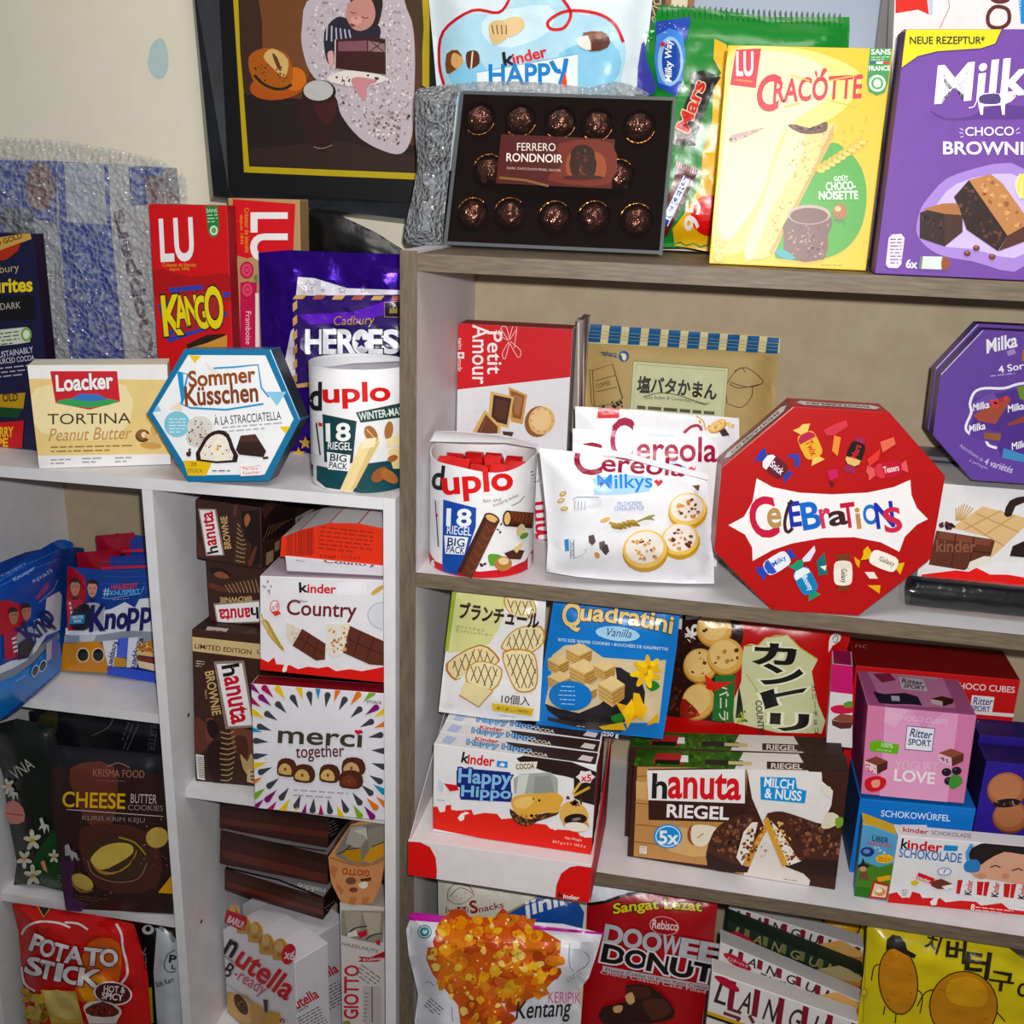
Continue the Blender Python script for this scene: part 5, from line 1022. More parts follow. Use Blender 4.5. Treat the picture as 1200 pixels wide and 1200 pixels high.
def milkoct(yy, dx, dy, label, art):
    k = Pack('praline_box', label, 'box', 'purple octagonal boxes'); k.smooth = False
    w = wallplane(yy, 0, 0)
    pts = [(1152, 386), (1270, 392), (1330, 430), (1330, 520), (1270, 572), (1139, 563), (1093, 510), (1102, 439)]
    pts = [(x - dx, y - dy) for x, y in pts]; k.fin = 'c'
    a = [w.at(*q) for q in pts]; low = min(p.z for p in a); 
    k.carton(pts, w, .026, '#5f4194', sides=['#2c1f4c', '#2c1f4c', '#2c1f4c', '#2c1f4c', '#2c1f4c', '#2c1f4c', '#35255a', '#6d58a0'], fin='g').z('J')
    if art:
        k.t('brand_lettering', '#ece9f0', 'Milka', 410, 222, 516, 198, 46, b=.05, sh=.2); k.p('brand_lettering', '#9a86c0', [478, 215, 505, 205, 512, 222, 485, 232]); k.t('title_lettering', '#efecf4', '4 Sorten', 452, 292, 590, 268, 24, b=.03); k.fine('title_lettering', '#b7a8d4', 422, 304, 545, 290, 1, 12)
        k.l('map_outline', '#eceaf2', [445, 555, 415, 545, 400, 520, 350, 505, 335, 480, 355, 430, 350, 400, 365, 360, 400, 345, 470, 345, 520, 330, 600, 320], 9, sm=3)
        k.p('bar_picture', '#4a2f80', [362, 385, 520, 345, 545, 350, 545, 600, 460, 590, 440, 520, 350, 500, 365, 440]); k.p('bar_picture', '#9a4a3a', [360, 440, 480, 370, 495, 385, 440, 470, 380, 460]); k.p('bar_picture', '#6a4c9c', [358, 395, 430, 360, 450, 385, 370, 430]); k.blobs('bar_picture', ['#b02a32', '#c8424a'], [420, 385, 475, 370, 480, 400, 425, 410], 6, 8, 14)
        k.p('bar_picture', '#57398c', [345, 470, 460, 500, 455, 540, 400, 530, 350, 510]); k.p('bar_picture', '#8a5a34', [400, 500, 460, 505, 455, 530, 400, 522]); k.p('bar_picture', '#4a86b8', [468, 555, 545, 580, 545, 606, 462, 590]); k.p('bar_picture', '#6a8a3a', [515, 340, 545, 335, 545, 390, 525, 380]); k.p('bar_picture', '#8c4030', [480, 470, 545, 440, 545, 462, 485, 478])
        for x, y in ((362, 425), (484, 430), (348, 500), (498, 562)): k.t('bar_picture', '#f0eef4', 'Milka', x, y, x + 56, y - 12, 24, b=.04, sh=.2)
        k.t('flavour_text', '#cfc4e2', '4 variétés', 398, 612, 496, 644, 24, b=.02, sh=.1); k.t('flavour_text', '#b7a8d4', 'Assortiment de', 312, 550, 392, 604, 14); k.t('flavour_text', '#b7a8d4', 'à partager', 345, 604, 410, 634, 12); k.p('bar_picture', '#a06a3a', [535, 210, 560, 200, 560, 250, 532, 250])
    k.done()
def octz():    # the boxes stand on the carton below
    d = hy(1139, 563, .105); return zk - d.z
milkoct(.107, 0, 0, 'purple octagonal praline box standing on the white slab-print carton', 1)
milkoct(.138, 6, 7, 'second purple octagonal box, directly behind the front purple one', 0)
# ribbed grey tray behind
k = Pack('plastic_tray', 'ribbed grey plastic tray edge behind the purple octagonal boxes', 'tray'); k.smooth = False
a, b = hy(1080, 530, .24), hy(1150, 572, .24)
k.block('base', (a.x, .24, Z1 + .001), (b.x + .12, .30, b.z - .002), M('#75757c', 'c'))
for i in range(5): z = b.z + i * .0085; k.block(f'rib#{i}', (a.x, .24, z), (b.x + .12, .30, z + .005), M('#6c6c74', 'g'))
k.block('core', (a.x + .004, .246, b.z - .0018), (b.x + .116, .296, b.z + .038), M('#3c3c42', 'm')); k.done()
# black film-wrapped roll
k = Pack('wrapped_roll', 'black roll wrapped in clear shrink film lying in front of the white slab-print carton', 'roll'); k.smooth = True
a, b = hz(1072, 704, Z1 + .02), V((0, 0, 0)); L = .34; n = 28; y0 = .055
for part, r0, r1, xa, m in (('roll', .019, .019, .008, M('#0d0d0f', 'f')), ('shrink_film', .0205, .0205, 0, SHRINK)):
    vs = []; fs = []; seg = 30
    for i in range(seg + 1):
        t = i / seg; x = a.x - .012 + xa + t * L
        for j in range(n):
            an = 6.28319 * j / n; rr = r0 * (1 + (.05 * noise.noise((x * 60, an * 2, 3)) if part == 'roll' else .05 * noise.noise((x * 60, an * 2, 3)) + .04))
            if part == 'shrink_film' and i == 0: rr *= .8
            vs.append((x, y0 + rr * math.cos(an), Z1 + .0225 + rr * .98 * math.sin(an)))
    for i in range(seg):
        for j in range(n): fs.append((i * n + j, i * n + (j + 1) % n, (i + 1) * n + (j + 1) % n, (i + 1) * n + j))
    fs += [list(range(n - 1, -1, -1)), list(range(seg * n, seg * n + n))]
    k.mesh(part, vs, fs, m)
k.done()
# ================================================================ oak cabinet, middle shelf
# shelf-ready tray with hippo-biscuit cartons
zf = (hy(505, 968, -.03).z + hy(692, 1002, -.042).z) / 2 - .004; yb = -.067
k = Pack('display_tray', 'white cardboard display tray with red corners jutting over the shelf edge', 'tray'); k.smooth = False
X0, X1 = .0112, .2600
w = wallplane(yb); k.carton([(478.4, 984), (693, 1014), (690, 1058), (478, 1025)], w, .0022, '#e2dcdc', part='front_lip', bev=.0004)
fl = w.at(585, 1000).z; z0 = Z2 + .001; zt = zf
k.mesh('platform', [(X0 + .001, yb + .0026, z0), (X1, yb + .0026, z0), (X1, .12, z0), (X0 + .001, .12, z0), (X0 + .001, yb + .0026, zt - .0005), (X1, yb + .0026, zt - .0005), (X1, .12, zt - .0005), (X0 + .001, .12, zt - .0005)], [(0, 3, 2, 1), (4, 5, 6, 7), (0, 1, 5, 4), (1, 2, 6, 5), (2, 3, 7, 6), (3, 0, 4, 7)], M('#ddd7d8', 'c'))
k.mesh('side_wall', [(X0, yb + .003, zt), (X0 + .0008, yb + .003, zt), (X0 + .0008, .12, zt), (X0, .12, zt), (X0, yb + .003, zt + .002), (X0 + .0008, yb + .003, zt + .002), (X0 + .0008, .12, zt + .10), (X0, .12, zt + .10)], [(0, 3, 2, 1), (4, 5, 6, 7), (0, 1, 5, 4), (1, 2, 6, 5), (2, 3, 7, 6), (3, 0, 4, 7)], M('#ddd7d8', 'c'))
k.mesh('side_wall#2', [(X1 + .001, yb, z0), (X1 + .002, yb, z0), (X1 + .002, .12, z0), (X1 + .001, .12, z0), (X1 + .001, yb, zt), (X1 + .002, yb, zt), (X1 + .002, .12, zt + .10), (X1 + .001, .12, zt + .10)], [(0, 3, 2, 1), (4, 5, 6, 7), (0, 1, 5, 4), (1, 2, 6, 5), (2, 3, 7, 6), (3, 0, 4, 7)], M('#c8242a', 'c'))
k.z('L').p('red_corner', '#d01f1c', [60, 624, 130, 628, 175, 650, 202, 700, 208, 760, 206, 800, 60, 780]).p('red_corner#2', '#d01f1c', [762, 890, 768, 830, 790, 775, 830, 745, 870, 738, 950, 750, 950, 920, 762, 890])
k.t('brand_lettering', '#151515', 'k', 776, 884, 800, 888, 22, b=.05); k.t('brand_lettering', '#f0e8e8', 'inder', 800, 890, 874, 900, 20, b=.04); k.done()
zh = None
def hippo(i, yy, lab, xs=0):
    k = Pack('biscuit_carton', lab, 'carton', 'biscuit cartons in the white display tray'); k.smooth = False
    w = wallplane(yy, 0, 0)
    x0 = hy(508, 872, -.036).x + .0005; x1 = hy(712, 898, -.036).x - .014
    zt_ = (hy(508, 872, -.036).z + hy(712, 898, -.036).z) / 2 - i * .001
    P0, P1 = V((x0 - .001 * i, yy, zt_)), V((x1 - .001 * i, yy, zt_))
    k.carton([topx(P0), topx(P1)], w, .0325, '#e4e2e4', sides=['#d2d0d4', '#7a2a2a', '#ccc', '#d8d6d8'], drop=zf + .0005, bev=.0008)
    top = Plane(k.F[0], (0, 0, 1)); top.clipq = [topx(p) for p in (k.F[0], k.F[1], k.B[1], k.B[0])]
    if i == 0:
        k.z('L'); k.p('dark_print', '#241612', [580, 235, 700, 220, 960, 300, 960, 430, 900, 400, 860, 380, 850, 330, 760, 310, 640, 270], 2); k.p('dark_print', '#241612', [850, 300, 970, 300, 970, 460, 890, 440, 850, 420])
        k.p('red_wave', '#d6301a', [170, 465, 210, 460, 222, 488, 245, 485, 250, 455, 275, 452, 275, 475, 300, 480, 370, 475, 380, 500, 430, 490, 490, 495, 510, 520, 560, 515, 620, 535, 720, 545, 740, 565, 800, 570, 870, 575, 880, 600, 960, 600, 960, 720, 170, 560])
        k.p('milk_drop', '#efeaea', [318, 530, 305, 515, 320, 495, 345, 485, 362, 492, 338, 500, 335, 522]); k.p('milk_wave', '#e8e4e4', [720, 545, 740, 520, 790, 530, 790, 565, 760, 572]); k.p('milk_wave', '#e8e4e4', [868, 585, 900, 570, 950, 590, 950, 606, 900, 606])
        k.t('brand_lettering', '#141314', 'k', 322, 252, 352, 258, 48, b=.05); k.t('brand_lettering', '#cf2228', 'inder', 352, 260, 474, 272, 46, b=.05); k.p('milk_flag', '#3a86c8', [490, 246, 540, 250, 538, 280, 488, 274]); k.p('milk_flag', '#e6eef6', [500, 268, 512, 254, 528, 262, 522, 274])
        k.p('title_backdrop', '#15246e', [300, 292, 330, 280, 552, 300, 556, 380, 560, 440, 318, 428, 318, 372, 300, 366]); k.t('title_lettering', '#86b8e0', 'Happy', 308, 368, 552, 382, 86, b=.05, ol=('#15246e', .15)); k.t('title_lettering', '#86b8e0', 'Hippo', 322, 428, 552, 440, 66, b=.05, ol=('#15246e', .15))
        k.p('flavour_tag', '#e6dccb', [570, 268, 600, 252, 680, 250, 672, 285, 590, 292]); k.t('flavour_tag', '#3a221a', 'COCOA', 580, 286, 664, 282, 24, b=.04)
        k.p('window', '#a3a69e', [570, 400, 568, 330, 600, 308, 740, 300, 775, 330, 775, 400]); k.p('window', '#cfd0c8', [580, 400, 590, 312, 640, 308, 620, 400]); k.p('window', '#8d928c', [660, 400, 668, 320, 740, 316, 760, 400])
        k.p('biscuit_picture', '#3d2217', [548, 470, 600, 500, 700, 495, 770, 480, 770, 500, 680, 530, 630, 555, 570, 530], 2); k.p('biscuit_picture', '#d9a754', [556, 430, 600, 405, 700, 400, 760, 395, 800, 420, 790, 450, 770, 490, 700, 490, 650, 520, 580, 495], 3); k.p('biscuit_picture', '#e8c27a', [575, 430, 640, 412, 660, 440, 620, 470, 575, 460], 3); k.blobs('biscuit_picture', ['#6a4128', '#2a1710', '#8c5c38'], [552, 475, 620, 500, 700, 495, 765, 485, 700, 520, 630, 550, 570, 525], 40, 4, 9)
        k.e('biscuit_picture', '#d9ae66', 850, 500, 72, 62, 30); k.e('biscuit_picture', '#c98f4a', 860, 545, 62, 36, 10); k.e('biscuit_picture', '#1c100e', 858, 520, 54, 26, -4); k.e('biscuit_picture', '#ece2d8', 862, 556, 56, 22, 5); k.e('biscuit_picture', '#8a7a72', 862, 520, 22, 7, -10); k.e('biscuit_picture', '#241410', 660, 425, 4); k.e('biscuit_picture', '#241410', 688, 432, 6)
        k.l('wheat_picture', '#c9a04a', [850, 410, 925, 370], 12); k.l('wheat_picture', '#d6b05c', [845, 400, 880, 350], 12); k.blobs('biscuit_picture', ['#3a2017', '#54301f'], [820, 420, 890, 430, 880, 460, 830, 450], 18, 6, 11)
        k.p('count_flower', '#e6d9d9', [(905 + (46 if j % 2 == 0 else 34) * math.cos(j * .5236) * 1.0, 322 + (34 if j % 2 == 0 else 25) * math.sin(j * .5236)) for j in range(12)]); k.t('count_flower', '#c8242c', 'x5', 884, 342, 930, 344, 32, b=.05)
        k.t('weight_text', '#f0dcd4', 'Net Weight', 808, 616, 886, 628, 15); k.t('weight_text', '#f0dcd4', '20.7 g x 5 = 103.5 g', 748, 632, 904, 656, 14); k.fine('weight_text', '#6a6a70', 205, 430, 260, 436, 1, 8)
        k.p('seal', '#c8242c', [240, 352, 300, 360, 312, 384, 270, 390]).p('seal', '#c9cfe0', [214, 330, 240, 350, 236, 392, 216, 380])
    # print on the top flap
    if top:
        k.on(top, 'c'); k.z('L'); oy = (-0, -72, -132)[min(i, 2)]; ox = (0, 8, 40)[min(i, 2)]
        for j in range(1):
            b0 = {0: (340, 160, 640), 1: (330, 190, 650), 2: (362, 122, 678)}[min(i, 2)]
        A, B, D = k.F[0], k.F[1], k.B[0]; u = B - A; v = D - A
        def m(a, b): return topx(A + u * a + v * b)
        k.z('-'); q = [m(.42, .9), m(.5, .3), m(.6, .1), m(.99, .05), m(.99, .95)]; k.p('dark_print', '#2a1a14', [c for p in q for c in p])
        a, b = m(.2, .18), m(.60, .18); k.t('title_lettering', '#7fb0da', 'Happy Hippo', *a, *b, abs(m(.2, .18)[1] - m(.2, .62)[1]) + 1.5, b=.05, ol=('#15246e', .13))
        a, b = m(.235, .68), m(.38, .68); k.t('brand_lettering', '#c0303a', 'Kinder', *a, *b, abs(m(.2, .68)[1] - m(.2, .95)[1]) + 1, b=.05)
        a, b = m(.55, .12), m(.70, .12); k.t('flavour_tag', '#d9cdb8', 'COCOA', *a, *b, 4, b=.04); k.p('count_flower', '#d6c9c9', [c for p in (m(.88, .25), m(.96, .2), m(.97, .6), m(.90, .65)) for c in p]); k.p('seal', '#a9b2d2', [c for p in (m(.04, .2), m(.1, .15), m(.12, .7), m(.05, .8)) for c in p])
    k.done(); return k
for i, (yy, lab) in enumerate(((-.036, 'front biscuit carton of the stack in the white tray, with blue bubble lettering'), (-.002, 'second biscuit carton in the white tray, right behind the front one'), (.032, 'third biscuit carton in the white tray, partly under the cream biscuit bag'), (.066, 'hindmost biscuit carton in the white tray, under the cream and blue bags'))):
    H4 = hippo(i, yy, lab)
zh = max(p.z for p in H4.F)

# cream and white Japanese biscuit bag
w = wallplane(.072, 0, 2)
k = Pack('biscuit_bag', 'white and cream biscuit bag with brown lettering standing on the biscuit cartons', 'bag'); k.rest = zh + .0012
k.pouch([531, 692, 585, 696, 640, 702, 637, 760, 632, 845, 580, 843, 514, 834, 520, 780], w, .012, 26, '#e6e4e4', Hb=.006, seal=3, wr=.08, fin='f').z('K')
k.p('cream_panel', '#d6d79a', [182, 48, 400, 60, 395, 120, 370, 200, 330, 262, 260, 290, 160, 300]); k.p('green_edge', '#9cae4a', [176, 48, 194, 48, 160, 296, 146, 290])
def lattice(pts, cc, edge, step=30):
    k.p('biscuit_picture', edge, [(x, y) for x, y in zip(pts[::2], pts[1::2])], 3); cx_, cy_ = sum(pts[::2]) / (len(pts) / 2), sum(pts[1::2]) / (len(pts) / 2)
    q = [(cx_ + (x - cx_) * .92, cy_ + (y - cy_) * .92) for x, y in zip(pts[::2], pts[1::2])]; k.p('biscuit_picture', cc, q, 3)
    xs = [a for a, _ in q]; ys = [b for _, b in q]; o = k.px(q); n0 = k.k
    for s_ in (-1, 1):
        t = min(xs) - (max(ys) - min(ys))
        while t < max(xs) + (max(ys) - min(ys)):
            a = (t, cy_ - 200 * s_); b = (t + 150, cy_ + 200 * s_); seg = []
            for j in range(41):
                x, y = a[0] + (b[0] - a[0]) * j / 40, a[1] + (b[1] - a[1]) * j / 40; ins = False
                for m_ in range(len(q)):
                    (x1, y1), (x2, y2) = q[m_ - 1], q[m_]
                    if (y1 > y) != (y2 > y) and x < (x2 - x1) * (y - y1) / (y2 - y1) + x1: ins = not ins
                if ins: seg += [x, y]
            if len(seg) > 4: k.l('biscuit_picture', '#7a4626', [seg[0], seg[1], seg[-2], seg[-1]], 4); k.k -= 1
            t += step
    k.k += 1
lattice([150, 345, 290, 265, 370, 320, 350, 350, 250, 370, 190, 415], '#e2d6a8', '#b5722e'); lattice([390, 70, 500, 75, 525, 125, 500, 160, 420, 145], '#e2d6a8', '#c08a44'); lattice([250, 350, 310, 335, 385, 370, 345, 455, 235, 420], '#e6dcb2', '#c28a40'); lattice([378, 270, 440, 200, 545, 190, 555, 260, 480, 310, 400, 292], '#e6dcb2', '#c28a40'); lattice([385, 295, 500, 290, 530, 360, 520, 450, 450, 462, 410, 400], '#e6dcb2', '#c28a40')
k.p('biscuit_picture', '#ded0a0', [228, 418, 345, 458, 285, 525, 205, 475]); k.l('biscuit_picture', '#b5722e', [205, 475, 285, 525, 345, 458], 5)
k.t('title_lettering', '#2a1d14', 'ブランチュール', 204, 155, 530, 200, 66, b=.08); k.t('flavour_text', '#5a5230', 'ホワイトチョコ', 192, 200, 306, 214, 14); k.t('flavour_text', '#5a5230', 'ラングドシャクッキー', 190, 215, 338, 235, 14)
k.t('count_text', '#33302c', '10個入', 378, 508, 496, 520, 38, b=.02); k.p('gold_banner', '#e3c02c', [338, 508, 515, 532, 505, 562, 345, 540]); k.t('gold_banner', '#54400c', '香り楽しい時間に', 358, 535, 502, 553, 14); k.fine('count_text', '#8a8680', 375, 560, 470, 572, 1, 9)
k.done()
# blue wafer pouch
w = wallplane(.075, 0, 2)
k = Pack('wafer_pouch', 'bright blue wafer pouch with gold lettering standing on the biscuit cartons', 'pouch'); k.rest = zh + .0012
k.pouch([649, 704, 720, 709, 797, 717, 793, 760, 783, 830, 776, 869, 700, 861, 628, 852, 634, 800], w, .015, 30, '#1c78c4', Hb=.006, seal=3, wr=.08, fin='f').z('K')
k.p('cream_photo', '#d6c4a2', [590, 320, 640, 280, 720, 275, 800, 330, 1000, 345, 1060, 340, 1030, 600, 910, 600, 780, 610, 620, 560, 560, 520, 585, 400], 1); k.p('cream_photo', '#232024', [560, 520, 700, 560, 850, 470, 850, 370, 900, 390, 960, 430, 970, 520, 900, 590, 800, 620, 620, 585], 2); k.p('cream_photo', '#3c3630', [570, 575, 700, 600, 860, 600, 880, 640, 720, 625, 570, 590])
for x, y, w_, h in ((615, 360, 90, 95), (700, 320, 110, 100), (620, 430, 100, 90), (720, 395, 120, 120), (805, 385, 90, 90), (835, 470, 110, 130), (730, 475, 90, 80)):
    k.cube('wafer_picture', x, y, w_, h, '#e0c693', '#c9a56a', '#b58d52')
    for j in range(3): f = (j + .5) / 3.4; k.l('wafer_picture', '#a07a44', [x - w_ * .48, y - h * .22 + h * .42 * f, x + w_ * .02, y + h * .06 + h * .42 * f], 3); k.l('wafer_picture', '#8f6a38', [x + w_ * .03, y + h * .06 + h * .42 * f, x + w_ * .48, y - h * .18 + h * .42 * f], 3)
k.e('blue_oval', '#1d72bc', 665, 488, 90, 62, 4)
for j in range(5): k.fine('blue_oval', '#cfe0f0', 615 + abs(j - 2) * 6, 450 + j * 18, 715 - abs(j - 2) * 6, 454 + j * 18, 1, 9)
def flower(x, y, r, n=5, c='#e2b21f', c2='#f0cc3c'):
    for j in range(n):
        a = j * 360 / n + 20; k.e('flower_picture', (c, c2)[j % 2], x + r * .55 * math.cos(math.radians(a)), y + r * .55 * math.sin(math.radians(a)), r * .5, r * .2, a)
    k.e('flower_picture', '#c88a1a', x, y, r * .18)
k.p('leaf', '#2f7a34', [975, 440, 1010, 425, 1035, 450, 1000, 470], 2); k.p('leaf', '#2f7a34', [830, 575, 880, 560, 880, 600, 850, 600], 2)
flower(975, 395, 62, 7); flower(990, 370, 50, 6)
k.p('flower_picture', '#e6b41c', [925, 475, 950, 480, 965, 520, 985, 540, 960, 590, 920, 560]); k.p('flower_picture', '#d9a012', [850, 515, 905, 530, 940, 580, 900, 600]); k.p('flower_picture', '#f0c63a', [880, 550, 920, 500, 930, 560, 900, 625]); k.p('flower_picture', '#e0aa18', [985, 600, 1025, 560, 1030, 595, 980, 612]); k.p('flower_picture', '#eabc28', [780, 615, 880, 598, 895, 630, 800, 628])
k.t('title_lettering', '#e3c98e', 'Q', 628, 216, 704, 222, 112, b=.05, ol=('#3a2a14', .07)); k.t('title_lettering', '#e3c98e', 'uadratini', 704, 178, 1082, 232, 72, b=.05, ol=('#3a2a14', .08), arc=12)
k.e('flavour_oval', '#a9d0ec', 860, 232, 92, 30, 6); k.t('flavour_oval', '#1c3a6a', 'Vanilla', 806, 240, 914, 250, 34, sh=.25)
k.t('flavour_text', '#cfe2f2', 'BITE SIZE WAFER COOKIES • BOUCHÉES DE GAUFRETTES', 614, 262, 1068, 302, 15, b=.03); k.t('weight_text', '#dcebf6', '250 g', 798, 658, 862, 664, 22, b=.04); k.fine('weight_text', '#cfe2f2', 690, 614, 740, 620, 1, 9); k.done()

# red Japanese cookie bag
w = wallplane(.182, 0, 1)
k = Pack('cookie_bag', 'red and brown cookie bag with upright black lettering on a cream field', 'bag'); k.rest = Z2 + .001
k.pouch([798, 722, 860, 724, 930, 730, 1000, 738, 985, 800, 970, 900, 960, 985, 770, 965, 772, 880], w, .018, 36, '#b5121d', Hb=.01, seal=4, wr=.14, fin='f').z('M')
k.p('coffee_photo', '#2b1411', [330, 35, 570, 40, 600, 130, 560, 330, 520, 500, 275, 470, 300, 260]); k.blobs('coffee_photo', ['#4a2018', '#190b09', '#5c2a1c'], [330, 50, 560, 50, 560, 300, 500, 480, 290, 460], 130, 7, 14)
k.t('count_text', '#f0ece4', '19', 362, 62, 362, 140, 52, b=.04); k.t('count_text', '#f0ece4', '枚', 352, 140, 384, 172, 30, b=.05); k.p('count_text', '#d9cdbc', [332, 50, 348, 50, 344, 115, 328, 112]); k.fine('count_text', '#8a1a22', 318, 120, 312, 300, 1, 12)
for x, y, r in ((478, 110, 72), (420, 262, 68), (525, 225, 74)): k.cookie('cookie_picture', x, y, r, chips=('#5a3018', '#b58444'), n=7)
k.cookie('cookie_picture', 412, 410, 66, 74, 30, n=0); k.p('cookie_picture', '#8e2418', [345, 400, 380, 420, 420, 470, 340, 478], 2); k.blobs('cookie_picture', ['#5a2a18', '#c0502c'], [350, 410, 380, 425, 410, 468, 350, 470], 12, 5, 10)
k.p('cream_field', '#cfd0a6', [600, 185, 660, 180, 690, 150, 780, 140, 830, 190, 905, 240, 880, 290, 905, 420, 920, 545, 560, 500, 590, 330], 2); k.l('cream_field', '#b08a3a', [600, 185, 660, 180, 690, 150, 780, 140, 830, 190, 905, 240], 5)
k.p('green_panel', '#2f6a34', [482, 305, 566, 303, 555, 500, 470, 490]); k.t('green_panel', '#dfe6cc', 'バニラ', 498, 345, 498, 490, 40, b=.03); k.p('lemon_print', '#d03026', [560, 330, 480, 335, 440, 300, 445, 360, 480, 370])
k.p('tower_sketch', '#1c1a18', [580, 345, 594, 420, 600, 480, 566, 480, 572, 420]); k.blobs('tower_sketch', ['#a9b02c', '#4a6a24'], [575, 440, 605, 440, 610, 500, 575, 500], 10, 6, 11); k.l('tower_sketch', '#8a8a5a', [610, 300, 650, 360, 660, 400], 2.5, sm=3)
k.t('title_lettering', '#14110f', 'カ', 648, 255, 806, 262, 80, b=.09, ol=('#efeccf', .16)); k.t('title_lettering', '#14110f', 'ン', 680, 338, 832, 350, 78, b=.09, ol=('#efeccf', .16)); k.t('title_lettering', '#14110f', 'ト', 700, 438, 852, 392, 64, b=.10, ol=('#efeccf', .16)); k.t('title_lettering', '#14110f', 'リ', 716, 528, 856, 535, 66, b=.09, ol=('#efeccf', .16))
k.t('side_text', '#2a2720', 'COUNTRY', 648, 410, 660, 560, 26, b=.03); k.t('side_text', '#2a2720', 'カニーチョコ', 878, 345, 892, 545, 18, b=.02); k.p('bow_emblem', '#e9e6e2', [950, 180, 955, 150, 975, 132, 998, 140, 996, 165, 965, 185, 950, 212], 2); k.l('bow_emblem', '#2a1816', smooth([(966, 160), (975, 145), (988, 150), (980, 172)], 3), 3)
k.done()

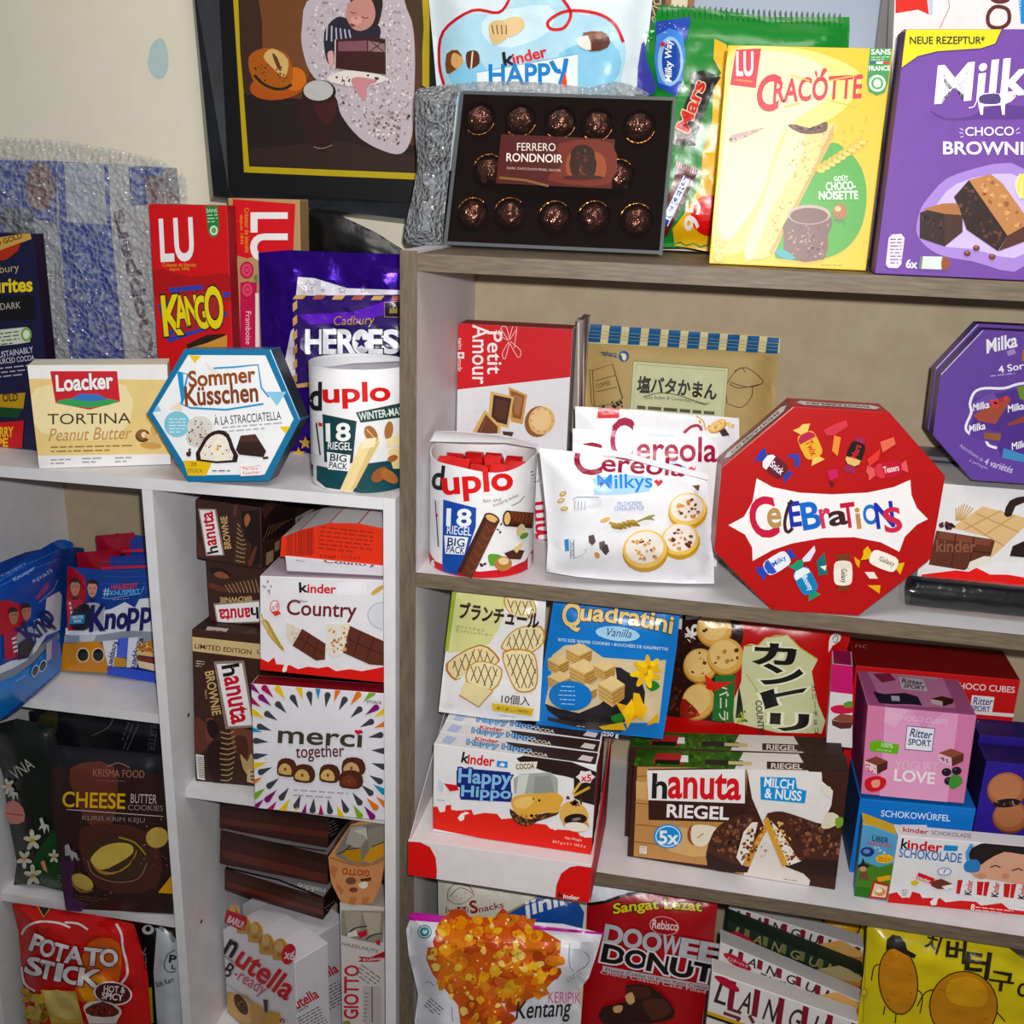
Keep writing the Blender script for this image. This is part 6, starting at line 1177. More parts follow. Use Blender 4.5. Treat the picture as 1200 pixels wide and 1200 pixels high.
# two bar cartons, one behind the other
w0 = standing((736, 1004), (980, 1043), Z2 + .0005)
ztop = sum(w0.at(*p).z for p in ((742, 898), (994, 905))) / 2
def hanuta(i, yo, lab):
    k = Pack('wafer_bar_carton', lab, 'carton', 'wafer bar cartons standing in a row'); k.smooth = False
    w = Plane(w0.O - w0.N * yo, w0.N)
    q = {0: [(742.5, 897), (995, 906), (978.5, 1043), (735, 1003.5)]}.get(i)
    if q: k.carton(q, w, .046, '#3a1c12', sides=['#8a8f80', '#2a1510', '#222', '#3f2a20'], bev=.001)
    else: k.carton([(739.5 - (i == 2), 875 - 21 * (i - 1)), (988 - 6 * (i - 1), 884 - 22 * (i - 1))], w, .046, '#3a1c12', sides=['#8a8f80', '#2a1510', '#222', '#5a5450'], drop=Z2 + .0005, bev=.001)
    A, B, D = k.F[0], k.F[1], k.B[0]; n = (B - A).cross(D - A).normalized(); n = n if n.z > 0 else -n
    top = Plane(A, n); top.clipq = [topx(p) for p in (k.F[0], k.F[1], k.B[1], k.B[0])]; u = B - A; v = D - A
    def m(*ab): return [c for a, b in zip(ab[::2], ab[1::2]) for c in topx(A + u * a + v * b)]
    k.on(top, 'c'); k.p('top_print', '#33591f', m(0, 0, .48, 0, .52, 1, 0, 1)); k.p('top_print', '#e0dad6', m(.48, 0, .82, 0, .78, 1, .52, 1)); k.p('top_print', '#2a1510', m(.82, 0, 1, 0, 1, 1, .78, 1)); k.blobs('top_print', ['#47752c', '#264a18'], m(0.01, .05, .47, .05, .5, .95, .01, .95), 50, 2, 4)
    k.p('top_print', '#a83030', m(.09, .15, .24, .15, .23, .8, .10, .8)); k.p('top_print', '#16140f', m(.10, .15, .22, .15, .22, .4, .10, .4)); k.p('top_print', '#f0ece8', m(.22, .3, .26, .3, .255, .7, .225, .7)); k.p('top_print', '#1c160f', m(.34, .2, .52, .2, .52, .5, .34, .5)); k.p('top_print', '#c9b88c', m(.45, .25, .56, .25, .56, .45, .45, .45)); k.p('top_print', '#35190f', m(.63, .08, .82, .08, .80, .5, .63, .5))
    a, b = m(.65, .12), m(.79, .12); k.t('top_lettering', '#e6dcd2', 'RIEGEL', *a, *b, 6, b=.04)
    if i == 0:
        k.on(k.front, 'c', 2).z('M')
        k.p('wood_print', '#b98a58', [165, 630, 620, 635, 615, 860, 610, 1080, 470, 1040, 150, 1000]); 
        for a in ([160, 720, 210, 730], [155, 780, 330, 800, 480, 850], [152, 870, 260, 880, 400, 930, 600, 960], [150, 940, 300, 960, 480, 1010], [165, 670, 210, 668]): k.l('wood_print', '#8f6238', a, 5, sm=2)
        k.p('wood_print', '#cfa570', [160, 690, 205, 695, 205, 770, 160, 760]); k.p('wood_print', '#d0a874', [250, 885, 460, 900, 470, 1000, 300, 980], 2)
        k.p('white_panel', '#e3dedb', [612, 600, 925, 610, 930, 690, 975, 730, 968, 790, 930, 870, 860, 880, 620, 1140, 600, 1000, 700, 900, 640, 760]); k.p('white_panel', '#ddd6d0', [620, 1000, 700, 930, 800, 1020, 880, 1100, 870, 1150, 600, 1110])
        k.p('brand_board', '#33170f', [210, 640, 614, 632, 620, 862, 212, 850]); k.p('brand_board', '#e9e6e4', [205, 645, 612, 640, 610, 782, 210, 768])
        k.t('brand_lettering', '#151414', 'h', 228, 758, 284, 760, 98, b=.05); k.t('brand_lettering', '#c8232c', 'anuta', 294, 758, 590, 766, 98, b=.05); k.t('title_lettering', '#f0ece9', 'RIEGEL', 288, 838, 542, 850, 52, b=.05)
        k.p('flavour_tag', '#2f8ccc', [674, 672, 820, 676, 826, 720, 866, 730, 858, 782, 676, 766]); k.t('flavour_tag', '#edf3f8', 'MILCH', 690, 712, 810, 724, 38, b=.04); k.t('flavour_tag', '#edf3f8', '& NUSS', 692, 758, 842, 772, 40, b=.04)
        k.e('count_badge', '#2f8ccc', 292, 918, 60, 50); k.l('count_badge', '#e6eef6', [(292 + 50 * math.cos(a * .3142), 918 + 42 * math.sin(a * .3142)) for a in range(20)], 4, closed=True); k.t('count_badge', '#f2f5f8', '5x', 256, 948, 332, 950, 52, b=.05)
        k.e('hazelnut_picture', '#8a4a26', 402, 912, 30, 42); k.p('hazelnut_picture', '#e6dcc8', [390, 880, 420, 870, 490, 880, 480, 920, 440, 960, 405, 955, 388, 930], 2); k.l('hazelnut_picture', '#b58d52', [415, 925, 440, 905], 5)
        k.p('bar_picture', '#452418', [450, 990, 480, 900, 540, 850, 610, 825, 660, 850, 640, 960, 600, 1050, 470, 1030], 2); k.p('bar_picture', '#2a1410', [450, 985, 560, 1030, 630, 1045, 620, 1068, 500, 1065, 455, 1040]); k.blobs('bar_picture', ['#6e4230', '#8a5a42', '#351a12'], [470, 960, 490, 900, 600, 835, 640, 850, 560, 1010], 70, 6, 12)
        k.p('bar_picture', '#e9e0d6', [575, 1005, 605, 900, 640, 860, 665, 860, 640, 960, 600, 1040], 1); k.p('bar_picture', '#c98f45', [600, 1035, 650, 940, 690, 870, 705, 885, 660, 970, 630, 1045]); k.blobs('bar_picture', ['#5a2e1c', '#e2b876', '#7a4424'], [590, 1000, 620, 900, 670, 865, 690, 890, 640, 1010, 610, 1040], 46, 5, 10)
        k.p('bar_picture', '#452418', [690, 850, 740, 815, 800, 825, 900, 860, 1010, 900, 1005, 1030, 850, 1045, 790, 1010], 2); k.p('bar_picture', '#2a1410', [770, 1040, 870, 1010, 1005, 1020, 1000, 1090, 860, 1075]); k.blobs('bar_picture', ['#6e4230', '#8a5a42', '#351a12'], [770, 830, 900, 865, 1000, 905, 1000, 1000, 860, 1000], 80, 6, 13)
        k.p('bar_picture', '#d09a4c', [684, 850, 705, 838, 790, 1035, 765, 1045]); k.p('bar_picture', '#ece4da', [715, 850, 760, 900, 830, 1010, 845, 1020, 790, 1040]); k.blobs('bar_picture', ['#5a2e1c', '#e2b876', '#7a4424'], [705, 850, 760, 850, 840, 1010, 790, 1040], 54, 5, 11)
        k.p('hazelnut_picture', '#dcd2ba', [925, 880, 950, 820, 995, 830, 1000, 860, 960, 885], 2); k.p('hazelnut_picture', '#7d9a3c', [985, 845, 1015, 840, 1018, 870, 990, 885], 2); k.p('hazelnut_picture', '#e4dacb', [925, 705, 965, 715, 970, 760, 940, 740], 2)
        k.blobs('crumbs', ['#8a5a32', '#c99a5c'], [640, 960, 700, 960, 720, 1010, 660, 1010], 8, 3, 7); k.p('portion_panel', '#e6e0d6', [175, 958, 205, 960, 203, 992, 174, 988]); k.fine('portion_panel', '#8a7a66', 178, 966, 202, 968, 3, 9); k.fine('small_print', '#7a746e', 770, 1096, 850, 1108, 1, 10)
    k.done(); return k
hanuta(0, 0, 'front wafer bar carton with a white name panel and a blue round badge')
hanuta(1, .0475, 'second wafer bar carton, close behind the one with the blue round badge')
# blue praline cube carton at the bottom of the stack, pink one on it
YP = .075
w = wallplane(YP, 1)
k = Pack('praline_carton', 'blue praline carton at the bottom of the stack, under the pink one', 'carton'); k.smooth = False
pz = (hy(1008, 935, YP).z + hy(1129, 946, YP).z) / 2
k.carton([(1008, 936), (1144, 948)], w, .108, '#1d74c4', sides=['#1a66ae', '#155a9c', '#124', '#17406e'], drop=Z2 + .0005).z('N')
k.t('title_lettering', '#e6eef6', 'SCHOKOWÜRFEL', 308, 756, 578, 776, 30, b=.02); k.p('white_tab', '#e4e2e0', [390, 788, 488, 790, 486, 806, 388, 800]); k.done()
zb = max(p.z for p in k.F)
k = Pack('praline_carton', 'pink praline carton with strawberry print on top of the blue carton', 'carton'); k.smooth = False
w = wallplane(YP + .001, 1)
k.carton([(1016.5, 830.5), (1144, 842.5), (1129, 945.5), (1008.3, 934)], w, .108, '#d07fa6', sides=['#b0608c', '#c0407a', '#a05080', '#8f2f62'], bev=.0015).z('N'); k.rest = zb + .0006
k.p('light_panel', '#dfa0c2', [325, 335, 610, 360, 565, 712, 300, 690]); k.p('light_panel', '#e6b0cc', [325, 335, 420, 345, 360, 420, 318, 400]); k.p('light_panel', '#d690b6', [420, 345, 560, 356, 470, 430])
k.t('title_lettering', '#e9c4d8', 'CHOCO CUBES', 362, 390, 564, 410, 20); k.p('brand_square', '#eceaec', [408, 415, 516, 425, 505, 515, 400, 506]); k.l('brand_square', '#2a3f8e', [408, 415, 516, 425, 505, 515, 400, 506], 4, closed=True); k.t('brand_square', '#23387e', 'Ritter', 418, 456, 502, 466, 32, b=.03, sh=.15); k.t('brand_square', '#23387e', 'SPORT', 412, 488, 500, 496, 24, b=.04)
k.p('green_tag', '#6fae3c', [262, 480, 290, 470, 378, 488, 372, 526, 262, 512], 1); k.t('green_tag', '#e6f0da', '100%', 308, 496, 352, 502, 18); k.fine('green_tag', '#d6e8c0', 290, 508, 368, 518, 1, 10)
k.t('flavour_text', '#e6bcd4', 'YOGURT', 360, 585, 526, 596, 38); k.t('flavour_text', '#f2e8ee', 'LOVE', 358, 628, 514, 642, 44, b=.05)
k.cube('praline_picture', 288, 568, 90, 70, '#7a4030', '#e6c8cc', '#4a2018'); k.cube('praline_picture', 580, 538, 100, 70, '#8a4a38', '#e0b8c8', '#5a2a20'); k.blobs('praline_picture', ['#b0304a'], [250, 565, 285, 570, 285, 595, 250, 590], 8, 3, 5); k.blobs('praline_picture', ['#6a3a6a'], [540, 530, 580, 540, 578, 562, 540, 555], 8, 3, 5)
k.p('berry_picture', '#c8202c', [246, 625, 290, 610, 326, 625, 318, 655, 280, 672, 248, 660], 3); k.p('berry_picture', '#e89a8a', [270, 630, 300, 625, 300, 650, 275, 655], 3)
for x, y in ((562, 595), (602, 590), (572, 630)): k.e('berry_picture', '#161218', x, y, 19, 16); k.e('berry_picture', '#5a5060', x - 5, y - 5, 4)
k.p('berry_picture', '#4a8a3c', [585, 605, 620, 615, 622, 640, 590, 662, 570, 645], 2)
A, B, D = k.F[0], k.F[1], k.B[0]; top = Plane(A, (B - A).cross(D - A)); top.N = top.N if top.N.z > 0 else -top.N; top.clipq = [topx(p) for p in (k.F[0], k.F[1], k.B[1], k.B[0])]; k.on(top, 'c')
k.p('top_panel', '#cf86ae', [230, 160, 530, 185, 600, 345, 320, 335]); k.p('top_panel', '#c8b8c0', [370, 178, 470, 182, 530, 200, 525, 235, 365, 212]); k.p('brand_square#2', '#d8ccd2', [375, 222, 470, 232, 490, 280, 388, 270]); k.t('brand_square#2', '#232238', 'Ritter', 388, 246, 470, 256, 18, b=.04); k.t('brand_square#2', '#232238', 'SPORT', 396, 264, 476, 274, 14, b=.05)
k.p('candy_picture', '#221c30', [275, 280, 320, 290, 400, 285, 450, 300, 468, 335, 420, 330, 350, 330, 300, 325]); k.p('candy_picture', '#c8c0cc', [345, 296, 378, 298, 380, 318, 348, 316]); k.cube('candy_picture', 545, 318, 90, 40, '#4a1c18', '#e0c8cc', '#3a1410'); k.p('candy_picture', '#8a2c4a', [275, 210, 340, 208, 365, 235, 310, 245])
k.done()
# white and magenta carton to the left of the pink one
k = Pack('praline_carton', 'small white carton with a magenta top and a raspberry, left of the pink carton', 'carton'); k.smooth = False
w = wallplane(.118, -4, 0, x=.57)
k.carton([(975.5, 778), (999.5, 780.5), (999, 877), (968, 874)], w, .05, '#e2dee0', sides=['#8f1050', '#b8a8b0', '#aaa', '#c8c2c6'], bev=.0015).z('N'); k.rest = zb + .0006
k.p('magenta_top', '#c21467', [118, 150, 215, 150, 220, 282, 104, 268]); k.p('raspberry_picture', '#c8184a', [112, 330, 150, 320, 200, 330, 205, 348, 160, 356, 120, 350], 2); k.p('raspberry_picture', '#5f9a3a', [160, 318, 180, 306, 204, 310, 195, 328, 170, 330], 2); k.p('choc_picture', '#8a4a38', [116, 378, 150, 355, 205, 362, 200, 385, 160, 390]); k.p('choc_picture', '#5a2620', [116, 380, 160, 390, 200, 386, 190, 412, 150, 414, 118, 400]); k.done()

# red cube carton behind
w = wallplane(.205, 0)
k = Pack('praline_carton', 'wide red praline carton with white capital lettering behind the pink carton', 'carton'); k.smooth = False
q0 = hy(1003, 781, .205)
k.carton([(1003, 780), (1196, 797)], w, .10, '#c01a1c', sides=['#7e0f16', '#d8c8c0', '#500', '#8f1418'], drop=Z2 + .0005).z('N')  # dark red top: shade under the shelf above is put into its colour
k.t('title_lettering', '#efe2de', 'CHOCO CUBES', 588, 255, 830, 274, 24, b=.02); k.p('brand_square', '#e9e4e2', [664, 282, 752, 290, 742, 350, 656, 338]); k.t('brand_square', '#2a3f80', 'Ritter', 668, 318, 742, 322, 28, b=.03, sh=.15); k.t('brand_square', '#2a3f80', 'SPORT', 660, 342, 734, 348, 20, b=.04); k.p('lower_band', '#e6e0dc', [620, 340, 900, 360, 900, 375, 620, 352])
A, B, D = k.F[0], k.F[1], k.B[0]; top = Plane(A, (0, 0, 1)); top.clipq = [topx(p) for p in (k.F[0], k.F[1], k.B[1], k.B[0])]; k.on(top, 'c')
for j in range(6): a = j * 60 + 10; k.e('daisy_print', '#cfc0a8', 362 + 38 * math.cos(math.radians(a)), 143 + 17 * math.sin(math.radians(a)), 32, 9, math.degrees(math.atan2(17 * math.sin(math.radians(a)), 38 * math.cos(math.radians(a)))))
k.e('daisy_print', '#b89a2c', 364, 145, 16, 10); k.t('thank_text', '#b08a80', 'Thank you', 438, 92, 210, 78, 24, sh=.1); k.done()
# two purple cookie cartons
for i, (x, y, yy, lab) in enumerate(((1156, 892, .085, 'purple carton with round sandwich cookies right of the pink carton'), (1148, 861, .142, 'purple carton behind the one with round sandwich cookies'))):
    k = Pack('cookie_carton', lab, 'carton', 'purple cookie cartons'); k.smooth = False; w = wallplane(yy, 1)
    k.carton([(x, y), (1330, y + 16)], w, .05, '#2c1b86', sides=['#21155c', '#1a1050', '#111', '#17103c'], drop=Z2 + .0005).z('N')
    A, B, D = k.F[0], k.F[1], k.B[0]; top = Plane(A, (0, 0, 1)); top.clipq = [topx(p) for p in (k.F[0], k.F[1], k.B[1], k.B[0])]
    if i == 0:
        k.cookie('cookie_picture', 800, 650, 76, 66, -5, c=('#6a3a26', '#a8684a', '#b87a58'), n=0); k.cookie('cookie_picture', 815, 755, 70, 60, -5, c=('#6a3a26', '#a0603f', '#b07250'), n=0); k.e('cookie_picture', '#1c0f10', 800, 704, 54, 17, -5); k.blobs('cookie_picture', ['#5a3a30', '#a08880'], [755, 698, 850, 692, 850, 716, 760, 716], 16, 3, 6); k.p('gold_star', '#c8a83c', [745, 838, 765, 834, 775, 828, 782, 836, 800, 838, 785, 846, 760, 846])
        s_ = k.faces[3]; k.on(top, 'c'); k.t('top_lettering', '#c0b8d0', 'Cookies', 860, 505, 800, 500, 20)
    else:
        k.on(top, 'c'); k.t('top_lettering', '#a88c5c', 'Cadbury', 862, 376, 690, 362, 34, sh=.2); k.on(k.front, 'c'); k.t('front_lettering', '#a88c5c', 'Cadbury', 700, 440, 860, 450, 18)
    k.done()
# white chocolate-bar carton in front and the little green one beside it
w = standing((1045, 1058), (1198, 1072), Z2 + .0005)
k = Pack('chocolate_carton', 'white chocolate bar carton with a child in blue headphones printed on its front', 'carton'); k.smooth = False
k.carton([(1053, 979), (1330, 1004)], w, .026, '#e4e2e4', sides=['#d6d4d6', '#ccc', '#c8221c', '#d6d4d6'], drop=Z2 + .0006).z('N')
k.p('red_wave', '#c81f20', [335, 1060, 370, 1052, 385, 1070, 420, 1075, 430, 1050, 460, 1058, 470, 1075, 540, 1075, 560, 1092, 620, 1085, 680, 1090, 700, 1105, 780, 1095, 810, 1120, 900, 1130, 1300, 1180, 1300, 1300, 330, 1300])
k.t('brand_lettering', '#141314', 'k', 386, 878, 410, 882, 36, b=.05); k.t('brand_lettering', '#c8222c', 'inder', 412, 884, 545, 896, 36, b=.05); k.t('title_lettering', '#3a6fae', 'SCHOKOLADE', 378, 915, 622, 938, 36, b=.03); k.p('milk_flag', '#2f86c8', [556, 868, 610, 872, 606, 892, 552, 890])
k.p('portrait_photo', '#d9a58c', [660, 880, 900, 880, 1000, 900, 1000, 1030, 720, 1000, 660, 980], 2); k.p('portrait_photo', '#231a1a', [640, 900, 700, 862, 800, 862, 1000, 880, 1000, 900, 860, 905, 790, 895, 720, 930, 690, 950, 660, 930], 2); k.p('portrait_photo', '#3a7ab8', [632, 945, 655, 925, 690, 930, 696, 960, 680, 975, 640, 972], 3); k.l('portrait_photo', '#5a9ad0', [650, 930, 645, 900, 665, 865], 14, sm=2); k.l('portrait_photo', '#3a2420', [735, 955, 755, 948, 775, 955], 5); k.l('portrait_photo', '#3a2420', [820, 968, 845, 960, 862, 968], 5); k.e('portrait_photo', '#c88a72', 795, 990, 16, 10); k.e('portrait_photo', '#c98f78', 700, 990, 20, 12)
k.p('bar_picture', '#e9e6e6', [600, 1000, 900, 1025, 1300, 1060, 1300, 1200, 610, 1060])
for j in range(4):
    x = 618 + j * 105; y = 1004 + j * 8; k.p('bar_picture', '#c82028', [x - 10, y, x + 10, y, x - 2, y + 56, x - 16, y + 54]); k.p('bar_picture', '#c82028', [x + 66, y + 6, x + 92, y + 8, x + 84, y + 62, x + 64, y + 58]); k.t('bar_picture', '#c82028', 'inder', x + 44, y + 44, x + 50, y + 4, 24, b=.04); k.t('bar_picture', '#151414', 'K', x + 42, y + 60, x + 44, y + 44, 26, b=.06)
k.p('choc_picture', '#6a3226', [500, 1010, 545, 1000, 592, 1022, 580, 1040, 530, 1040, 505, 1028]); k.p('choc_picture', '#f0ece8', [545, 1030, 590, 1020, 590, 1036, 560, 1042]); k.p('choc_picture', '#c82028', [455, 975, 520, 1000, 505, 1020, 445, 1000]); k.t('choc_picture', '#f2f0f0', 'kinder', 450, 1000, 500, 1016, 12, b=.03)
k.e('emblem', '#5a78b0', 556, 972, 28, 16); k.e('emblem', '#eceaec', 556, 972, 24, 13); k.t('emblem', '#5a78b0', 'f', 548, 980, 562, 980, 18, sh=.3); k.e('lemon_print', '#d8c23a', 440, 1016, 16, 10); k.p('portion_panel', '#dedada', [385, 1040, 415, 1035, 415, 1072, 388, 1075]); k.fine('portion_panel', '#6a686c', 390, 1048, 412, 1046, 3, 9)
k.p('milk_drop', '#e6e2e2', [500, 1090, 515, 1075, 545, 1070, 530, 1080, 525, 1102, 505, 1104]); k.t('count_text', '#f2e2de', '8', 658, 1122, 672, 1124, 24, b=.04); k.fine('count_text', '#f0d6d0', 678, 1112, 824, 1128, 2, 11)
top = Plane(k.F[0], (0, 0, 1)); top.clipq = [topx(p) for p in (k.F[0], k.F[1], k.B[1], k.B[0])]; k.on(top, 'c'); k.t('top_lettering', '#a83038', 'kinder', 394, 815, 492, 826, 18, b=.03); k.t('top_lettering', '#6a6f7c', 'SCHOKOLADE', 505, 827, 660, 840, 16)
k.done()
k = Pack('sweets_carton', 'little green and blue carton with witch print left of the white chocolate bar carton', 'carton'); k.smooth = False
w = standing((1001, 1050), (1041, 1057), Z2 + .0005)
k.carton([(1011, 964), (1052, 979.5), (1041.5, 1057), (1001, 1050)], w, .026, '#5a9ac0', sides=['#c9a83a', '#888', '#333', '#6a86a0']).z('N'); k.rest = Z2 + .0006
k.p('green_field', '#4a7a2c', [205, 960, 250, 935, 300, 955, 356, 940, 345, 1085, 200, 1066]); k.p('yellow_band', '#d6ac2c', [230, 770, 378, 800, 376, 812, 230, 788]); k.p('green_field', '#2f6a24', [200, 1030, 270, 1035, 265, 1076, 198, 1066])
k.t('title_lettering', '#243a5c', 'ÜBER', 272, 852, 336, 862, 26, b=.04); k.t('title_lettering', '#b8342c', 'RASCHUNG', 254, 866, 350, 880, 14, b=.03); k.e('blue_badge', '#1f2f6a', 255, 895, 27, 19); k.e('blue_badge', '#5a86c0', 252, 893, 14, 9); k.e('yellow_badge', '#e2b02c', 322, 922, 36, 18); k.fine('yellow_badge', '#7a5a10', 298, 918, 346, 928, 2, 9)
k.p('witch_print', '#1c1a24', [212, 950, 230, 940, 238, 918, 246, 940, 270, 950, 250, 958, 225, 960]); k.e('witch_print', '#c88a70', 238, 962, 14, 10); k.p('witch_print', '#6a4a3a', [225, 975, 255, 975, 262, 1005, 220, 1002]); k.p('toy_picture', '#d8a23c', [290, 995, 345, 985, 345, 1005, 300, 1012]); k.p('egg_panel', '#b8281f', [278, 1008, 340, 1022, 330, 1082, 262, 1076]); k.p('egg_panel', '#e8cdb0', [284, 1018, 334, 1030, 326, 1074, 270, 1068]); k.e('egg_panel', '#c88a5c', 304, 1052, 22, 16); k.e('egg_panel', '#f0e0cc', 300, 1046, 14, 9); k.blobs('confetti', ['#e6e2d0', '#e0c040'], [270, 870, 350, 890, 340, 910, 280, 890], 8, 3, 6); k.done()
# ================================================================ oak cabinet, lowest shelf in view
# cream bag with a little girl's outline, behind
w = wallplane(.085, 0, 2); zz = Z3 + .001
k = Pack('snack_bag', 'pale cream bag with a blue corner, between the display tray and the chip pouch', 'bag'); k.rest = zz
k.pouch([513, 1022, 600, 1036, 688, 1050, 686, 1120] + flat(below(w, [(686, 1120), (517, 1110)], zz)) + [514, 1100], w, .02, 40, '#d3d2c2', Hb=.01, fin='f').z('U')
k.p('blue_corner', '#1f4a94', [560, 270, 780, 148, 1000, 190, 1030, 240, 1020, 330, 560, 330]); k.l('gold_edge', '#a8905a', [560, 262, 780, 145], 10); k.t('blue_lettering', '#e4e8ee', 'jinik', 700, 290, 975, 205, 110, b=.05, sh=.2)
k.l('girl_emblem', '#8a2a34', [265, 180, 262, 130, 290, 85, 340, 75, 390, 100, 410, 150], 4, sm=3); k.l('girl_emblem', '#8a2a34', [275, 150, 330, 100, 400, 130], 4, sm=3); k.l('girl_emblem', '#8a2a34', [268, 165, 300, 190, 350, 188, 400, 150], 3, sm=3); k.p('girl_emblem', '#8a2a34', [315, 205, 340, 212, 368, 204, 362, 222, 340, 214, 318, 224]); k.e('girl_emblem', '#8a2a34', 312, 148, 3); k.e('girl_emblem', '#8a2a34', 360, 130, 3); k.l('girl_emblem', '#8a2a34', [330, 158, 338, 162, 346, 156], 2.5)
k.t('brand_lettering', '#8a2a34', 'Iwani', 252, 246, 380, 242, 36); k.t('brand_lettering', '#8a1c2a', 'S', 394, 246, 432, 240, 70, b=.05); k.t('brand_lettering', '#8a2a34', 'nacks', 440, 240, 578, 210, 34, b=.02); k.done()
# chip pouch
w = wallplane(-.020, 0, 1)
k = Pack('chip_pouch', 'white and magenta pouch printed with orange potato chips at the foot of the oak upright', 'pouch'); k.rest = zz
k.pouch([483, 1070, 520, 1074, 600, 1079, 660, 1083, 706, 1094, 700, 1116, 690, 1146, 676, 1164, 681, 1185] + flat(below(w, [(681, 1185), (487, 1195)], zz)) + [486, 1196, 490, 1166, 486, 1148, 479, 1120, 476, 1090], w, .034, 34, '#dcdce2', Hb=.012, seal=4, wr=.2, fr=.03, fin='f').z('U')
k.p('magenta_band', '#b41e94', [60, 236, 1140, 352, 1132, 362, 30, 280])
CH = [195, 340, 230, 270, 400, 262, 760, 275, 740, 330, 800, 340, 900, 400, 890, 520, 780, 540, 860, 545, 880, 600, 780, 700, 640, 760, 560, 745, 600, 800, 590, 900, 340, 900, 320, 760, 240, 660, 180, 590, 140, 500, 150, 435, 220, 430]
k.p('chips_picture', '#c25a1c', CH)
k.blobs('chips_picture', ['#b5481a', '#d9802e', '#a8431a', '#cf7426'], CH, 46, 40, 75, 9); k.blobs('chips_picture', ['#e09a3c', '#d98a34', '#e2ac48', '#cc7030', '#d46a3a'], CH, 60, 26, 52, 9); k.blobs('chips_picture', ['#e8bc58', '#e0a044', '#c8642c', '#ecca74', '#d9802e'], CH, 70, 14, 34, 8); k.blobs('chips_picture', ['#f0dfae', '#b0501e', '#e8c468'], CH, 110, 4, 11, 6)
k.e('round_seal', '#2a6f78', 132, 346, 40, 38); k.e('round_seal', '#e2e6e8', 132, 346, 34, 32); k.e('round_seal', '#2a8088', 132, 346, 28, 27); k.p('round_seal', '#cfe2e2', [118, 350, 128, 330, 134, 346, 142, 332, 148, 352, 134, 360])
for a in ([950, 410, 945, 480, 950, 540, 970, 570], [1030, 460, 1060, 490, 1040, 540, 990, 570], [135, 635, 160, 628, 185, 650], [285, 770, 290, 850]): k.l('sketch_lines', '#3a3a42', a, 3, sm=3)
k.l('sketch_lines', '#2a2a30', [820, 460, 845, 470, 880, 420], 4, sm=3); k.fine('side_text', '#55565e', 160, 720, 240, 790, 4, 17); k.fine('side_text', '#8a8c92', 930, 620, 1040, 540, 2, 14)
k.t('flavour_text', '#c85a8a', 'KERIPIK', 828, 745, 1010, 750, 62); k.t('title_lettering', '#1c1b22', 'Kentang', 640, 870, 945, 850, 130, b=.02, sh=.2); k.done()
# red doughnut bag
w = wallplane(.082, 0, 1)
k = Pack('cake_bag', 'dark red bag with fat silver and black lettering right of the chip pouch', 'bag'); k.rest = zz
k.pouch([686, 1036, 740, 1040, 800, 1049, 841, 1059, 836, 1110, 824, 1190] + flat(below(w, [(824, 1190), (676, 1180)], zz)) + [676, 1180, 684, 1100], w, .018, 40, '#a30f22', Hb=.01, wr=.12, fin='f').z('V')
k.p('white_top', '#dfe0e8', [80, 40, 300, 60, 640, 120, 500, 92, 380, 84, 250, 92, 160, 125, 80, 140]); k.l('black_arc', '#120d0f', [80, 132, 160, 122, 250, 92, 380, 86, 500, 92, 640, 130], 12, sm=2)
k.t('slogan', '#d9c92c', 'Sangat Lezat', 192, 180, 526, 170, 50, b=.05, ol=('#140a08', .14), arc=14)
k.e('brand_oval', '#d8a4a8', 384, 213, 57, 36, 10); k.e('brand_oval', '#a31024', 384, 213, 53, 33, 10); k.t('brand_oval', '#efe4e4', 'Rebisco', 338, 222, 434, 232, 34, b=.02)
for j, c in enumerate('DOOWEE'): x = 152 + j * 73; k.t('title_lettering', '#b9b7bd', c, x, 276 + j * 13, x + 66, 288 + j * 13, 68, b=.08, ol=('#6e0a18', .10))
for j, c in enumerate('DONUT'): x = 146 + j * 86; k.t('title_lettering', '#141012', c, x, 346 + j * 17, x + 78, 362 + j * 17, 64, b=.08, ol=('#e0d8da', .17))
k.p('grey_strip', '#b7a6aa', [150, 364, 560, 440, 556, 460, 148, 386], 0); k.t('grey_strip', '#3a2428', 'Donut Coklat isi Krim Rasa Coklat', 160, 384, 548, 455, 12); k.t('small_text', '#dcc0c4', 'Choco Coated Cake Filled', 140, 394, 540, 470, 13)
k.p('cake_picture', '#2a1310', [150, 520, 240, 500, 238, 440, 330, 440, 410, 510, 420, 560, 330, 584, 150, 584], 2); k.p('cake_picture', '#43221a', [240, 450, 320, 445, 330, 480, 260, 490], 2); k.p('cake_picture', '#4a261c', [300, 500, 380, 490, 410, 540, 340, 570], 2); k.p('cake_picture', '#d0a878', [235, 480, 262, 465, 272, 500, 250, 512], 2); k.p('cake_picture', '#c89a70', [190, 520, 225, 515, 220, 540, 195, 542], 2); k.p('cake_picture', '#3a1c16', [270, 575, 330, 580, 320, 640, 270, 640])
k.done()
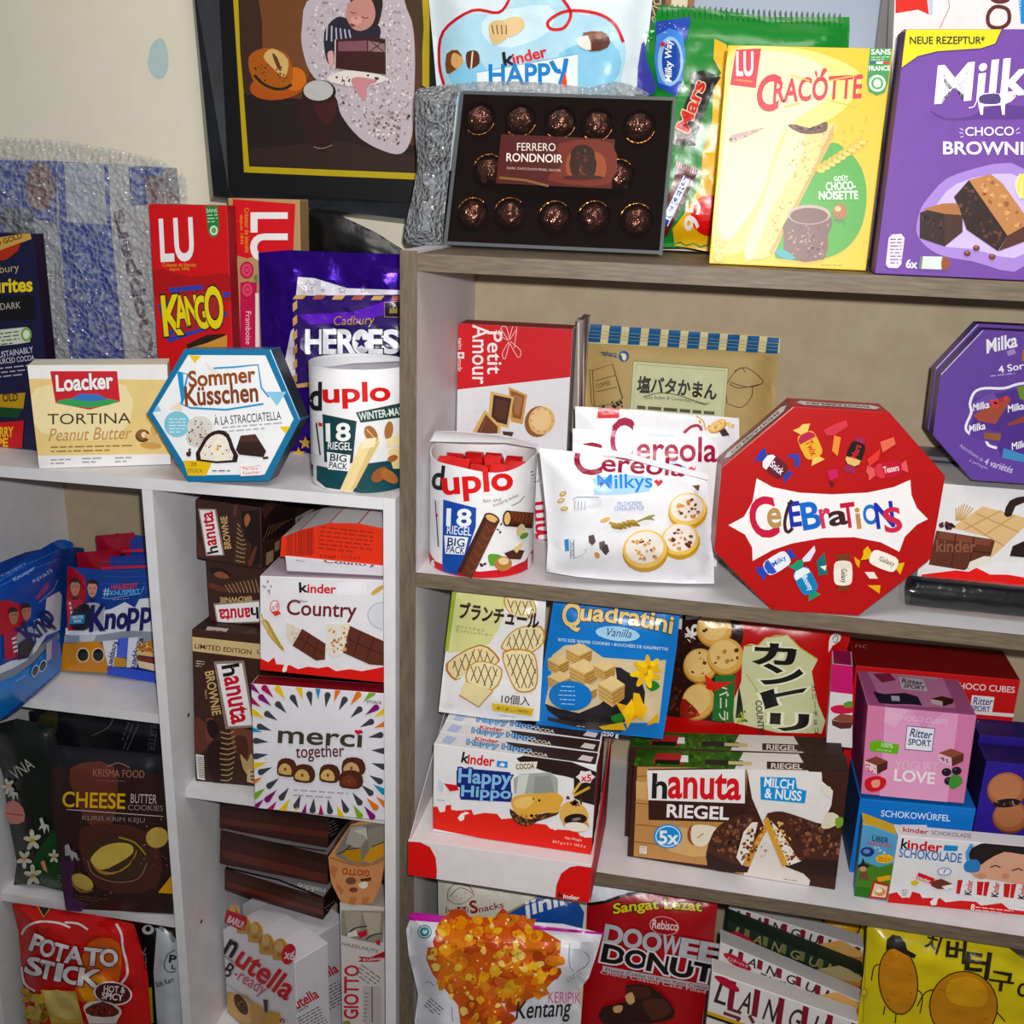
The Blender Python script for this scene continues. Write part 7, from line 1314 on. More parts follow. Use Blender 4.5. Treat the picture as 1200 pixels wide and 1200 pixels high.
# four biscuit slabs stacked like shingles
LQ = [((834, 1139), (1006, 1199), .022, '#dcd8d6', 'front white biscuit carton of the tilted row, with a black and gold line'),
      ((844, 1104), (1011.6, 1176), .056, '#d8d5d3', 'second white biscuit carton of the tilted row, in front of the dark green one'),
      ((852.5, 1079), (1012.5, 1143), .090, '#14271a', 'dark green biscuit carton in the tilted row of white ones'),
      ((854, 1061), (1012.5, 1111), .124, '#d8d5d3', 'hindmost white biscuit carton of the tilted row, behind the dark green one')]
for i, (a, b, yy, c, lab) in enumerate(LQ):
    k = Pack('biscuit_carton', lab, 'carton', 'biscuit cartons in the tilted row'); k.smooth = False
    w = wallplane(yy, 0, 0); k.carton([a, b], w, .030, c, sides=['#bdb9b8' if i != 2 else '#1c2a1e', '#8a8a8c', '#777', '#888'], drop=Z3 + .001, bev=.0015)
    ax, ay = a; bx, by = b; ux, uy = bx - ax, by - ay; dk = '#7a1a2a' if i != 2 else '#6a6a44'; tc = '#3a2624' if i != 2 else '#8a8058'
    H = (60, 38, 36, 34)[i]; m = lambda f, d: (ax + ux * f - 4 * d / 30, ay + uy * f + d * .98)
    if i == 0:
        for j, ch in enumerate('LANGULY'):
            f = .04 + j * .165; k.t('title_lettering', tc, ch, *m(f, 33 + 0), *m(f + .075, 33), 24, b=.02); k.p('stripe_pattern', dk, flat([m(f + .09, 2), m(f + .13, 2), m(f + .13, 34), m(f + .09, 34)]))
        k.t('kana_lettering', '#6a2630', 'ラングリー', *m(.10, 58), *m(.82, 58), 26, b=.05); k.p('red_oval', '#a81c34', flat([m(.02, 4), m(.10, 1), m(.19, 8), m(.18, 13), m(.09, 11)]), 3)
        k.p('gold_line', '#c9a02c', flat([m(0, 46), m(1, 46), m(1, 50), m(0, 50)])); k.p('black_line', '#1a1618', flat([m(0, 50), m(1, 50), m(1, 53), m(0, 53)])); k.p('blue_print', '#4a4f86', flat([m(.03, 68), m(.2, 68), m(.2, 90), m(.03, 90)]))
    else:
        for j, ch in enumerate('LANGULY'):
            f = .06 + j * .135; k.t('title_lettering', tc, ch, *m(f, 13), *m(f + .062, 13), 10, b=.03); k.p('stripe_pattern', dk, flat([m(f + .07, 1), m(f + .105, 1), m(f + .105, 12), m(f + .07, 12)]))
        k.t('kana_lettering', '#3a2a2c' if i != 2 else '#8a866a', 'ラングリー', *m(.28, 24), *m(.58, 24), 9.5, b=.06); k.t('kana_lettering', '#55464a' if i != 2 else '#77755c', 'バニラクリーム', *m(.26, 31), *m(.48, 31), 5, b=.03); k.p('red_oval', '#a81c34', flat([m(.03, 12), m(.10, 8), m(.22, 13), m(.21, 19), m(.10, 19)]), 3); k.t('red_oval', '#e0c8cc', 'ミスターイトウ', *m(.06, 16.5), *m(.20, 17), 4, b=.03)
        fx, fy = m(.80, 15); fill = ('', '#d9c9a0', '#7a9048', '#4a1c16')[i]
        k.p('sandwich_picture', '#b8743a', [fx - 30, fy - 4, fx + 4, fy - 10, fx + 32, fy + 6, fx + 30, fy + 12, fx - 4, fy + 20]); k.p('sandwich_picture', fill, [fx - 26, fy - 1, fx + 24, fy + 8, fx + 6, fy + 13, fx - 4, fy + 15]); k.p('sandwich_picture', '#d3a468' if i != 2 else '#a5946c', [fx - 22, fy - 9, fx + 8, fy - 14, fx + 34, fy + 2, fx + 28, fy + 6, fx, fy + 3]); k.l('sandwich_picture', '#8f5426', [fx - 30, fy - 3, fx - 4, fy + 19, fx + 30, fy + 11], 2)
        if i == 2: k.p('red_oval', '#c01c34', [fx - 10, fy + 16, fx + 18, fy + 22, fx + 16, fy + 28, fx - 8, fy + 22])
        k.fine('small_print', '#8a8484', *m(.52, 27), *m(.66, 27), 2, 4)
    k.done()
# yellow chip bags with plain potato prints
def potato(part, x, y, rx, ry, a, c='#b57a14'):
    k.e(part, '#15100a', x, y, rx + 7, ry + 7, a, 28); k.e(part, c, x, y, rx, ry, a, 28)
    for q in ((-.75, -.5), (.75, .35), (-.6, .55), (.7, -.2)): k.l(part, '#4a2c0a', [x + rx * q[0], y + ry * q[1], x + rx * q[0] * .78, y + ry * (q[1] + .05)], 3)
w = wallplane(.19, 0, 1)
k = Pack('chip_bag', 'yellow chip bag mostly hidden behind the tilted biscuit cartons', 'bag'); k.rest = zz
k.pouch([938, 1068, 1012, 1080, 1012, 1130] + flat(below(w, [(1012, 1130), (940, 1120)], zz)) + [940, 1110], w, .012, 20, '#cbb80f', Hb=.008, fin='f').z('W')
k.e('potato_picture', '#15100a', 130, 215, 116, 110, 0, 28); k.e('potato_picture', '#cf9a18', 132, 212, 106, 104, 0, 28); k.l('potato_picture', '#15100a', [30, 190, 50, 230], 5); k.done()
w = wallplane(.045, 0, 1)
k = Pack('chip_bag', 'bright yellow chip bag with brush-drawn potatoes in the lower right corner of view', 'bag'); k.rest = zz
k.pouch([1017, 1082, 1080, 1090, 1130, 1102, 1182, 1112, 1200, 1126, 1262, 1150] + flat(below(w, [(1262, 1150), (1016, 1150)], zz)) + [1012, 1140], w, .022, 40, '#cdbb0c', Hb=.012, wr=.15, fin='f').z('W')
k.l('potato_picture', '#15100a', [352, 455, 320, 470, 305, 550], 7, sm=3); k.l('potato_picture', '#15100a', [570, 600, 605, 640, 590, 740], 7, sm=3); k.l('potato_picture', '#15100a', [690, 600, 620, 620, 575, 700], 7, sm=3); k.l('potato_picture', '#15100a', [450, 740, 445, 800], 7); k.l('potato_picture', '#15100a', [385, 700, 375, 750], 7); k.l('potato_picture', '#15100a', [1040, 735, 1090, 790], 7)
potato('potato_picture', 462, 550, 110, 195, -6); k.p('potato_picture', '#15100a', [390, 370, 395, 310, 430, 280, 475, 290, 505, 330, 515, 370, 570, 400, 555, 420, 500, 395, 440, 362], 1)
potato('potato_picture', 845, 700, 195, 200, 0); k.p('potato_picture', '#c99426', [780, 540, 900, 530, 980, 600, 960, 700, 800, 690, 740, 620], 3)
k.t('brush_lettering', '#1f1a08', '치', 610, 370, 690, 395, 100, b=.05); k.t('brush_lettering', '#1f1a08', '버', 740, 440, 850, 450, 130, b=.06); k.t('brush_lettering', '#1f1a08', '터', 850, 520, 985, 540, 150, b=.07); k.t('brush_lettering', '#1f1a08', '구', 990, 600, 1130, 620, 110, b=.04); k.t('brush_lettering', '#1f1a08', '이', 1150, 660, 1240, 680, 110, b=.05); k.l('seal_edge', '#9a8c10', [280, 240, 255, 800], 5); k.e('seal_edge', '#8a7c14', 262, 620, 20, 26); k.e('seal_edge', '#cdbb0c', 262, 620, 15, 20); k.done()

# ================================================================ white shelf, right column
def facep(k, i):
    """plane of a carton's flank, cut to that flank"""
    n = len(k.F); j = (i + 1) % n; pl = Plane(k.faces[i].O, k.faces[i].N); pl.clipq = [topx(p) for p in (k.F[i], k.F[j], k.B[j], k.B[i])]; return pl
BR = '#37201a'
w3 = standing((228, 915), (300, 922), ZM + .0005)
k = Pack('wafer_carton', 'dark brown wafer carton with a cream stripe, lowest of the stack against the divider', 'carton', 'dark brown wafer cartons'); k.smooth = False
k.carton([(225, 737), (306, 744), (302, 922), (229, 915)], w3, .125, BR, sides=['#2a1712', BR, '#222', BR], push=(.003, .125, 0)).z('R'); k.rest = ZM + .0006
k.p('cream_stripe', '#c9b085', [90, 110, 460, 150, 460, 226, 95, 182]); k.t('cream_stripe', '#3a2418', 'LIMITED EDITION', 120, 170, 404, 202, 24, b=.02); k.t('cream_stripe', '#3a2418', 'L', 434, 196, 450, 198, 20, b=.02)
k.p('wood_print', '#5a2f24', [110, 520, 170, 540, 200, 640, 150, 700, 118, 700], 2); k.p('wood_print', '#6e3a2c', [180, 520, 230, 540, 220, 620, 180, 640], 2); k.p('wood_print', '#6b4034', [300, 580, 420, 590, 420, 720, 340, 720], 2)
k.p('brand_board', '#8a7a70', [216, 236, 368, 232, 424, 566, 276, 576]); k.p('brand_board', '#ebe7e8', [230, 250, 358, 246, 412, 556, 290, 562]); 
def vert(k, part, x0, y0, x1, y1, h): k.t(part, '#151414', 'h', x0, y0, x0 + (x1 - x0) * .17, y0 + (y1 - y0) * .17, h, b=.05); k.t(part, '#bb1f34', 'anuta', x0 + (x1 - x0) * .2, y0 + (y1 - y0) * .2, x1, y1, h * .98, b=.05)
vert(k, 'brand_board', 258, 262, 308, 552, 84)
k.t('title_lettering', '#c9a878', 'BROWNIE', 172, 290, 210, 508, 44, b=.04); k.t('title_lettering', '#c9a878', 'Style', 168, 380, 172, 425, 14)
k.p('cake_picture', '#24130f', [180, 690, 215, 640, 270, 640, 262, 720, 270, 850, 220, 850, 190, 780], 2); k.p('cake_picture', '#1c0f0c', [180, 540, 220, 530, 240, 580, 220, 625, 190, 600], 2); k.p('cake_picture', '#4a261d', [320, 620, 380, 620, 385, 720, 340, 725], 3)
for j in range(10): k.l('wafer_picture', '#a58a66', [250 + 4 * math.sin(j), 590 + j * 27, 290, 600 + j * 26, 330 - 6 * abs(j - 3) * .6, 585 + j * 26], 6, sm=2)
k.p('wafer_picture', '#b99a72', [350, 700, 385, 740, 400, 700, 416, 720, 416, 790, 380, 800, 360, 760], 2); k.p('barcode', '#dcd8d4', [126, 702, 166, 708, 172, 832, 134, 826])
for j in range(11): k.l('barcode', '#2a2624', [132 + j * .9, 715 + j * 10, 164 + j * .9, 719 + j * 10], 3.5)
k.fine('side_text', '#cfc8c0', 128, 236, 170, 240, 3, 12); k.p('pack_badge', '#c9b085', [385, 775, 420, 780, 420, 850, 383, 840]); k.t('pack_badge', '#3a2418', '10', 400, 788, 402, 835, 18, b=.03)
q = facep(k, 0); k.on(q, 'c'); k.p('brand_board#2', '#b9aeb0', [186, 60, 292, 72, 260, 112, 164, 100]); k.t('brand_board#2', '#8a2434', 'anuta', 205, 100, 262, 106, 26, b=.05); k.p('wafer_picture#2', '#43302a', [300, 110, 420, 70, 450, 110, 440, 150, 330, 135]); k.done()
zt3 = max(p.z for p in k.F)
w2 = Plane(w3.O - w3.N * .03, w3.N)
k = Pack('wafer_carton', 'dark brown wafer carton in the middle of the stack, its white name panel upside down', 'carton', 'dark brown wafer cartons'); k.smooth = False
k.carton([(241.5, 655), (311, 664)], w2, .11, BR, drop=zt3 + .0006, push=(.003, .11, 0)).z('Y')
k.p('brand_board', '#8a7a70', [200, 915, 572, 885, 580, 1064, 228, 1076]); k.p('brand_board', '#ebe7e8', [214, 928, 556, 900, 572, 1054, 236, 1066])
k.t('brand_board', '#bb1f34', 'anuta', 470, 940, 232, 958, -70 + 140, b=.05, flipx=False) if False else None
def upside(k, part, x0, y0, x1, y1, h):      # lettering turned on its head, read from right to left
    k.t(part, '#151414', 'h', x0, y0, x0 + (x1 - x0) * .18, y0 + (y1 - y0) * .18, h, b=.05); k.t(part, '#bb1f34', 'anuta', x0 + (x1 - x0) * .21, y0 + (y1 - y0) * .21, x1, y1, h * .98, b=.05)
upside(k, 'brand_board', 548, 945, 244, 962, 86)
k.t('title_lettering', '#c9a878', 'BROWNIE', 498, 858, 252, 868, 40, b=.04); k.p('cake_picture', '#1f110e', [170, 640, 260, 640, 330, 680, 320, 720, 200, 690], 2); k.p('cake_picture', '#8a5038', [205, 680, 260, 665, 320, 700, 310, 720, 230, 710], 2); k.p('wood_print', '#5a2f24', [165, 750, 240, 770, 300, 800, 300, 830, 165, 790], 2)
for j in range(9): k.l('wafer_picture', '#a58a66', [290 + j * 30, 770 - 6 * j, 330 + j * 28, 830], 6); k.l('wafer_picture', '#6b4a36', [310 + j * 30, 735 + abs(j - 4) * 4, 335 + j * 28, 830], 4)
k.done(); zt2 = max(p.z for p in k.F)
w1 = Plane(w3.O - w3.N * .005, w3.N)
k = Pack('wafer_carton', 'dark brown wafer carton on top of the stack under the white board, name panel sideways', 'carton', 'dark brown wafer cartons'); k.smooth = False
k.carton([(229.5, 584.5), (306, 595), (307, 667), (231.5, 654)], w1, .21, BR, sides=['#1c100d', '#3a221b', '#222', BR], push=(.004, .21, 0)).z('Y'); k.rest = zt2 + .0006
k.p('brand_board', '#8a7a70', [80, 172, 222, 176, 288, 540, 142, 545]); k.p('brand_board', '#ebe7e8', [92, 184, 210, 186, 274, 532, 150, 536])
k.t('brand_board', '#151414', 'h', 238, 512, 228, 465, 84, b=.05); k.t('brand_board', '#bb1f34', 'anuta', 226, 455, 192, 196, 78, b=.05)
k.t('title_lettering', '#c9a878', 'BROWNIE', 340, 482, 306, 232, 52, b=.04); k.p('wood_print', '#5a2f28', [360, 150, 390, 140, 380, 240, 350, 230]); k.p('wood_print', '#4d2a22', [70, 380, 130, 520, 130, 560, 75, 550]); k.p('cake_picture', '#1a0e0b', [420, 200, 560, 180, 572, 600, 480, 640, 500, 450, 440, 400], 1); k.p('cake_picture', '#9a5c40', [440, 250, 470, 210, 490, 260, 455, 320], 2); k.p('cake_picture', '#5c2f26', [470, 600, 520, 480, 540, 480, 500, 620], 2)
for j in range(9): k.l('wafer_picture', '#a58a66', [388 - j * 2, 290 + j * 36, 410 + j * 4, 320 + j * 34, 440 - abs(j - 4) * 8 + j * 4, 315 + j * 34], 7, sm=2); k.l('wafer_picture', '#5c4030', [370 - j * 1, 320 + j * 34, 450, 345 + j * 32], 4)
q = facep(k, 1); k.on(q, 'c'); k.p('flank_print', '#20120e', [578, 190, 700, 150, 860, 130, 840, 300, 700, 400, 580, 420], 1); k.p('flank_print', '#4a2a22', [580, 180, 680, 150, 600, 260], 1)
for j in range(8): k.l('flank_print', '#6f5a44', [590 + j * 30, 420 - j * 24, 640 + j * 26, 300 - j * 6], 6)
k.p('flank_panel', '#a9a4a4', [840, 245, 1070, 120, 1075, 200, 845, 340]); k.t('flank_panel', '#7a2430', 'anuta', 1010, 172, 856, 262, 70, b=.05); k.t('flank_panel', '#1a1818', 'h', 1062, 138, 1022, 160, 78, b=.05); k.p('flank_panel', '#b7a684', [1084, 150, 1110, 150, 1110, 270, 1084, 280]); k.p('flank_label', '#a5926c', [614, 520, 670, 495, 668, 590, 612, 620]); k.p('flank_label', '#9a8a66', [680, 440, 735, 410, 735, 480, 680, 510]); k.p('flank_label', '#b5b0b0', [620, 640, 740, 560, 740, 640, 640, 668]); k.done()
# white drop-print carton on the shelf
wm = standing((299, 947), (451, 962), ZM + .0005)
k = Pack('praline_carton', 'white carton with a ring of coloured drops, standing at the edge of the white shelf', 'carton'); k.smooth = False
k.carton([(294, 801.5), (450.4, 813), (451.2, 962), (299, 947)], wm, .028, '#e2e0e6', sides=['#7d1220', '#c8c4cc', '#aaa', '#d0ccd2'], push=-V((wm.N.x, wm.N.y, 0)) * .028).z('R'); k.rest = ZM + .0006
cx_, cy_ = 745, 665
def drop_(x, y, L, W, c):
    a = math.atan2(cy_ - y, cx_ - x); u = (math.cos(a), math.sin(a)); n = (-u[1], u[0]); pts = [(x + u[0] * L * .6, y + u[1] * L * .6)]
    for j in range(9): b = math.pi * (-.5 + j / 8); pts.append((x - u[0] * L * .25 - u[0] * W * .5 * math.cos(b) + n[0] * W * .5 * -math.sin(b), y - u[1] * L * .25 - u[1] * W * .5 * math.cos(b) + n[1] * W * .5 * -math.sin(b)))
    k.p('drop_print', c, pts)
for x, y in ((622, 435), (700, 420), (785, 425), (865, 445), (935, 490), (990, 548), (1035, 610), (1050, 685), (1050, 760), (1035, 830), (990, 885), (938, 930), (873, 965), (797, 970), (715, 965), (638, 945), (568, 905), (510, 850), (470, 785), (447, 710), (447, 637), (465, 570), (500, 510), (552, 465)): drop_(x, y, 74, 32, '#3c3c44')
CC = ['#7a1668', '#7ba83c', '#d8762a', '#2a8ab0', '#e0c04a', '#a01c50']
for j, (x, y) in enumerate(((415, 370), (485, 385), (550, 390), (650, 385), (740, 380), (835, 395), (930, 420), (1000, 408), (470, 430), (1015, 480), (415, 440), (430, 500), (1060, 495), (415, 580), (1065, 555), (420, 840), (440, 900), (500, 915), (435, 960), (505, 975), (575, 965), (440, 755), (1055, 880), (1015, 955), (1066, 945), (940, 995), (1000, 1000), (670, 995), (755, 1000), (850, 1000), (620, 1010))): drop_(x, y, 80, 33, CC[(j * 5 + j // 3) % 6])
k.t('title_lettering', '#3a352c', 'merci', 540, 645, 958, 668, 84, b=.03); k.p('heart', '#c01c3a', [922, 588, 932, 578, 942, 584, 952, 578, 962, 590, 942, 608]); k.t('subtitle', '#5a2a2e', 'together', 630, 742, 872, 735, 84, b=.02)
for x, y, w_, c2 in ((585, 770, 100, '#c9a468'), (672, 800, 110, '#c9a66c'), (800, 800, 105, '#d0ac70'), (920, 765, 120, '#c4a070'), (908, 830, 120, '#6a3420')):
    k.p('praline_picture', '#4a2418', [x - w_ * .5, y + 30, x - w_ * .45, y - 30, x - w_ * .1, y - 48, x + w_ * .35, y - 36, x + w_ * .5, y + 12, x + w_ * .3, y + 46, x - w_ * .2, y + 44], 2); k.p('praline_picture', c2, [x - w_ * .42, y + 26, x - w_ * .36, y - 8, x - w_ * .1, y - 22, x + w_ * .16, y - 4, x + w_ * .2, y + 36], 2)
    k.e('praline_picture', '#7a4a2a', x - w_ * .1, y + 8, 7, 9)
k.fine('small_print', '#a9a6b0', 618, 886, 890, 904, 2, 26, 8); k.t('maker_lettering', '#5a3020', 'STORCK', 985, 446, 1060, 452, 14, b=.04); k.done(); ztm = max(p.z for p in k.F)
# chocolate-cereal carton standing on it
wk = Plane(wm.O - wm.N * .009 + V((0, 0, 0)), wm.N)
k = Pack('chocolate_carton', 'white carton with oat ears and a red milk-drop base, on top of the drop-print carton', 'carton'); k.smooth = False
k.carton([(304.5, 675), (450, 680), (450.4, 800), (305, 785)], wk, .10, '#e4e2e6', sides=['#b9a9b4', '#ccc', '#a33', '#c8c4ca']).z('Q'); k.rest = ztm - .004
k.t('brand_lettering', '#141314', 'k', 648, 532, 686, 530, 48, b=.06); k.t('brand_lettering', '#c8242c', 'inder', 688, 534, 828, 538, 44, b=.05); k.p('white_panel', '#eceaf0', [840, 480, 980, 480, 985, 548, 835, 545]); k.t('title_lettering', '#6a2228', 'Country', 582, 668, 930, 684, 100, b=.03)
k.l('wheat_picture', '#b9964a', [455, 640, 490, 740, 560, 820], 6, sm=3)
for j in range(9): k.e('wheat_picture', '#c9ac6a', 466 + j * 10 + j * j * .2, 690 + j * 15, 20, 7, 62); k.e('wheat_picture', '#b09044', 482 + j * 9, 680 + j * 16, 18, 6, 40)
k.e('wheat_picture', '#c9a45c', 1040, 520, 40, 12, -35)
k.p('cup_picture', '#d8dae0', [985, 640, 1000, 600, 1075, 580, 1075, 720, 1010, 700]); k.l('cup_picture', '#a9adb8', [1070, 580, 1020, 595, 990, 640, 1010, 690, 1060, 720], 4, sm=3)
k.p('bar_picture', '#d9d2c6', [580, 680, 660, 720, 615, 800, 580, 750]); k.p('bar_picture', '#5a2c20', [660, 715, 778, 790, 775, 870, 730, 875, 612, 800]); k.l('bar_picture', '#3a1a12', [645, 760, 770, 840], 5); k.l('bar_picture', '#3a1a12', [700, 740, 660, 830], 5); k.l('bar_picture', '#3a1a12', [745, 770, 712, 860], 5)
k.p('bar_picture', '#e2dcd2', [780, 690, 900, 690, 920, 720, 865, 840, 810, 860, 780, 810]); k.p('bar_picture', '#5a2c20', [900, 700, 1075, 780, 1075, 900, 1000, 895, 865, 835]); k.l('bar_picture', '#3a1a12', [895, 770, 1075, 850], 5); k.l('bar_picture', '#3a1a12', [955, 730, 920, 850], 5); k.l('bar_picture', '#3a1a12', [1020, 760, 980, 880], 5); k.blobs('bar_picture', ['#c99a5c', '#e8d8b0', '#b07a40'], [790, 700, 910, 700, 870, 830, 800, 840], 34, 5, 12); k.blobs('bar_picture', ['#c9ac7c', '#d8c8a8'], [590, 690, 655, 720, 615, 790], 14, 4, 9)
k.e('count_badge', '#c8303a', 523, 605, 24, 34); k.e('count_badge', '#ebe8ec', 523, 605, 20, 30); k.t('count_badge', '#c8303a', 'x9', 508, 622, 540, 622, 34); k.p('red_dot', '#d04038', [505, 630, 540, 622, 555, 640, 525, 652]); k.t('brand_lettering', '#6a6a78', 'kinder', 610, 580, 690, 585, 16); k.blobs('wheat_picture', ['#8a8a90', '#a8a8b0'], [465, 470, 510, 480, 500, 540, 460, 530], 9, 5, 9)
k.z('R').p('red_base', '#d02a22', [450, 220, 490, 240, 520, 215, 530, 250, 600, 255, 640, 275, 690, 262, 740, 270, 790, 262, 830, 285, 900, 275, 960, 285, 1080, 262, 1080, 400, 440, 330]); k.p('milk_drop', '#ece8ea', [560, 280, 570, 255, 595, 248, 585, 262, 582, 284, 565, 292]); k.done(); ztk = max(p.z for p in k.F)
# slab and orange-red end of the cartons lying above
wo = Plane(wm.O - wm.N * .014, wm.N)
k = Pack('chocolate_carton', 'thin white carton lying flat between the oat carton and the orange one', 'carton'); k.smooth = False
k.carton([(334, 656), (451, 668), (451, 680), (336, 674)], wo, .09, '#d8d4da', sides=['#b9a4b0', '#ccc', '#c8a8b0', '#ccc'], bev=.0015).z('Q'); k.t('title_lettering', '#5a3038', 'Country', 770, 408, 1030, 428, 24, b=.03); k.fine('small_print', '#4a4650', 630, 392, 690, 402, 1, 10); k.rest = ztk + .0005; k.done(); zs = max(p.z for p in k.F)
k = Pack('chocolate_carton', 'orange-red carton end with a barcode, lying directly under the white top board', 'carton'); k.smooth = False
wq = Plane(wm.O - wm.N * .016, wm.N); k.carton([(329.5, 631), (352, 622), (386, 614), (420, 614.5), (452, 621), (452, 664.5), (328, 653.5)], wq, .10, '#d93c18', sides=['#e8e4e6'] * 5 + ['#999', '#b33'], bev=.001).z('Q'); k.rest = zs + .0005
rnd2 = random.Random(3)
for j in range(22): x = 582 + j * 6.4; k.l('barcode', '#7a1e0c', [x, 240 - j * 1.3, x + 1, 352 - j * .2], rnd2.uniform(1.5, 4.5))
k.fine('small_print', '#9a2810', 752, 212, 1020, 240, 6, 21, 7); k.t('weight_text', '#8a200c', '9 Riegel - 211,5 g e', 748, 366, 950, 374, 22, b=.02); k.done()
k = Pack('lid', 'black round lid with a white streak in the gap behind the orange-red carton end', 'lid'); k.smooth = True
p0 = hit(430, 640, OL - NL * .18, NL); k.can(p0.x, p0.y, ZM + .001, hit(430, 613, OL - NL * .14, NL).z, .045, '#17171b', fin='g', part='drum', top='#17171b'); k.z('-').l('white_streak', '#c8c4c8', [400, 616, 425, 612, 446, 618], 3); k.done()

# lower right compartment
ZD = ZM - .48
w = lplane(.040, -6, 0)
NUT = Plane(hz(305, 1083, -1.03), V((-.52, -.855, 0)))
u_ = NUT.N.cross(V((0, 0, 1))); u_ = -u_ if u_.x < 0 else u_
def nutella(off, lab, art):
    k = Pack('snack_carton', lab, 'carton', 'hazelnut snack cartons'); k.smooth = False
    pl = Plane(NUT.O - NUT.N * off[0], NUT.N); out = [(261, 1090), (277, 1080), (300, 1094), (322, 1109), (345.5, 1128), (339, 1215), (261, 1215)]
    out = [(x + off[1], y + off[2]) for x, y in out]
    lo = below(pl, [out[4], out[0]], ZD + .001); out = out[:5] + [(lo[0]), (lo[1])]
    k.carton(out, pl, .062, '#e2dfe4', sides=['#dcd8de'] * 4 + ['#d2ced4', '#aaa', '#ccc'], push=-pl.N * .062).z('S'); k.rest = ZD + .001
    if art:
        k.z('-'); 
        # scalloped biscuits along the top edge are cut-outs of the front panel
        for x, y, r, a in ((273, 1070, 7.5, 80), (285, 1083, 8, 75), (299, 1092, 9, 72), (312, 1106, 9, 70), (328, 1112, 9.5, 65)):
            pts = [(x + r * .95 * math.cos(t * .2618) - 0, y - r * 1.25 * math.sin(t * .2618)) for t in range(13)] + [(x - r * .85, y + r * 1.3), (x + r * .85, y + r * 1.5)]
            f = [pl.at(*q) for q in pts]; b_ = [q - pl.N * .0015 for q in f]; n = len(f); k.mesh('biscuit_cutout', [q + pl.N * .0006 for q in f] + b_, [range(n), list(range(2 * n - 1, n - 1, -1))] + [(i, (i + 1) % n, (i + 1) % n + n, i + n) for i in range(n)], M('#c99a5a', 'c'))
        free = Plane(pl.O, pl.N); free.base = .0012; free2 = Plane(pl.O, pl.N); free2.base = .0012; free2.clipq = k.front.clipq; k.on(free, 'c')
        for x, y, r in ((273, 1069, 5), (285, 1082, 5.5), (299, 1091, 6), (312, 1105, 6.5), (328, 1112, 6.5)): k.e('biscuit_shine', '#dbb27a', x - .6, y - 3, r * .75, r); k.e('biscuit_shine', '#b3783c', x, y + 7, r * .6, r * .3)
        k.z('S'); k.p('new_tag', '#b81c34', [248, 605, 350, 640, 352, 680, 318, 712, 235, 668]); k.t('new_tag', '#eee6ea', 'BARU!', 248, 668, 325, 702, 36, b=.04); k.e('count_badge', '#c8202c', 570, 836, 36, 56, 15); k.t('count_badge', '#f0e8ea', 'x6', 546, 858, 598, 868, 46, b=.05)
        k.on(free2, 'c', 16); k.t('title_lettering', '#151416', 'n', 228, 826, 272, 852, 76, b=.06); k.t('title_lettering', '#c4202e', 'utella', 284, 884, 556, 1078, 112, b=.05); k.t('maker_lettering', '#3a383c', 'FERRERO', 222, 842, 290, 890, 10, b=.03); k.t('subtitle', '#1c1a1e', 'B', 222, 940, 256, 962, 72, b=.02); k.t('subtitle', '#c03a5a', '-ready', 266, 972, 425, 1070, 82)
        k.p('field_print', '#b79a6a', [226, 1030, 350, 1050, 400, 1120, 520, 1140, 520, 1200, 300, 1240, 236, 1160]); k.p('wafer_picture', '#d6b078', [245, 1060, 300, 1040, 380, 1110, 380, 1190, 330, 1190, 250, 1130], 2); k.e('wafer_picture', '#4a241a', 322, 1098, 28, 60, -28); k.blobs('wafer_picture', ['#7a4a34', '#2c130e', '#936248'], [305, 1060, 340, 1080, 350, 1140, 310, 1120], 16, 5, 10); k.p('wafer_picture', '#c99a60', [370, 1090, 430, 1110, 440, 1180, 380, 1200], 2); k.p('wafer_picture', '#3c2c24', [436, 1070, 462, 1076, 460, 1135, 446, 1140]); k.p('wafer_picture', '#cfa04c', [450, 1150, 520, 1140, 520, 1200, 450, 1200], 2); k.p('field_print', '#55423a', [232, 1140, 300, 1180, 300, 1260, 232, 1230]); k.l('field_print', '#8a868c', [240, 990, 390, 1090], 3); k.t('subtitle', '#8a2030', 'n', 524, 1190, 545, 1196, 20, b=.04)
    q = facep(k, 4); k.on(q, 'c'); dx, dy = off[1] * 4.444, off[2] * 4.444
    k.t('flank_lettering', '#1a191c', 'n', 588 + dx, 1138 + dy, 612 + dx, 1126 + dy, 44, b=.05); k.t('flank_lettering', '#b8202e', 'utella', 614 + dx, 1124 + dy, 730 + dx, 1060 + dy, 52, b=.05); k.fine('flank_text', '#3a383c', 590 + dx, 1190 + dy, 730 + dx, 1112 + dy, 8, 15); k.t('flank_lettering', '#4a484c', 'B-ready', 590 + dx, 1166 + dy, 680 + dx, 1110 + dy, 20)
    k.done(); return k
nutella((0, 0, 0), 'front hazelnut snack carton with wafer cut-outs along its top in the lower compartment', 1)
nutella((.068, 23, -30), 'second hazelnut snack carton, behind the one with wafer cut-outs along its top', 0)
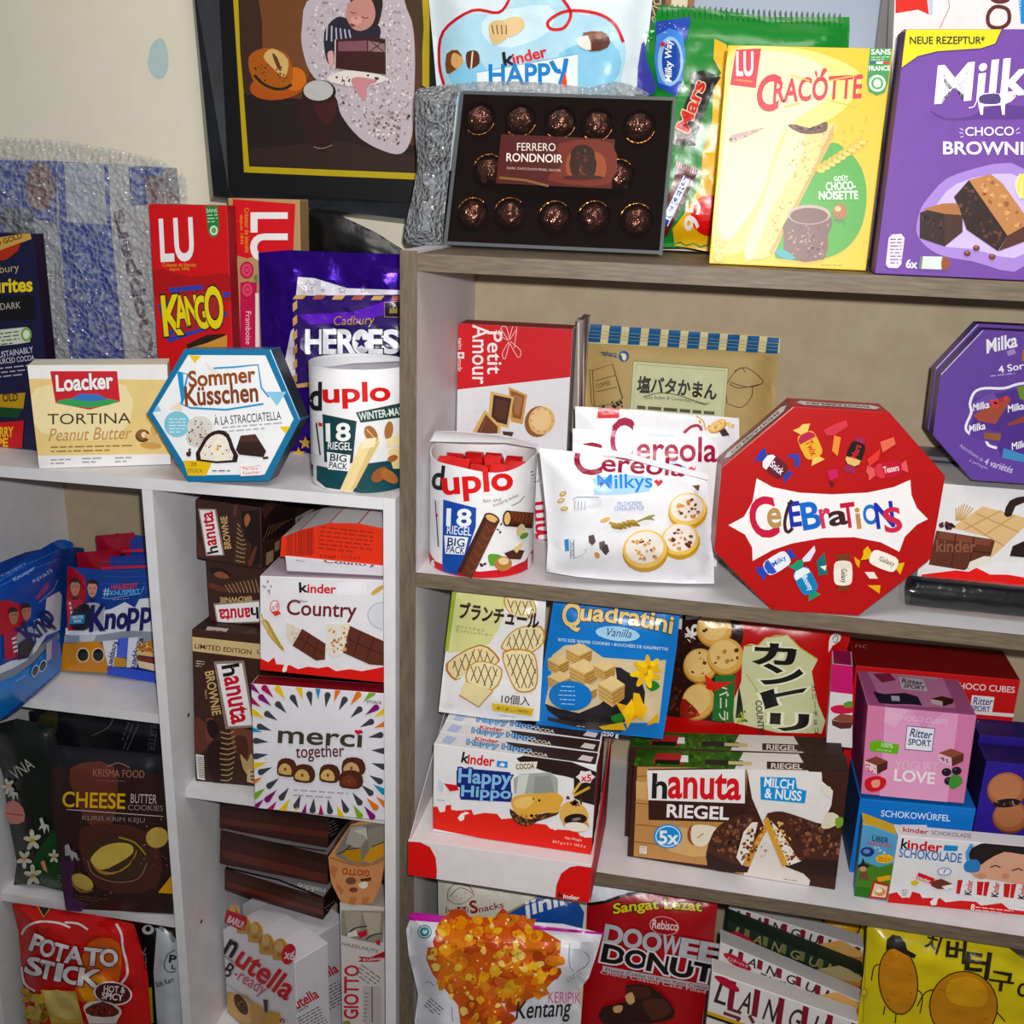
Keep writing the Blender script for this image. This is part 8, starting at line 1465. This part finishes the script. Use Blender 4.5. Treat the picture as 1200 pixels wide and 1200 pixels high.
# three glossy brown boxes stacked above
w = lplane(.098, -7, 0)
QS = [((263, 1018), (379, 1053), (379, 1078), (263, 1043), 0, 'lowest'), ((258, 973), (384, 1003), (384, 1037), (257, 1012), .004, 'middle'), ((257, 942), (386, 959), (384, 994), (257, 971), .010, 'topmost')]
zp = None
for i, (a, b, c, d, off, nm) in enumerate(QS):
    k = Pack('chocolate_carton', f'glossy brown carton, {nm} of the three stacked above the hazelnut snack cartons', 'carton', 'glossy brown cartons'); k.smooth = False
    pl = Plane(w.O - w.N * off, w.N); k.carton([a, b, c, d], pl, .11, '#3b1c16', sides=['#8f8a8c', '#241614', '#221', '#55402c'], fin='g', push=-w.N * .11, bev=.002).z('S')
    k.l('gold_band', '#6a3a26', [(200, 620, 270), (200, 590, 270), (235, 790, 330)][0][:0] or [a[0], a[1]], 1) if False else None
    k.z('-'); m = lambda f, g: (a[0] + (b[0] - a[0]) * f + (d[0] - a[0]) * g, a[1] + (b[1] - a[1]) * f + (d[1] - a[1]) * g)
    k.p('light_band', '#5a2a20', flat([m(.02, .55), m(1, .55), m(1, .8), m(.02, .8)])); k.p('dark_band', '#2a120e', flat([m(.02, .0), m(1, .0), m(1, .25), m(.02, .2)]))
    if i != 2:
        q = facep(k, 0); k.on(q, 'c'); k.z('S')
        if i == 0: k.t('top_lettering', '#d8d2d4', 'nakke', 762, 496, 620, 465, 26, b=.05); k.t('top_lettering', '#b8b0b4', 'Koti moments', 580, 462, 450, 430, 14); k.l('top_edge', '#161212', [240, 385, 520, 450, 745, 540], 10)
        else: k.l('top_edge', '#161212', [235, 200, 520, 262, 765, 300], 7)
    q = facep(k, 1); k.on(q, 'c'); k.z('S'); k.fine('flank_text', '#8a8488', 758, (600, 330, 170)[i], 812, (560, 285, 140)[i], 5, 15)
    k.done()
# ball-praline tubes at the right panel
w = lplane(.052, 3, 0)
k = Pack('praline_tube', 'white and clear praline tube carton with red upright lettering beside the right panel', 'carton'); k.smooth = False
k.carton([(398, 1058), (450.5, 1064)], w, .055, '#cfc8c4', sides=['#b5a89c', '#bbb', '#999', '#a8a29e'], drop=ZD + .001).z('AA')
k.p('clear_window', '#8f887a', [95, 560, 340, 565, 330, 740, 280, 745, 200, 730, 95, 700]); k.p('clear_window', '#a49c8a', [110, 560, 210, 570, 200, 680, 130, 690]); k.p('clear_window', '#b3ab98', [215, 572, 320, 575, 310, 700, 250, 700]); k.l('clear_window', '#25201e', [125, 700, 170, 662, 240, 650], 7, sm=3); k.l('clear_window', '#25201e', [235, 725, 270, 700, 325, 690], 7, sm=3); k.p('clear_window', '#b8202e', [176, 692, 240, 668, 240, 700, 190, 722, 200, 706]); k.p('clear_window', '#b8202e', [288, 738, 314, 722, 314, 760, 296, 754]); k.p('clear_window', '#ddd8d0', [130, 690, 180, 672, 190, 705, 130, 712])
k.t('nut_lettering', '#5a5650', 'HAZELNUTS', 98, 756, 300, 800, 18); k.p('red_ribbon', '#a81a2e', [190, 820, 260, 826, 345, 788, 345, 828, 300, 850, 190, 850, 210, 834]); k.t('red_ribbon', '#e8d8da', '16 Leckereien', 218, 846, 335, 838, 16, b=.03); k.t('title_lettering', '#b81f34', 'GIOTTO', 190, 1170, 195, 872, 80, b=.04); k.fine('side_text', '#7a7470', 205, 868, 320, 950, 4, 20); k.p('side_panel', '#b9b2b0', [215, 985, 320, 990, 320, 1200, 225, 1200]); k.l('side_panel', '#6a6466', [268, 990, 270, 1190], 8); k.fine('side_panel', '#8a8486', 228, 1030, 252, 1032, 8, 22); k.p('leaf_print', '#7d8a3c', [105, 1188, 140, 1180, 150, 1200, 105, 1200]); k.done(); ztg = max(p.z for p in k.F)
k = Pack('praline_tube', 'peach striped praline tube carton tipped upside down above the white and clear one', 'carton'); k.smooth = False
w = lplane(.049, 3, 0); OUT = [(84, 290), (90, 250), (150, 100), (200, 88), (345, 85), (345, 310), (325, 440), (275, 548), (215, 556), (150, 552), (80, 470), (24, 380)]
k.carton([(384.5, 1010), (411, 972), (420, 969), (451, 967.5), (451, 1016), (446, 1044), (437, 1064), (413, 1066), (399, 1062), (388, 1040)], w, .05, '#c98e62', sides=['#7d5a48', '#7a5444', '#7a5444', '#999', '#9a6a4a', '#9a6a4a', '#8a6a50', '#8a6a50', '#a87450', '#a87450'], bev=.0008).z('AA'); k.rest = ztg + .0006
k.p('clear_window', '#7d786e', [60, 260, 150, 110, 345, 95, 345, 290, 290, 318, 220, 330, 140, 320, 70, 285]); k.p('clear_window', '#a9a49a', [150, 120, 220, 110, 240, 180, 200, 240, 120, 210]); k.p('clear_window', '#c9c4ba', [165, 140, 235, 120, 245, 195, 225, 165]); k.p('clear_window', '#8f897c', [245, 130, 345, 110, 345, 220, 250, 240]); k.p('clear_window', '#b8842e', [115, 250, 205, 240, 210, 320, 150, 310, 100, 270]); k.p('clear_window', '#c9923c', [215, 310, 260, 235, 340, 205, 340, 280, 260, 320]); k.l('clear_window', '#2a2018', [75, 270, 110, 255, 150, 220], 6, sm=2); k.l('clear_window', '#2a2018', [130, 245, 200, 235], 5); k.l('clear_window', '#2a2018', [265, 230, 340, 200], 5)
for j in range(4): k.p('peach_stripe', '#b5734a', [(40, 330, 75, 345, 60, 410, 34, 370), (70, 430, 110, 470, 95, 500, 70, 460), (150, 510, 185, 515, 170, 552, 135, 545), (215, 515, 250, 510, 245, 552, 210, 554)][j])
k.t('title_lettering', '#a02818', 'GIOTTO', 256, 362, 104, 348, 34, b=.03); k.e('nut_picture', '#6a4a34', 150, 420, 30, 20); k.p('nut_picture', '#e6ded2', [190, 440, 235, 420, 245, 450, 215, 465], 2); k.p('nut_picture', '#5a2a1c', [200, 410, 265, 400, 262, 420, 210, 425]); k.e('nut_picture', '#7a3a2a', 165, 470, 24, 14); k.l('rim', '#a8643e', [30, 290, 70, 300, 140, 325, 220, 335, 300, 320, 345, 292], 7, sm=3); k.done()

# ================================================================ white shelf, left column
def wafers(k, art=1):
    k.z('Z'); k.p('navy_sky', '#1c3f8c', [470, 400, 700, 420, 1120, 440, 1120, 700, 900, 660, 700, 700, 480, 700])
    for y in (370, 430, 470, 520, 560): k.l('navy_sky', '#2c5aa8', [700 + y % 50, y, 900, y + 4, 1110, y - 6], 5)
    k.p('red_corner', '#a01426', [478, 395, 530, 420, 600, 480, 610, 640, 470, 640]); k.p('milk_wave', '#dfe3ea', [465, 830, 560, 850, 640, 800, 660, 720, 780, 700, 880, 650, 950, 690, 980, 630, 1060, 620, 1120, 640, 1120, 880, 700, 900, 460, 880], 1); k.p('silver_band', '#8f98a4', [455, 885, 700, 880, 900, 850, 1120, 860, 1120, 930, 720, 930, 450, 935]); k.p('silver_band', '#c3c8d0', [560, 885, 680, 880, 660, 925, 560, 930])
    k.p('orange_print', '#c8841c', [446, 940, 705, 925, 740, 990, 760, 1010, 755, 1150, 600, 1140, 430, 1130])
    for x in (585, 692): k.e('round_badge', '#e0c89a', x, 1022, 46, 52); k.e('round_badge', '#17130f', x, 1022, 38, 44)
    # two footballers
    for x, y, c, hair in ((528, 560, '#b02a38', '#4a2c1c'), (648, 570, '#a9adb6', '#2c1e18')):
        k.p('player_photo', c, [x - 60, 640 + (x > 600) * 30, x - 20, 615 + (x > 600) * 40, x + 30, 615 + (x > 600) * 40, x + 90, 680, x + 80, 850, x - 50, 850], 1); k.p('player_photo', '#26222c', [x - 22, y + 58, x + 22, y + 58, x + 26, y + 72, x - 26, y + 72]); k.p('player_photo', '#c48d74', [x - 30, y - 50, x + 34, y - 50, x + 32, y + 10, x + 14, y + 42, x - 4, y + 46, x - 24, y + 20], 2); k.p('player_photo', hair, [x - 36, y - 20, x - 34, y - 66, x, y - 84, x + 36, y - 66, x + 38, y - 28, x + 26, y - 48, x - 22, y - 50], 1); k.l('player_photo', '#4a2a20', [x - 18, y - 16, x - 6, y - 18], 5); k.l('player_photo', '#4a2a20', [x + 10, y - 18, x + 24, y - 16], 5); k.l('player_photo', '#7a3f34', [x - 8, y + 20, x + 12, y + 20], 5)
    for j in range(4): k.p('player_photo', '#d8d4d8', [484 + j * 6, 650 + j * 32, 502 + j * 5, 650 + j * 32, 502 + j * 5, 670 + j * 32, 486 + j * 5, 670 + j * 32])
    k.p('player_photo', '#1c1e28', [520, 700, 600, 660, 640, 700, 630, 830, 540, 850, 490, 810], 2); k.p('blue_tag', '#2a8ac0', [495, 745, 600, 738, 592, 800, 490, 805]); k.t('blue_tag', '#e2eef6', 'GRATIS', 508, 770, 585, 764, 20, b=.03); k.t('blue_tag', '#e2eef6', 'WM', 520, 796, 570, 794, 20, b=.03)
    k.t('hashtag', '#a9c8ea', '#', 728, 612, 772, 612, 60, b=.02); k.t('hashtag', '#d0404a', 'HALBZEIT', 785, 562, 970, 550, 32, b=.05); k.t('hashtag', '#6ab0e0', 'KNUSPERT', 780, 605, 985, 592, 34, b=.05); k.fine('hashtag', '#d09aa0', 790, 636, 960, 622, 1, 12); k.l('hashtag', '#7ab0e0', [720, 620, 760, 628, 990, 590, 1015, 540], 5)
    k.t('title_lettering', '#1a1c5c', 'K', 634, 852, 730, 845, 170, b=.08, sh=.15); k.t('title_lettering', '#1a1c5c', 'n', 740, 835, 805, 832, 96, b=.08, sh=.15); k.t('title_lettering', '#1a1c5c', 'o', 820, 835, 890, 832, 100, b=.08, sh=.15); k.t('title_lettering', '#1a1c5c', 'pp', 895, 848, 1060, 842, 150, b=.06, sh=.12); k.t('title_lettering', '#1a1c5c', 'ers', 1068, 838, 1180, 836, 100, b=.06, sh=.12)
    k.p('blue_base', '#2c4cc0', [760, 1105, 900, 1115, 1120, 1150, 1120, 1220, 755, 1160]); k.p('pack_print', '#d9dbe2', [720, 925, 830, 915, 830, 1100, 760, 1105]); k.p('pack_print', '#4a62c8', [830, 905, 905, 900, 900, 1040, 820, 1040]); k.p('pack_print', '#dcdde4', [905, 900, 990, 895, 960, 1110, 890, 1110]); k.t('pack_print', '#1f2468', 'Knoppers', 790, 925, 750, 1105, 50, b=.05); k.t('pack_print', '#1f2468', 'Knoppers', 960, 900, 910, 1110, 52, b=.05); k.p('pack_print', '#c08a2c', [808, 1035, 890, 1048, 885, 1108, 800, 1104])
    k.p('wafer_picture', '#b9793a', [980, 940, 1080, 920, 1120, 960, 1120, 1020, 970, 1000], 1); k.p('wafer_picture', '#d9b27a', [970, 990, 1110, 1010, 1110, 1040, 965, 1020], 1); k.p('wafer_picture', '#7a2e1a', [965, 1025, 1110, 1050, 1110, 1085, 965, 1060], 1); k.p('wafer_picture', '#e2d2b0', [965, 1060, 1110, 1090, 1110, 1140, 980, 1110], 1); k.blobs('wafer_picture', ['#8f5424', '#e6c894'], [980, 940, 1090, 950, 1090, 1010, 980, 990], 18, 6, 13)
w = standing((70, 787.5), (182, 798), ZA + .0008, 3)
k = Pack('wafer_bag', 'navy bag of wafers with two footballers standing upright against the divider', 'bag', 'navy wafer bags'); k.rest = ZA + .001
k.pouch([82, 666, 100, 672, 130, 670, 176, 673, 189, 676, 188, 799, 182, 798, 126, 791, 76, 788, 78, 750, 81, 700], w, .012, 22, '#1c3f8c', Hb=.006, seal=2, wr=.1, fin='f'); wafers(k); k.done()
for i, (dy, pts, lab) in enumerate(((.034, [95, 652, 112, 650, 122, 655, 150, 655, 188, 658, 188, 700, 188, 760, 90, 750], 'second navy wafer bag, directly behind the upright one with two footballers'), (.068, [118, 632, 134, 631, 136, 625, 160, 627, 189, 631, 189, 700, 189, 740, 115, 730], 'hindmost navy wafer bag, its red corner highest against the beige wall'))):
    k = Pack('wafer_bag', lab, 'bag', 'navy wafer bags'); pl = Plane(w.O - w.N * dy, w.N); lo = below(pl, [(188, 750), (pts[0] - 2, 740)], ZA + .001); k.rest = ZA + .001
    k.pouch(pts[:-4] + flat(lo), pl, .009, 18, '#1c3f8c', Hb=.006, seal=2, wr=.15, fin='f'); x, y = pts[0], pts[1]
    k.p('red_corner', '#98142a', [x - 6, y - 4, x + 40, y - 8, x + 34, y + 22, x - 2, y + 26]); k.p('red_corner', '#2a3a8c', [x + 34, y, x + 80, y - 2, x + 80, y + 10, x + 34, y + 12]); k.l('red_stripe', '#c8344a', [x + 24, y + 14, x + 80, y + 12], 3); k.p('player_photo', '#1a1418', [x + 18, y + 24, x + 26, y + 16, x + 32, y + 24, x + 30, y + 32, x + 20, y + 32], 2); k.p('player_photo', '#c9b0a4', [x + 18, y + 32, x + 30, y + 32, x + 34, y + 38, x + 14, y + 38]); k.l('blue_stripe', '#3a6ab8', [x + 10, y + 44, x + 80, y + 40], 2); k.done()
w = standing((0, 849), (71, 792), ZA + .0008, 2)
KN = [-40, 716, -10, 690, 0, 682, 30, 660, 60, 642, 70, 638, 82, 642, 84, 656, 82, 690, 76, 740, 71, 792, 50, 812, 28, 832, 10, 845, 0, 849, -40, 880]
k = Pack('wafer_bag', 'long navy and sky-blue wafer bag turned along the left side wall', 'bag', 'navy wafer bags'); k.rest = ZA + .001
k.pouch(KN, w, .016, 24, '#1c4394', Hb=.01, seal=3, wr=.16, fin='f').z('Z')
for y in (0, 1): k.l('navy_sky', '#3a68b8', [0, 520 + y * 40, 200, 400 + y * 50, 420, 300 + y * 60], 8)
k.p('top_print', '#1a6ac8', [380, 250, 430, 225, 500, 240, 520, 270, 440, 300], 2); k.t('side_lettering', '#9ab4dc', 'Knusper', 110, 530, 260, 440, 34, b=.02); k.t('side_lettering', '#9ab4dc', 'spaß', 240, 540, 380, 460, 34, b=.02); k.t('side_lettering', '#8aa6d4', 'Knoppers', 20, 500, 190, 405, 26)
k.p('red_corner', '#b0152c', [-40, 670, 60, 655, 160, 690, 200, 800, 60, 900, -40, 900]); k.p('milk_wave', '#d3d8e2', [-40, 1140, 80, 1080, 200, 1060, 260, 950, 240, 800, 320, 760, 330, 640, 420, 590, 440, 620, 425, 860, 330, 900, 260, 1010, 180, 1090, 60, 1150, -40, 1200], 0); k.p('silver_band', '#7e8894', [-40, 1190, 100, 1130, 220, 1060, 300, 960, 420, 880, 425, 920, 330, 990, 230, 1100, 100, 1190, -40, 1240]); k.p('sky_base', '#1a7ac8', [-40, 1240, 100, 1190, 230, 1110, 330, 1000, 425, 930, 440, 1110, 420, 1150, 200, 1330, 0, 1500, -240, 1660])
for x, y, c in ((100, 770, '#a82434'), (190, 740, '#8d929c')):
    k.p('player_photo', c, [x - 70, 900, x - 30, y + 110, x + 40, y + 100, x + 60, y + 150, x + 40, 1050, x - 60, 1080], 1); k.p('player_photo', '#a8745e', [x - 34, y - 40, x + 26, y - 50, x + 30, y + 20, x + 8, y + 56, x - 22, y + 40], 2); k.p('player_photo', '#2e1e1a', [x - 38, y - 10, x - 34, y - 56, x, y - 68, x + 30, y - 48, x + 26, y - 36, x - 24, y - 30], 1); k.l('player_photo', '#3a221c', [x - 20, y - 8, x - 6, y - 10], 5); k.l('player_photo', '#3a221c', [x + 6, y - 12, x + 20, y - 14], 5)
for j in range(4): k.p('player_photo', '#d4d0d6', [86 + j * 4, 920 + j * 30, 118 + j * 4, 910 + j * 30, 118 + j * 4, 925 + j * 30, 88 + j * 4, 936 + j * 30])
k.p('player_photo', '#22242e', [130, 960, 220, 900, 250, 960, 200, 1060, 130, 1070], 1)
k.t('title_lettering', '#17195a', 'K', 236, 960, 292, 900, 150, b=.07); k.t('title_lettering', '#17195a', 'n', 292, 900, 332, 870, 100, b=.07); k.t('title_lettering', '#17195a', 'o', 335, 862, 382, 828, 104, b=.07); k.t('title_lettering', '#17195a', 'p', 388, 860, 432, 810, 150, b=.05); k.t('hashtag', '#c0404c', 'HALBZEIT', 270, 650, 360, 545, 26, b=.04); k.l('hashtag', '#7aa8dc', [280, 670, 380, 580, 410, 510], 5)
for x, y in ((252, 1150), (305, 1115)): k.e('round_badge', '#cfdcea', x, y, 24, 44, 20); k.e('round_badge', '#16243c', x, y, 19, 37, 20)
k.p('pack_print', '#b9b4c4', [330, 960, 370, 930, 365, 1060, 330, 1090]); k.p('pack_print', '#5a62b8', [372, 930, 410, 900, 405, 1020, 370, 1050]); k.fine('small_print', '#d8e6f4', 120, 1225, 210, 1165, 1, 10); k.done()
k = Pack('wafer_bag', 'second navy wafer bag between the left side wall and the long navy one', 'bag', 'navy wafer bags'); pl = Plane(w.O - w.N * .040, w.N); k.rest = ZA + .001
up_ = [(-20, 668), (30, 648), (70, 640), (98, 643), (100, 652)]; k.pouch(flat(up_) + flat(below(pl, [(98, 652), (-20, 690)], ZA + .001)), pl, .010, 20, '#1c3f8c', Hb=.006, wr=.15, fin='f'); k.l('white_trim', '#aab4c4', [94, 652, 95, 690], 3); k.done()

# second compartment
w = standing((16, 1037), (76, 1046), ZB + .001, 1)
k = Pack('cookie_bag', 'black and green floral cookie bag at the left side wall of the second compartment', 'bag'); k.rest = ZB + .001
k.pouch([-10, 850, 20, 842, 60, 850, 78, 900, 90, 1000, 80, 1046, 40, 1036, 16, 1037, 20, 1010, 10, 960, 4, 910, -6, 880], w, .016, 24, '#0f1712', Hb=.006, wr=.2, fin='f').z('P')
k.p('green_glow', '#12401c', [120, 600, 200, 480, 250, 500, 240, 680, 180, 690, 130, 650], 2); k.p('macaron_picture', '#c07c6c', [20, 390, 50, 372, 85, 400, 90, 450, 40, 460, 22, 430], 2); k.l('macaron_picture', '#8a4a40', [24, 420, 86, 428], 5); k.t('brand_lettering', '#a8aca6', 'VNA', 58, 300, 130, 250, 46)
for x, y, r in ((120, 520, 34), (90, 590, 30), (122, 650, 34), (200, 580, 22), (30, 320, 26)):
    for j in range(5): a = j * 72 + x; k.e('flower_picture', '#c9c7b4', x + r * .5 * math.cos(math.radians(a)), y + r * .7 * math.sin(math.radians(a)), r * .5, r * .26, a)
    k.e('flower_picture', '#c89a34', x, y, r * .24)
for x, y in ((160, 470), (45, 350)): k.p('figure_print', '#b9bcb8', [x - 14, y - 30, x - 4, y - 34, x + 4, y - 10, x + 20, y - 6, x + 22, y + 24, x + 12, y, x + 4, y + 28, x - 2, y + 4, x - 18, y + 12, x - 8, y - 8]); 
k.p('leaf_print', '#c48a72', [150, 600, 165, 595, 176, 640, 160, 630]); k.fine('small_print', '#6a7a6a', 212, 650, 236, 655, 3, 10); k.done()
w = lplane(.11, 0, 1)
k = Pack('cookie_bag', 'dark glossy bag with embossed lettering behind the brown cheese cookie bag', 'bag'); k.rest = ZB + .001
pts = [(34, 834), (60, 832), (110, 838), (160, 844), (190, 848)]; k.pouch(flat(pts) + flat(below(w, [(190, 860), (34, 860)], ZB + .001)), w, .014, 20, '#15161a', Hb=.006, wr=.2, fin='f').z('P')
k.p('olive_glow', '#38351f', [150, 60, 215, 50, 190, 170, 110, 180], 2); k.l('emboss_line', '#5a5c66', [515, 90, 470, 190], 2.5); k.t('emboss_text', '#3c3f4a', 'BUTTER', 560, 85, 545, 190, 26, b=.02); k.fine('emboss_text', '#4a4c56', 490, 90, 455, 185, 2, 16); k.p('yellow_spot', '#b8b02a', [180, 215, 192, 210, 196, 262, 182, 270]); k.p('cookie_picture', '#6b5a2a', [110, 290, 180, 280, 185, 330, 130, 320], 2); k.l('emboss_line', '#6a5f58', [340, 135, 400, 105, 420, 70], 3, sm=3); k.done()
w = standing((78, 1067), (203, 1073), ZB + .001, 1)
k = Pack('cookie_bag', 'dark brown cheese cookie bag with yellow capital lettering in the second compartment', 'bag'); k.rest = ZB + .001
k.pouch([61, 876, 100, 880, 150, 884, 189.5, 889, 196, 960, 203.5, 1073, 150, 1070, 77, 1066, 70, 1010, 60, 940], w, .012, 24, '#2a1716', Hb=.006, seal=3, wr=.12, fin='f').z('P')
k.p('dark_top', '#14131a', [180, 170, 610, 210, 620, 290, 400, 250, 180, 255]); k.p('brown_glow', '#5c2f24', [260, 260, 420, 250, 430, 420, 380, 500, 300, 420], 3); k.p('brown_glow', '#48241d', [300, 480, 560, 500, 580, 700, 360, 700], 3); k.p('plum_glow', '#3c1838', [220, 600, 280, 600, 270, 780, 250, 780]); k.p('plum_glow', '#45204a', [245, 730, 330, 760, 300, 790, 245, 785])
k.t('brand_lettering', '#9a6a5a', 'KRISMA FOOD', 345, 290, 535, 296, 28); k.l('brand_lettering', '#8a5f52', [395, 255, 440, 240, 480, 258], 4, sm=3); k.fine('brand_lettering', '#8a5f52', 360, 306, 510, 310, 1, 9)
k.t('title_lettering', '#d8b01f', 'CHEESE', 232, 402, 462, 410, 56, b=.03); k.t('subtitle', '#b9b2b0', 'BUTTER', 484, 388, 580, 392, 34); k.t('subtitle', '#8f8684', 'COOKIES', 474, 414, 604, 418, 20); k.l('white_rule', '#b9b2b0', [246, 412, 605, 438], 3); k.t('flavour_text', '#8a807e', 'KURIS KRIM KEJU', 305, 456, 536, 466, 22)
k.e('bowl_picture', '#3c2a20', 440, 590, 118, 84, 5); k.l('bowl_picture', '#7a6a52', [325, 600, 345, 650, 420, 680, 510, 670, 545, 610], 4, sm=3); k.l('bowl_picture', '#a8923c', [440, 515, 500, 535, 540, 580], 5, sm=3)
k.p('cookie_picture', '#a37c3c', [340, 610, 380, 640, 440, 640, 500, 590, 505, 560, 480, 620, 420, 652, 370, 648], 2); k.p('cookie_picture', '#c4ac5a', [338, 590, 380, 550, 440, 535, 488, 545, 490, 575, 440, 610, 380, 635, 345, 615], 3); k.e('cookie_picture', '#b79c56', 582, 516, 42, 38, -20); k.e('cookie_picture', '#b79c56', 306, 680, 44, 26, 30); k.p('cookie_picture', '#8a6234', [268, 680, 300, 712, 345, 708, 340, 715, 300, 720, 270, 695], 2); k.p('yellow_corner', '#d09a1c', [585, 720, 640, 650, 650, 725])
k.p('figure_print', '#a9a4aa', [240, 545, 255, 540, 262, 562, 285, 575, 290, 605, 275, 585, 268, 605, 258, 580, 242, 585]); k.blobs('bowl_picture', ['#8a7a72', '#6a5c5a', '#b09a8a'], [220, 440, 620, 440, 630, 780, 260, 780], 50, 1.2, 3); k.fine('small_print', '#6a4a34', 280, 732, 400, 748, 2, 10); k.done()

# lowest compartment
w = lplane(.040, 0, 1); zc = ZC + .001
k = Pack('snack_bag', 'red potato stick bag with white slab lettering in the lowest left compartment', 'bag'); k.rest = zc
k.pouch([14, 1059, 30, 1060, 60, 1066, 110, 1072, 157, 1083, 165, 1110, 173, 1140] + flat(below(w, [(176, 1180), (28, 1170)], zc)) + [26, 1140, 22, 1090], w, .020, 26, '#b8101c', Hb=.01, seal=4, wr=.35, fr=.06, fin='f').z('P')
k.p('chevron', '#1a1420', [140, 765, 160, 770, 185, 772, 168, 805, 158, 800]); k.l('chevron', '#c9a42c', [140, 765, 162, 806, 184, 775], 4); k.p('glow', '#c8601c', [330, 900, 440, 900, 440, 1040, 360, 1100, 300, 1120, 280, 1060], 3); k.p('glow', '#d8922c', [290, 1040, 380, 1020, 400, 1090, 320, 1120], 3)
k.l('white_outline', '#e0d6d8', [80, 870, 100, 840, 150, 822, 220, 828, 260, 845], 8, sm=3); k.l('white_outline', '#e0d6d8', [240, 825, 290, 830, 325, 852], 8, sm=3); k.l('white_outline', '#e0d6d8', [430, 830, 450, 870, 455, 920, 470, 980, 470, 1020, 450, 1050], 9, sm=3); k.l('white_outline', '#e0d6d8', [80, 990, 90, 1050, 130, 1080], 8, sm=3)
for c, x, y, x1, y1 in (('P', 108, 925, 148, 940), ('O', 144, 944, 194, 956), ('T', 192, 960, 238, 972), ('A', 240, 972, 302, 980), ('T', 310, 980, 372, 986), ('O', 370, 984, 432, 988)): k.t('title_lettering', '#dad6da', c, x, y, x1, y1, 60, b=.07, ol=('#6a0a12', .12))
for c, x, y, x1, y1 in (('S', 92, 1010, 146, 1026), ('T', 140, 1026, 192, 1038), ('I', 204, 1039, 219, 1042), ('C', 230, 1046, 290, 1056), ('K', 290, 1056, 362, 1066)): k.t('title_lettering', '#dad6da', c, x, y, x1, y1, 62, b=.07, ol=('#6a0a12', .12))
k.e('spicy_badge', '#e0d4d6', 418, 1088, 72, 44, 8); k.e('spicy_badge', '#4a0c18', 418, 1088, 66, 39, 8); k.t('spicy_badge', '#e6dcde', 'HOT &', 384, 1082, 462, 1088, 24, b=.04); k.t('spicy_badge', '#e6dcde', 'SPICY', 376, 1108, 454, 1116, 24, b=.04)
k.p('potato_picture', '#b79a50', [150, 1075, 280, 1080, 310, 1200, 190, 1200]); k.p('potato_picture', '#c9b070', [160, 1080, 270, 1090, 290, 1180, 200, 1170], 2); k.blobs('potato_picture', ['#b08a34', '#c9a84a', '#a07a2c'], [92, 1080, 150, 1085, 190, 1200, 90, 1200], 26, 14, 24); k.e('chilli_bowl', '#d2ccc8', 380, 1150, 72, 34, 8); k.p('chilli_bowl', '#cfc8c4', [312, 1150, 448, 1160, 430, 1200, 330, 1200]); k.p('chilli_bowl', '#5a1a14', [315, 1146, 380, 1118, 440, 1150, 420, 1174, 340, 1172], 2); k.blobs('chilli_bowl', ['#8a3424', '#3c0f0c'], [325, 1146, 380, 1124, 430, 1150, 410, 1168, 345, 1166], 30, 3, 7); k.done()
w = lplane(.075, 0, 1)
k = Pack('snack_bag', 'black bag with a yellow tab squeezed beside the red potato bag', 'bag'); k.rest = zc
k.pouch([155, 1082, 176, 1086, 192, 1092, 192, 1130] + flat(below(w, [(192, 1150), (158, 1150)], zc)) + [158, 1130], w, .008, 12, '#141214', Hb=.006, wr=.2, fin='f').z('P')
k.t('side_lettering', '#8a8284', 'SNACK', 548, 1080, 540, 920, 20, b=.03); k.p('yellow_tab', '#b8b43a', [545, 1070, 562, 1068, 568, 1200, 552, 1200]); k.e('silver_dot', '#c9c4c4', 548, 855, 22, 18); k.e('silver_dot', '#141214', 548, 852, 10, 10); k.done()
w = lplane(.055, 2, 1)
k = Pack('snack_bag', 'pale grey snack bag with an oval emblem pressed against the divider', 'bag'); k.rest = zc
k.pouch([184, 1088, 200, 1094, 208, 1104, 210, 1140] + flat(below(w, [(211, 1160), (181, 1160)], zc)) + [180, 1140], w, .012, 16, '#b9bfc6', Hb=.006, wr=.25, fin='f').z('P')
k.l('oval_emblem', '#6a6f76', [648, 930, 622, 945, 608, 980, 615, 1005, 636, 1012, 650, 1006], 5, sm=3); k.t('oval_emblem', '#1a1a1e', 'P', 626, 975, 650, 978, 28, b=.06); k.t('oval_emblem', '#1a1a1e', 'L', 636, 1000, 650, 1000, 16, b=.05); k.t('name_lettering', '#26262a', 'Stik Kert', 580, 1068, 646, 1047, 20, b=.02); k.l('grey_arc', '#7d838a', [590, 845, 626, 870, 646, 900], 14, sm=3); k.done()
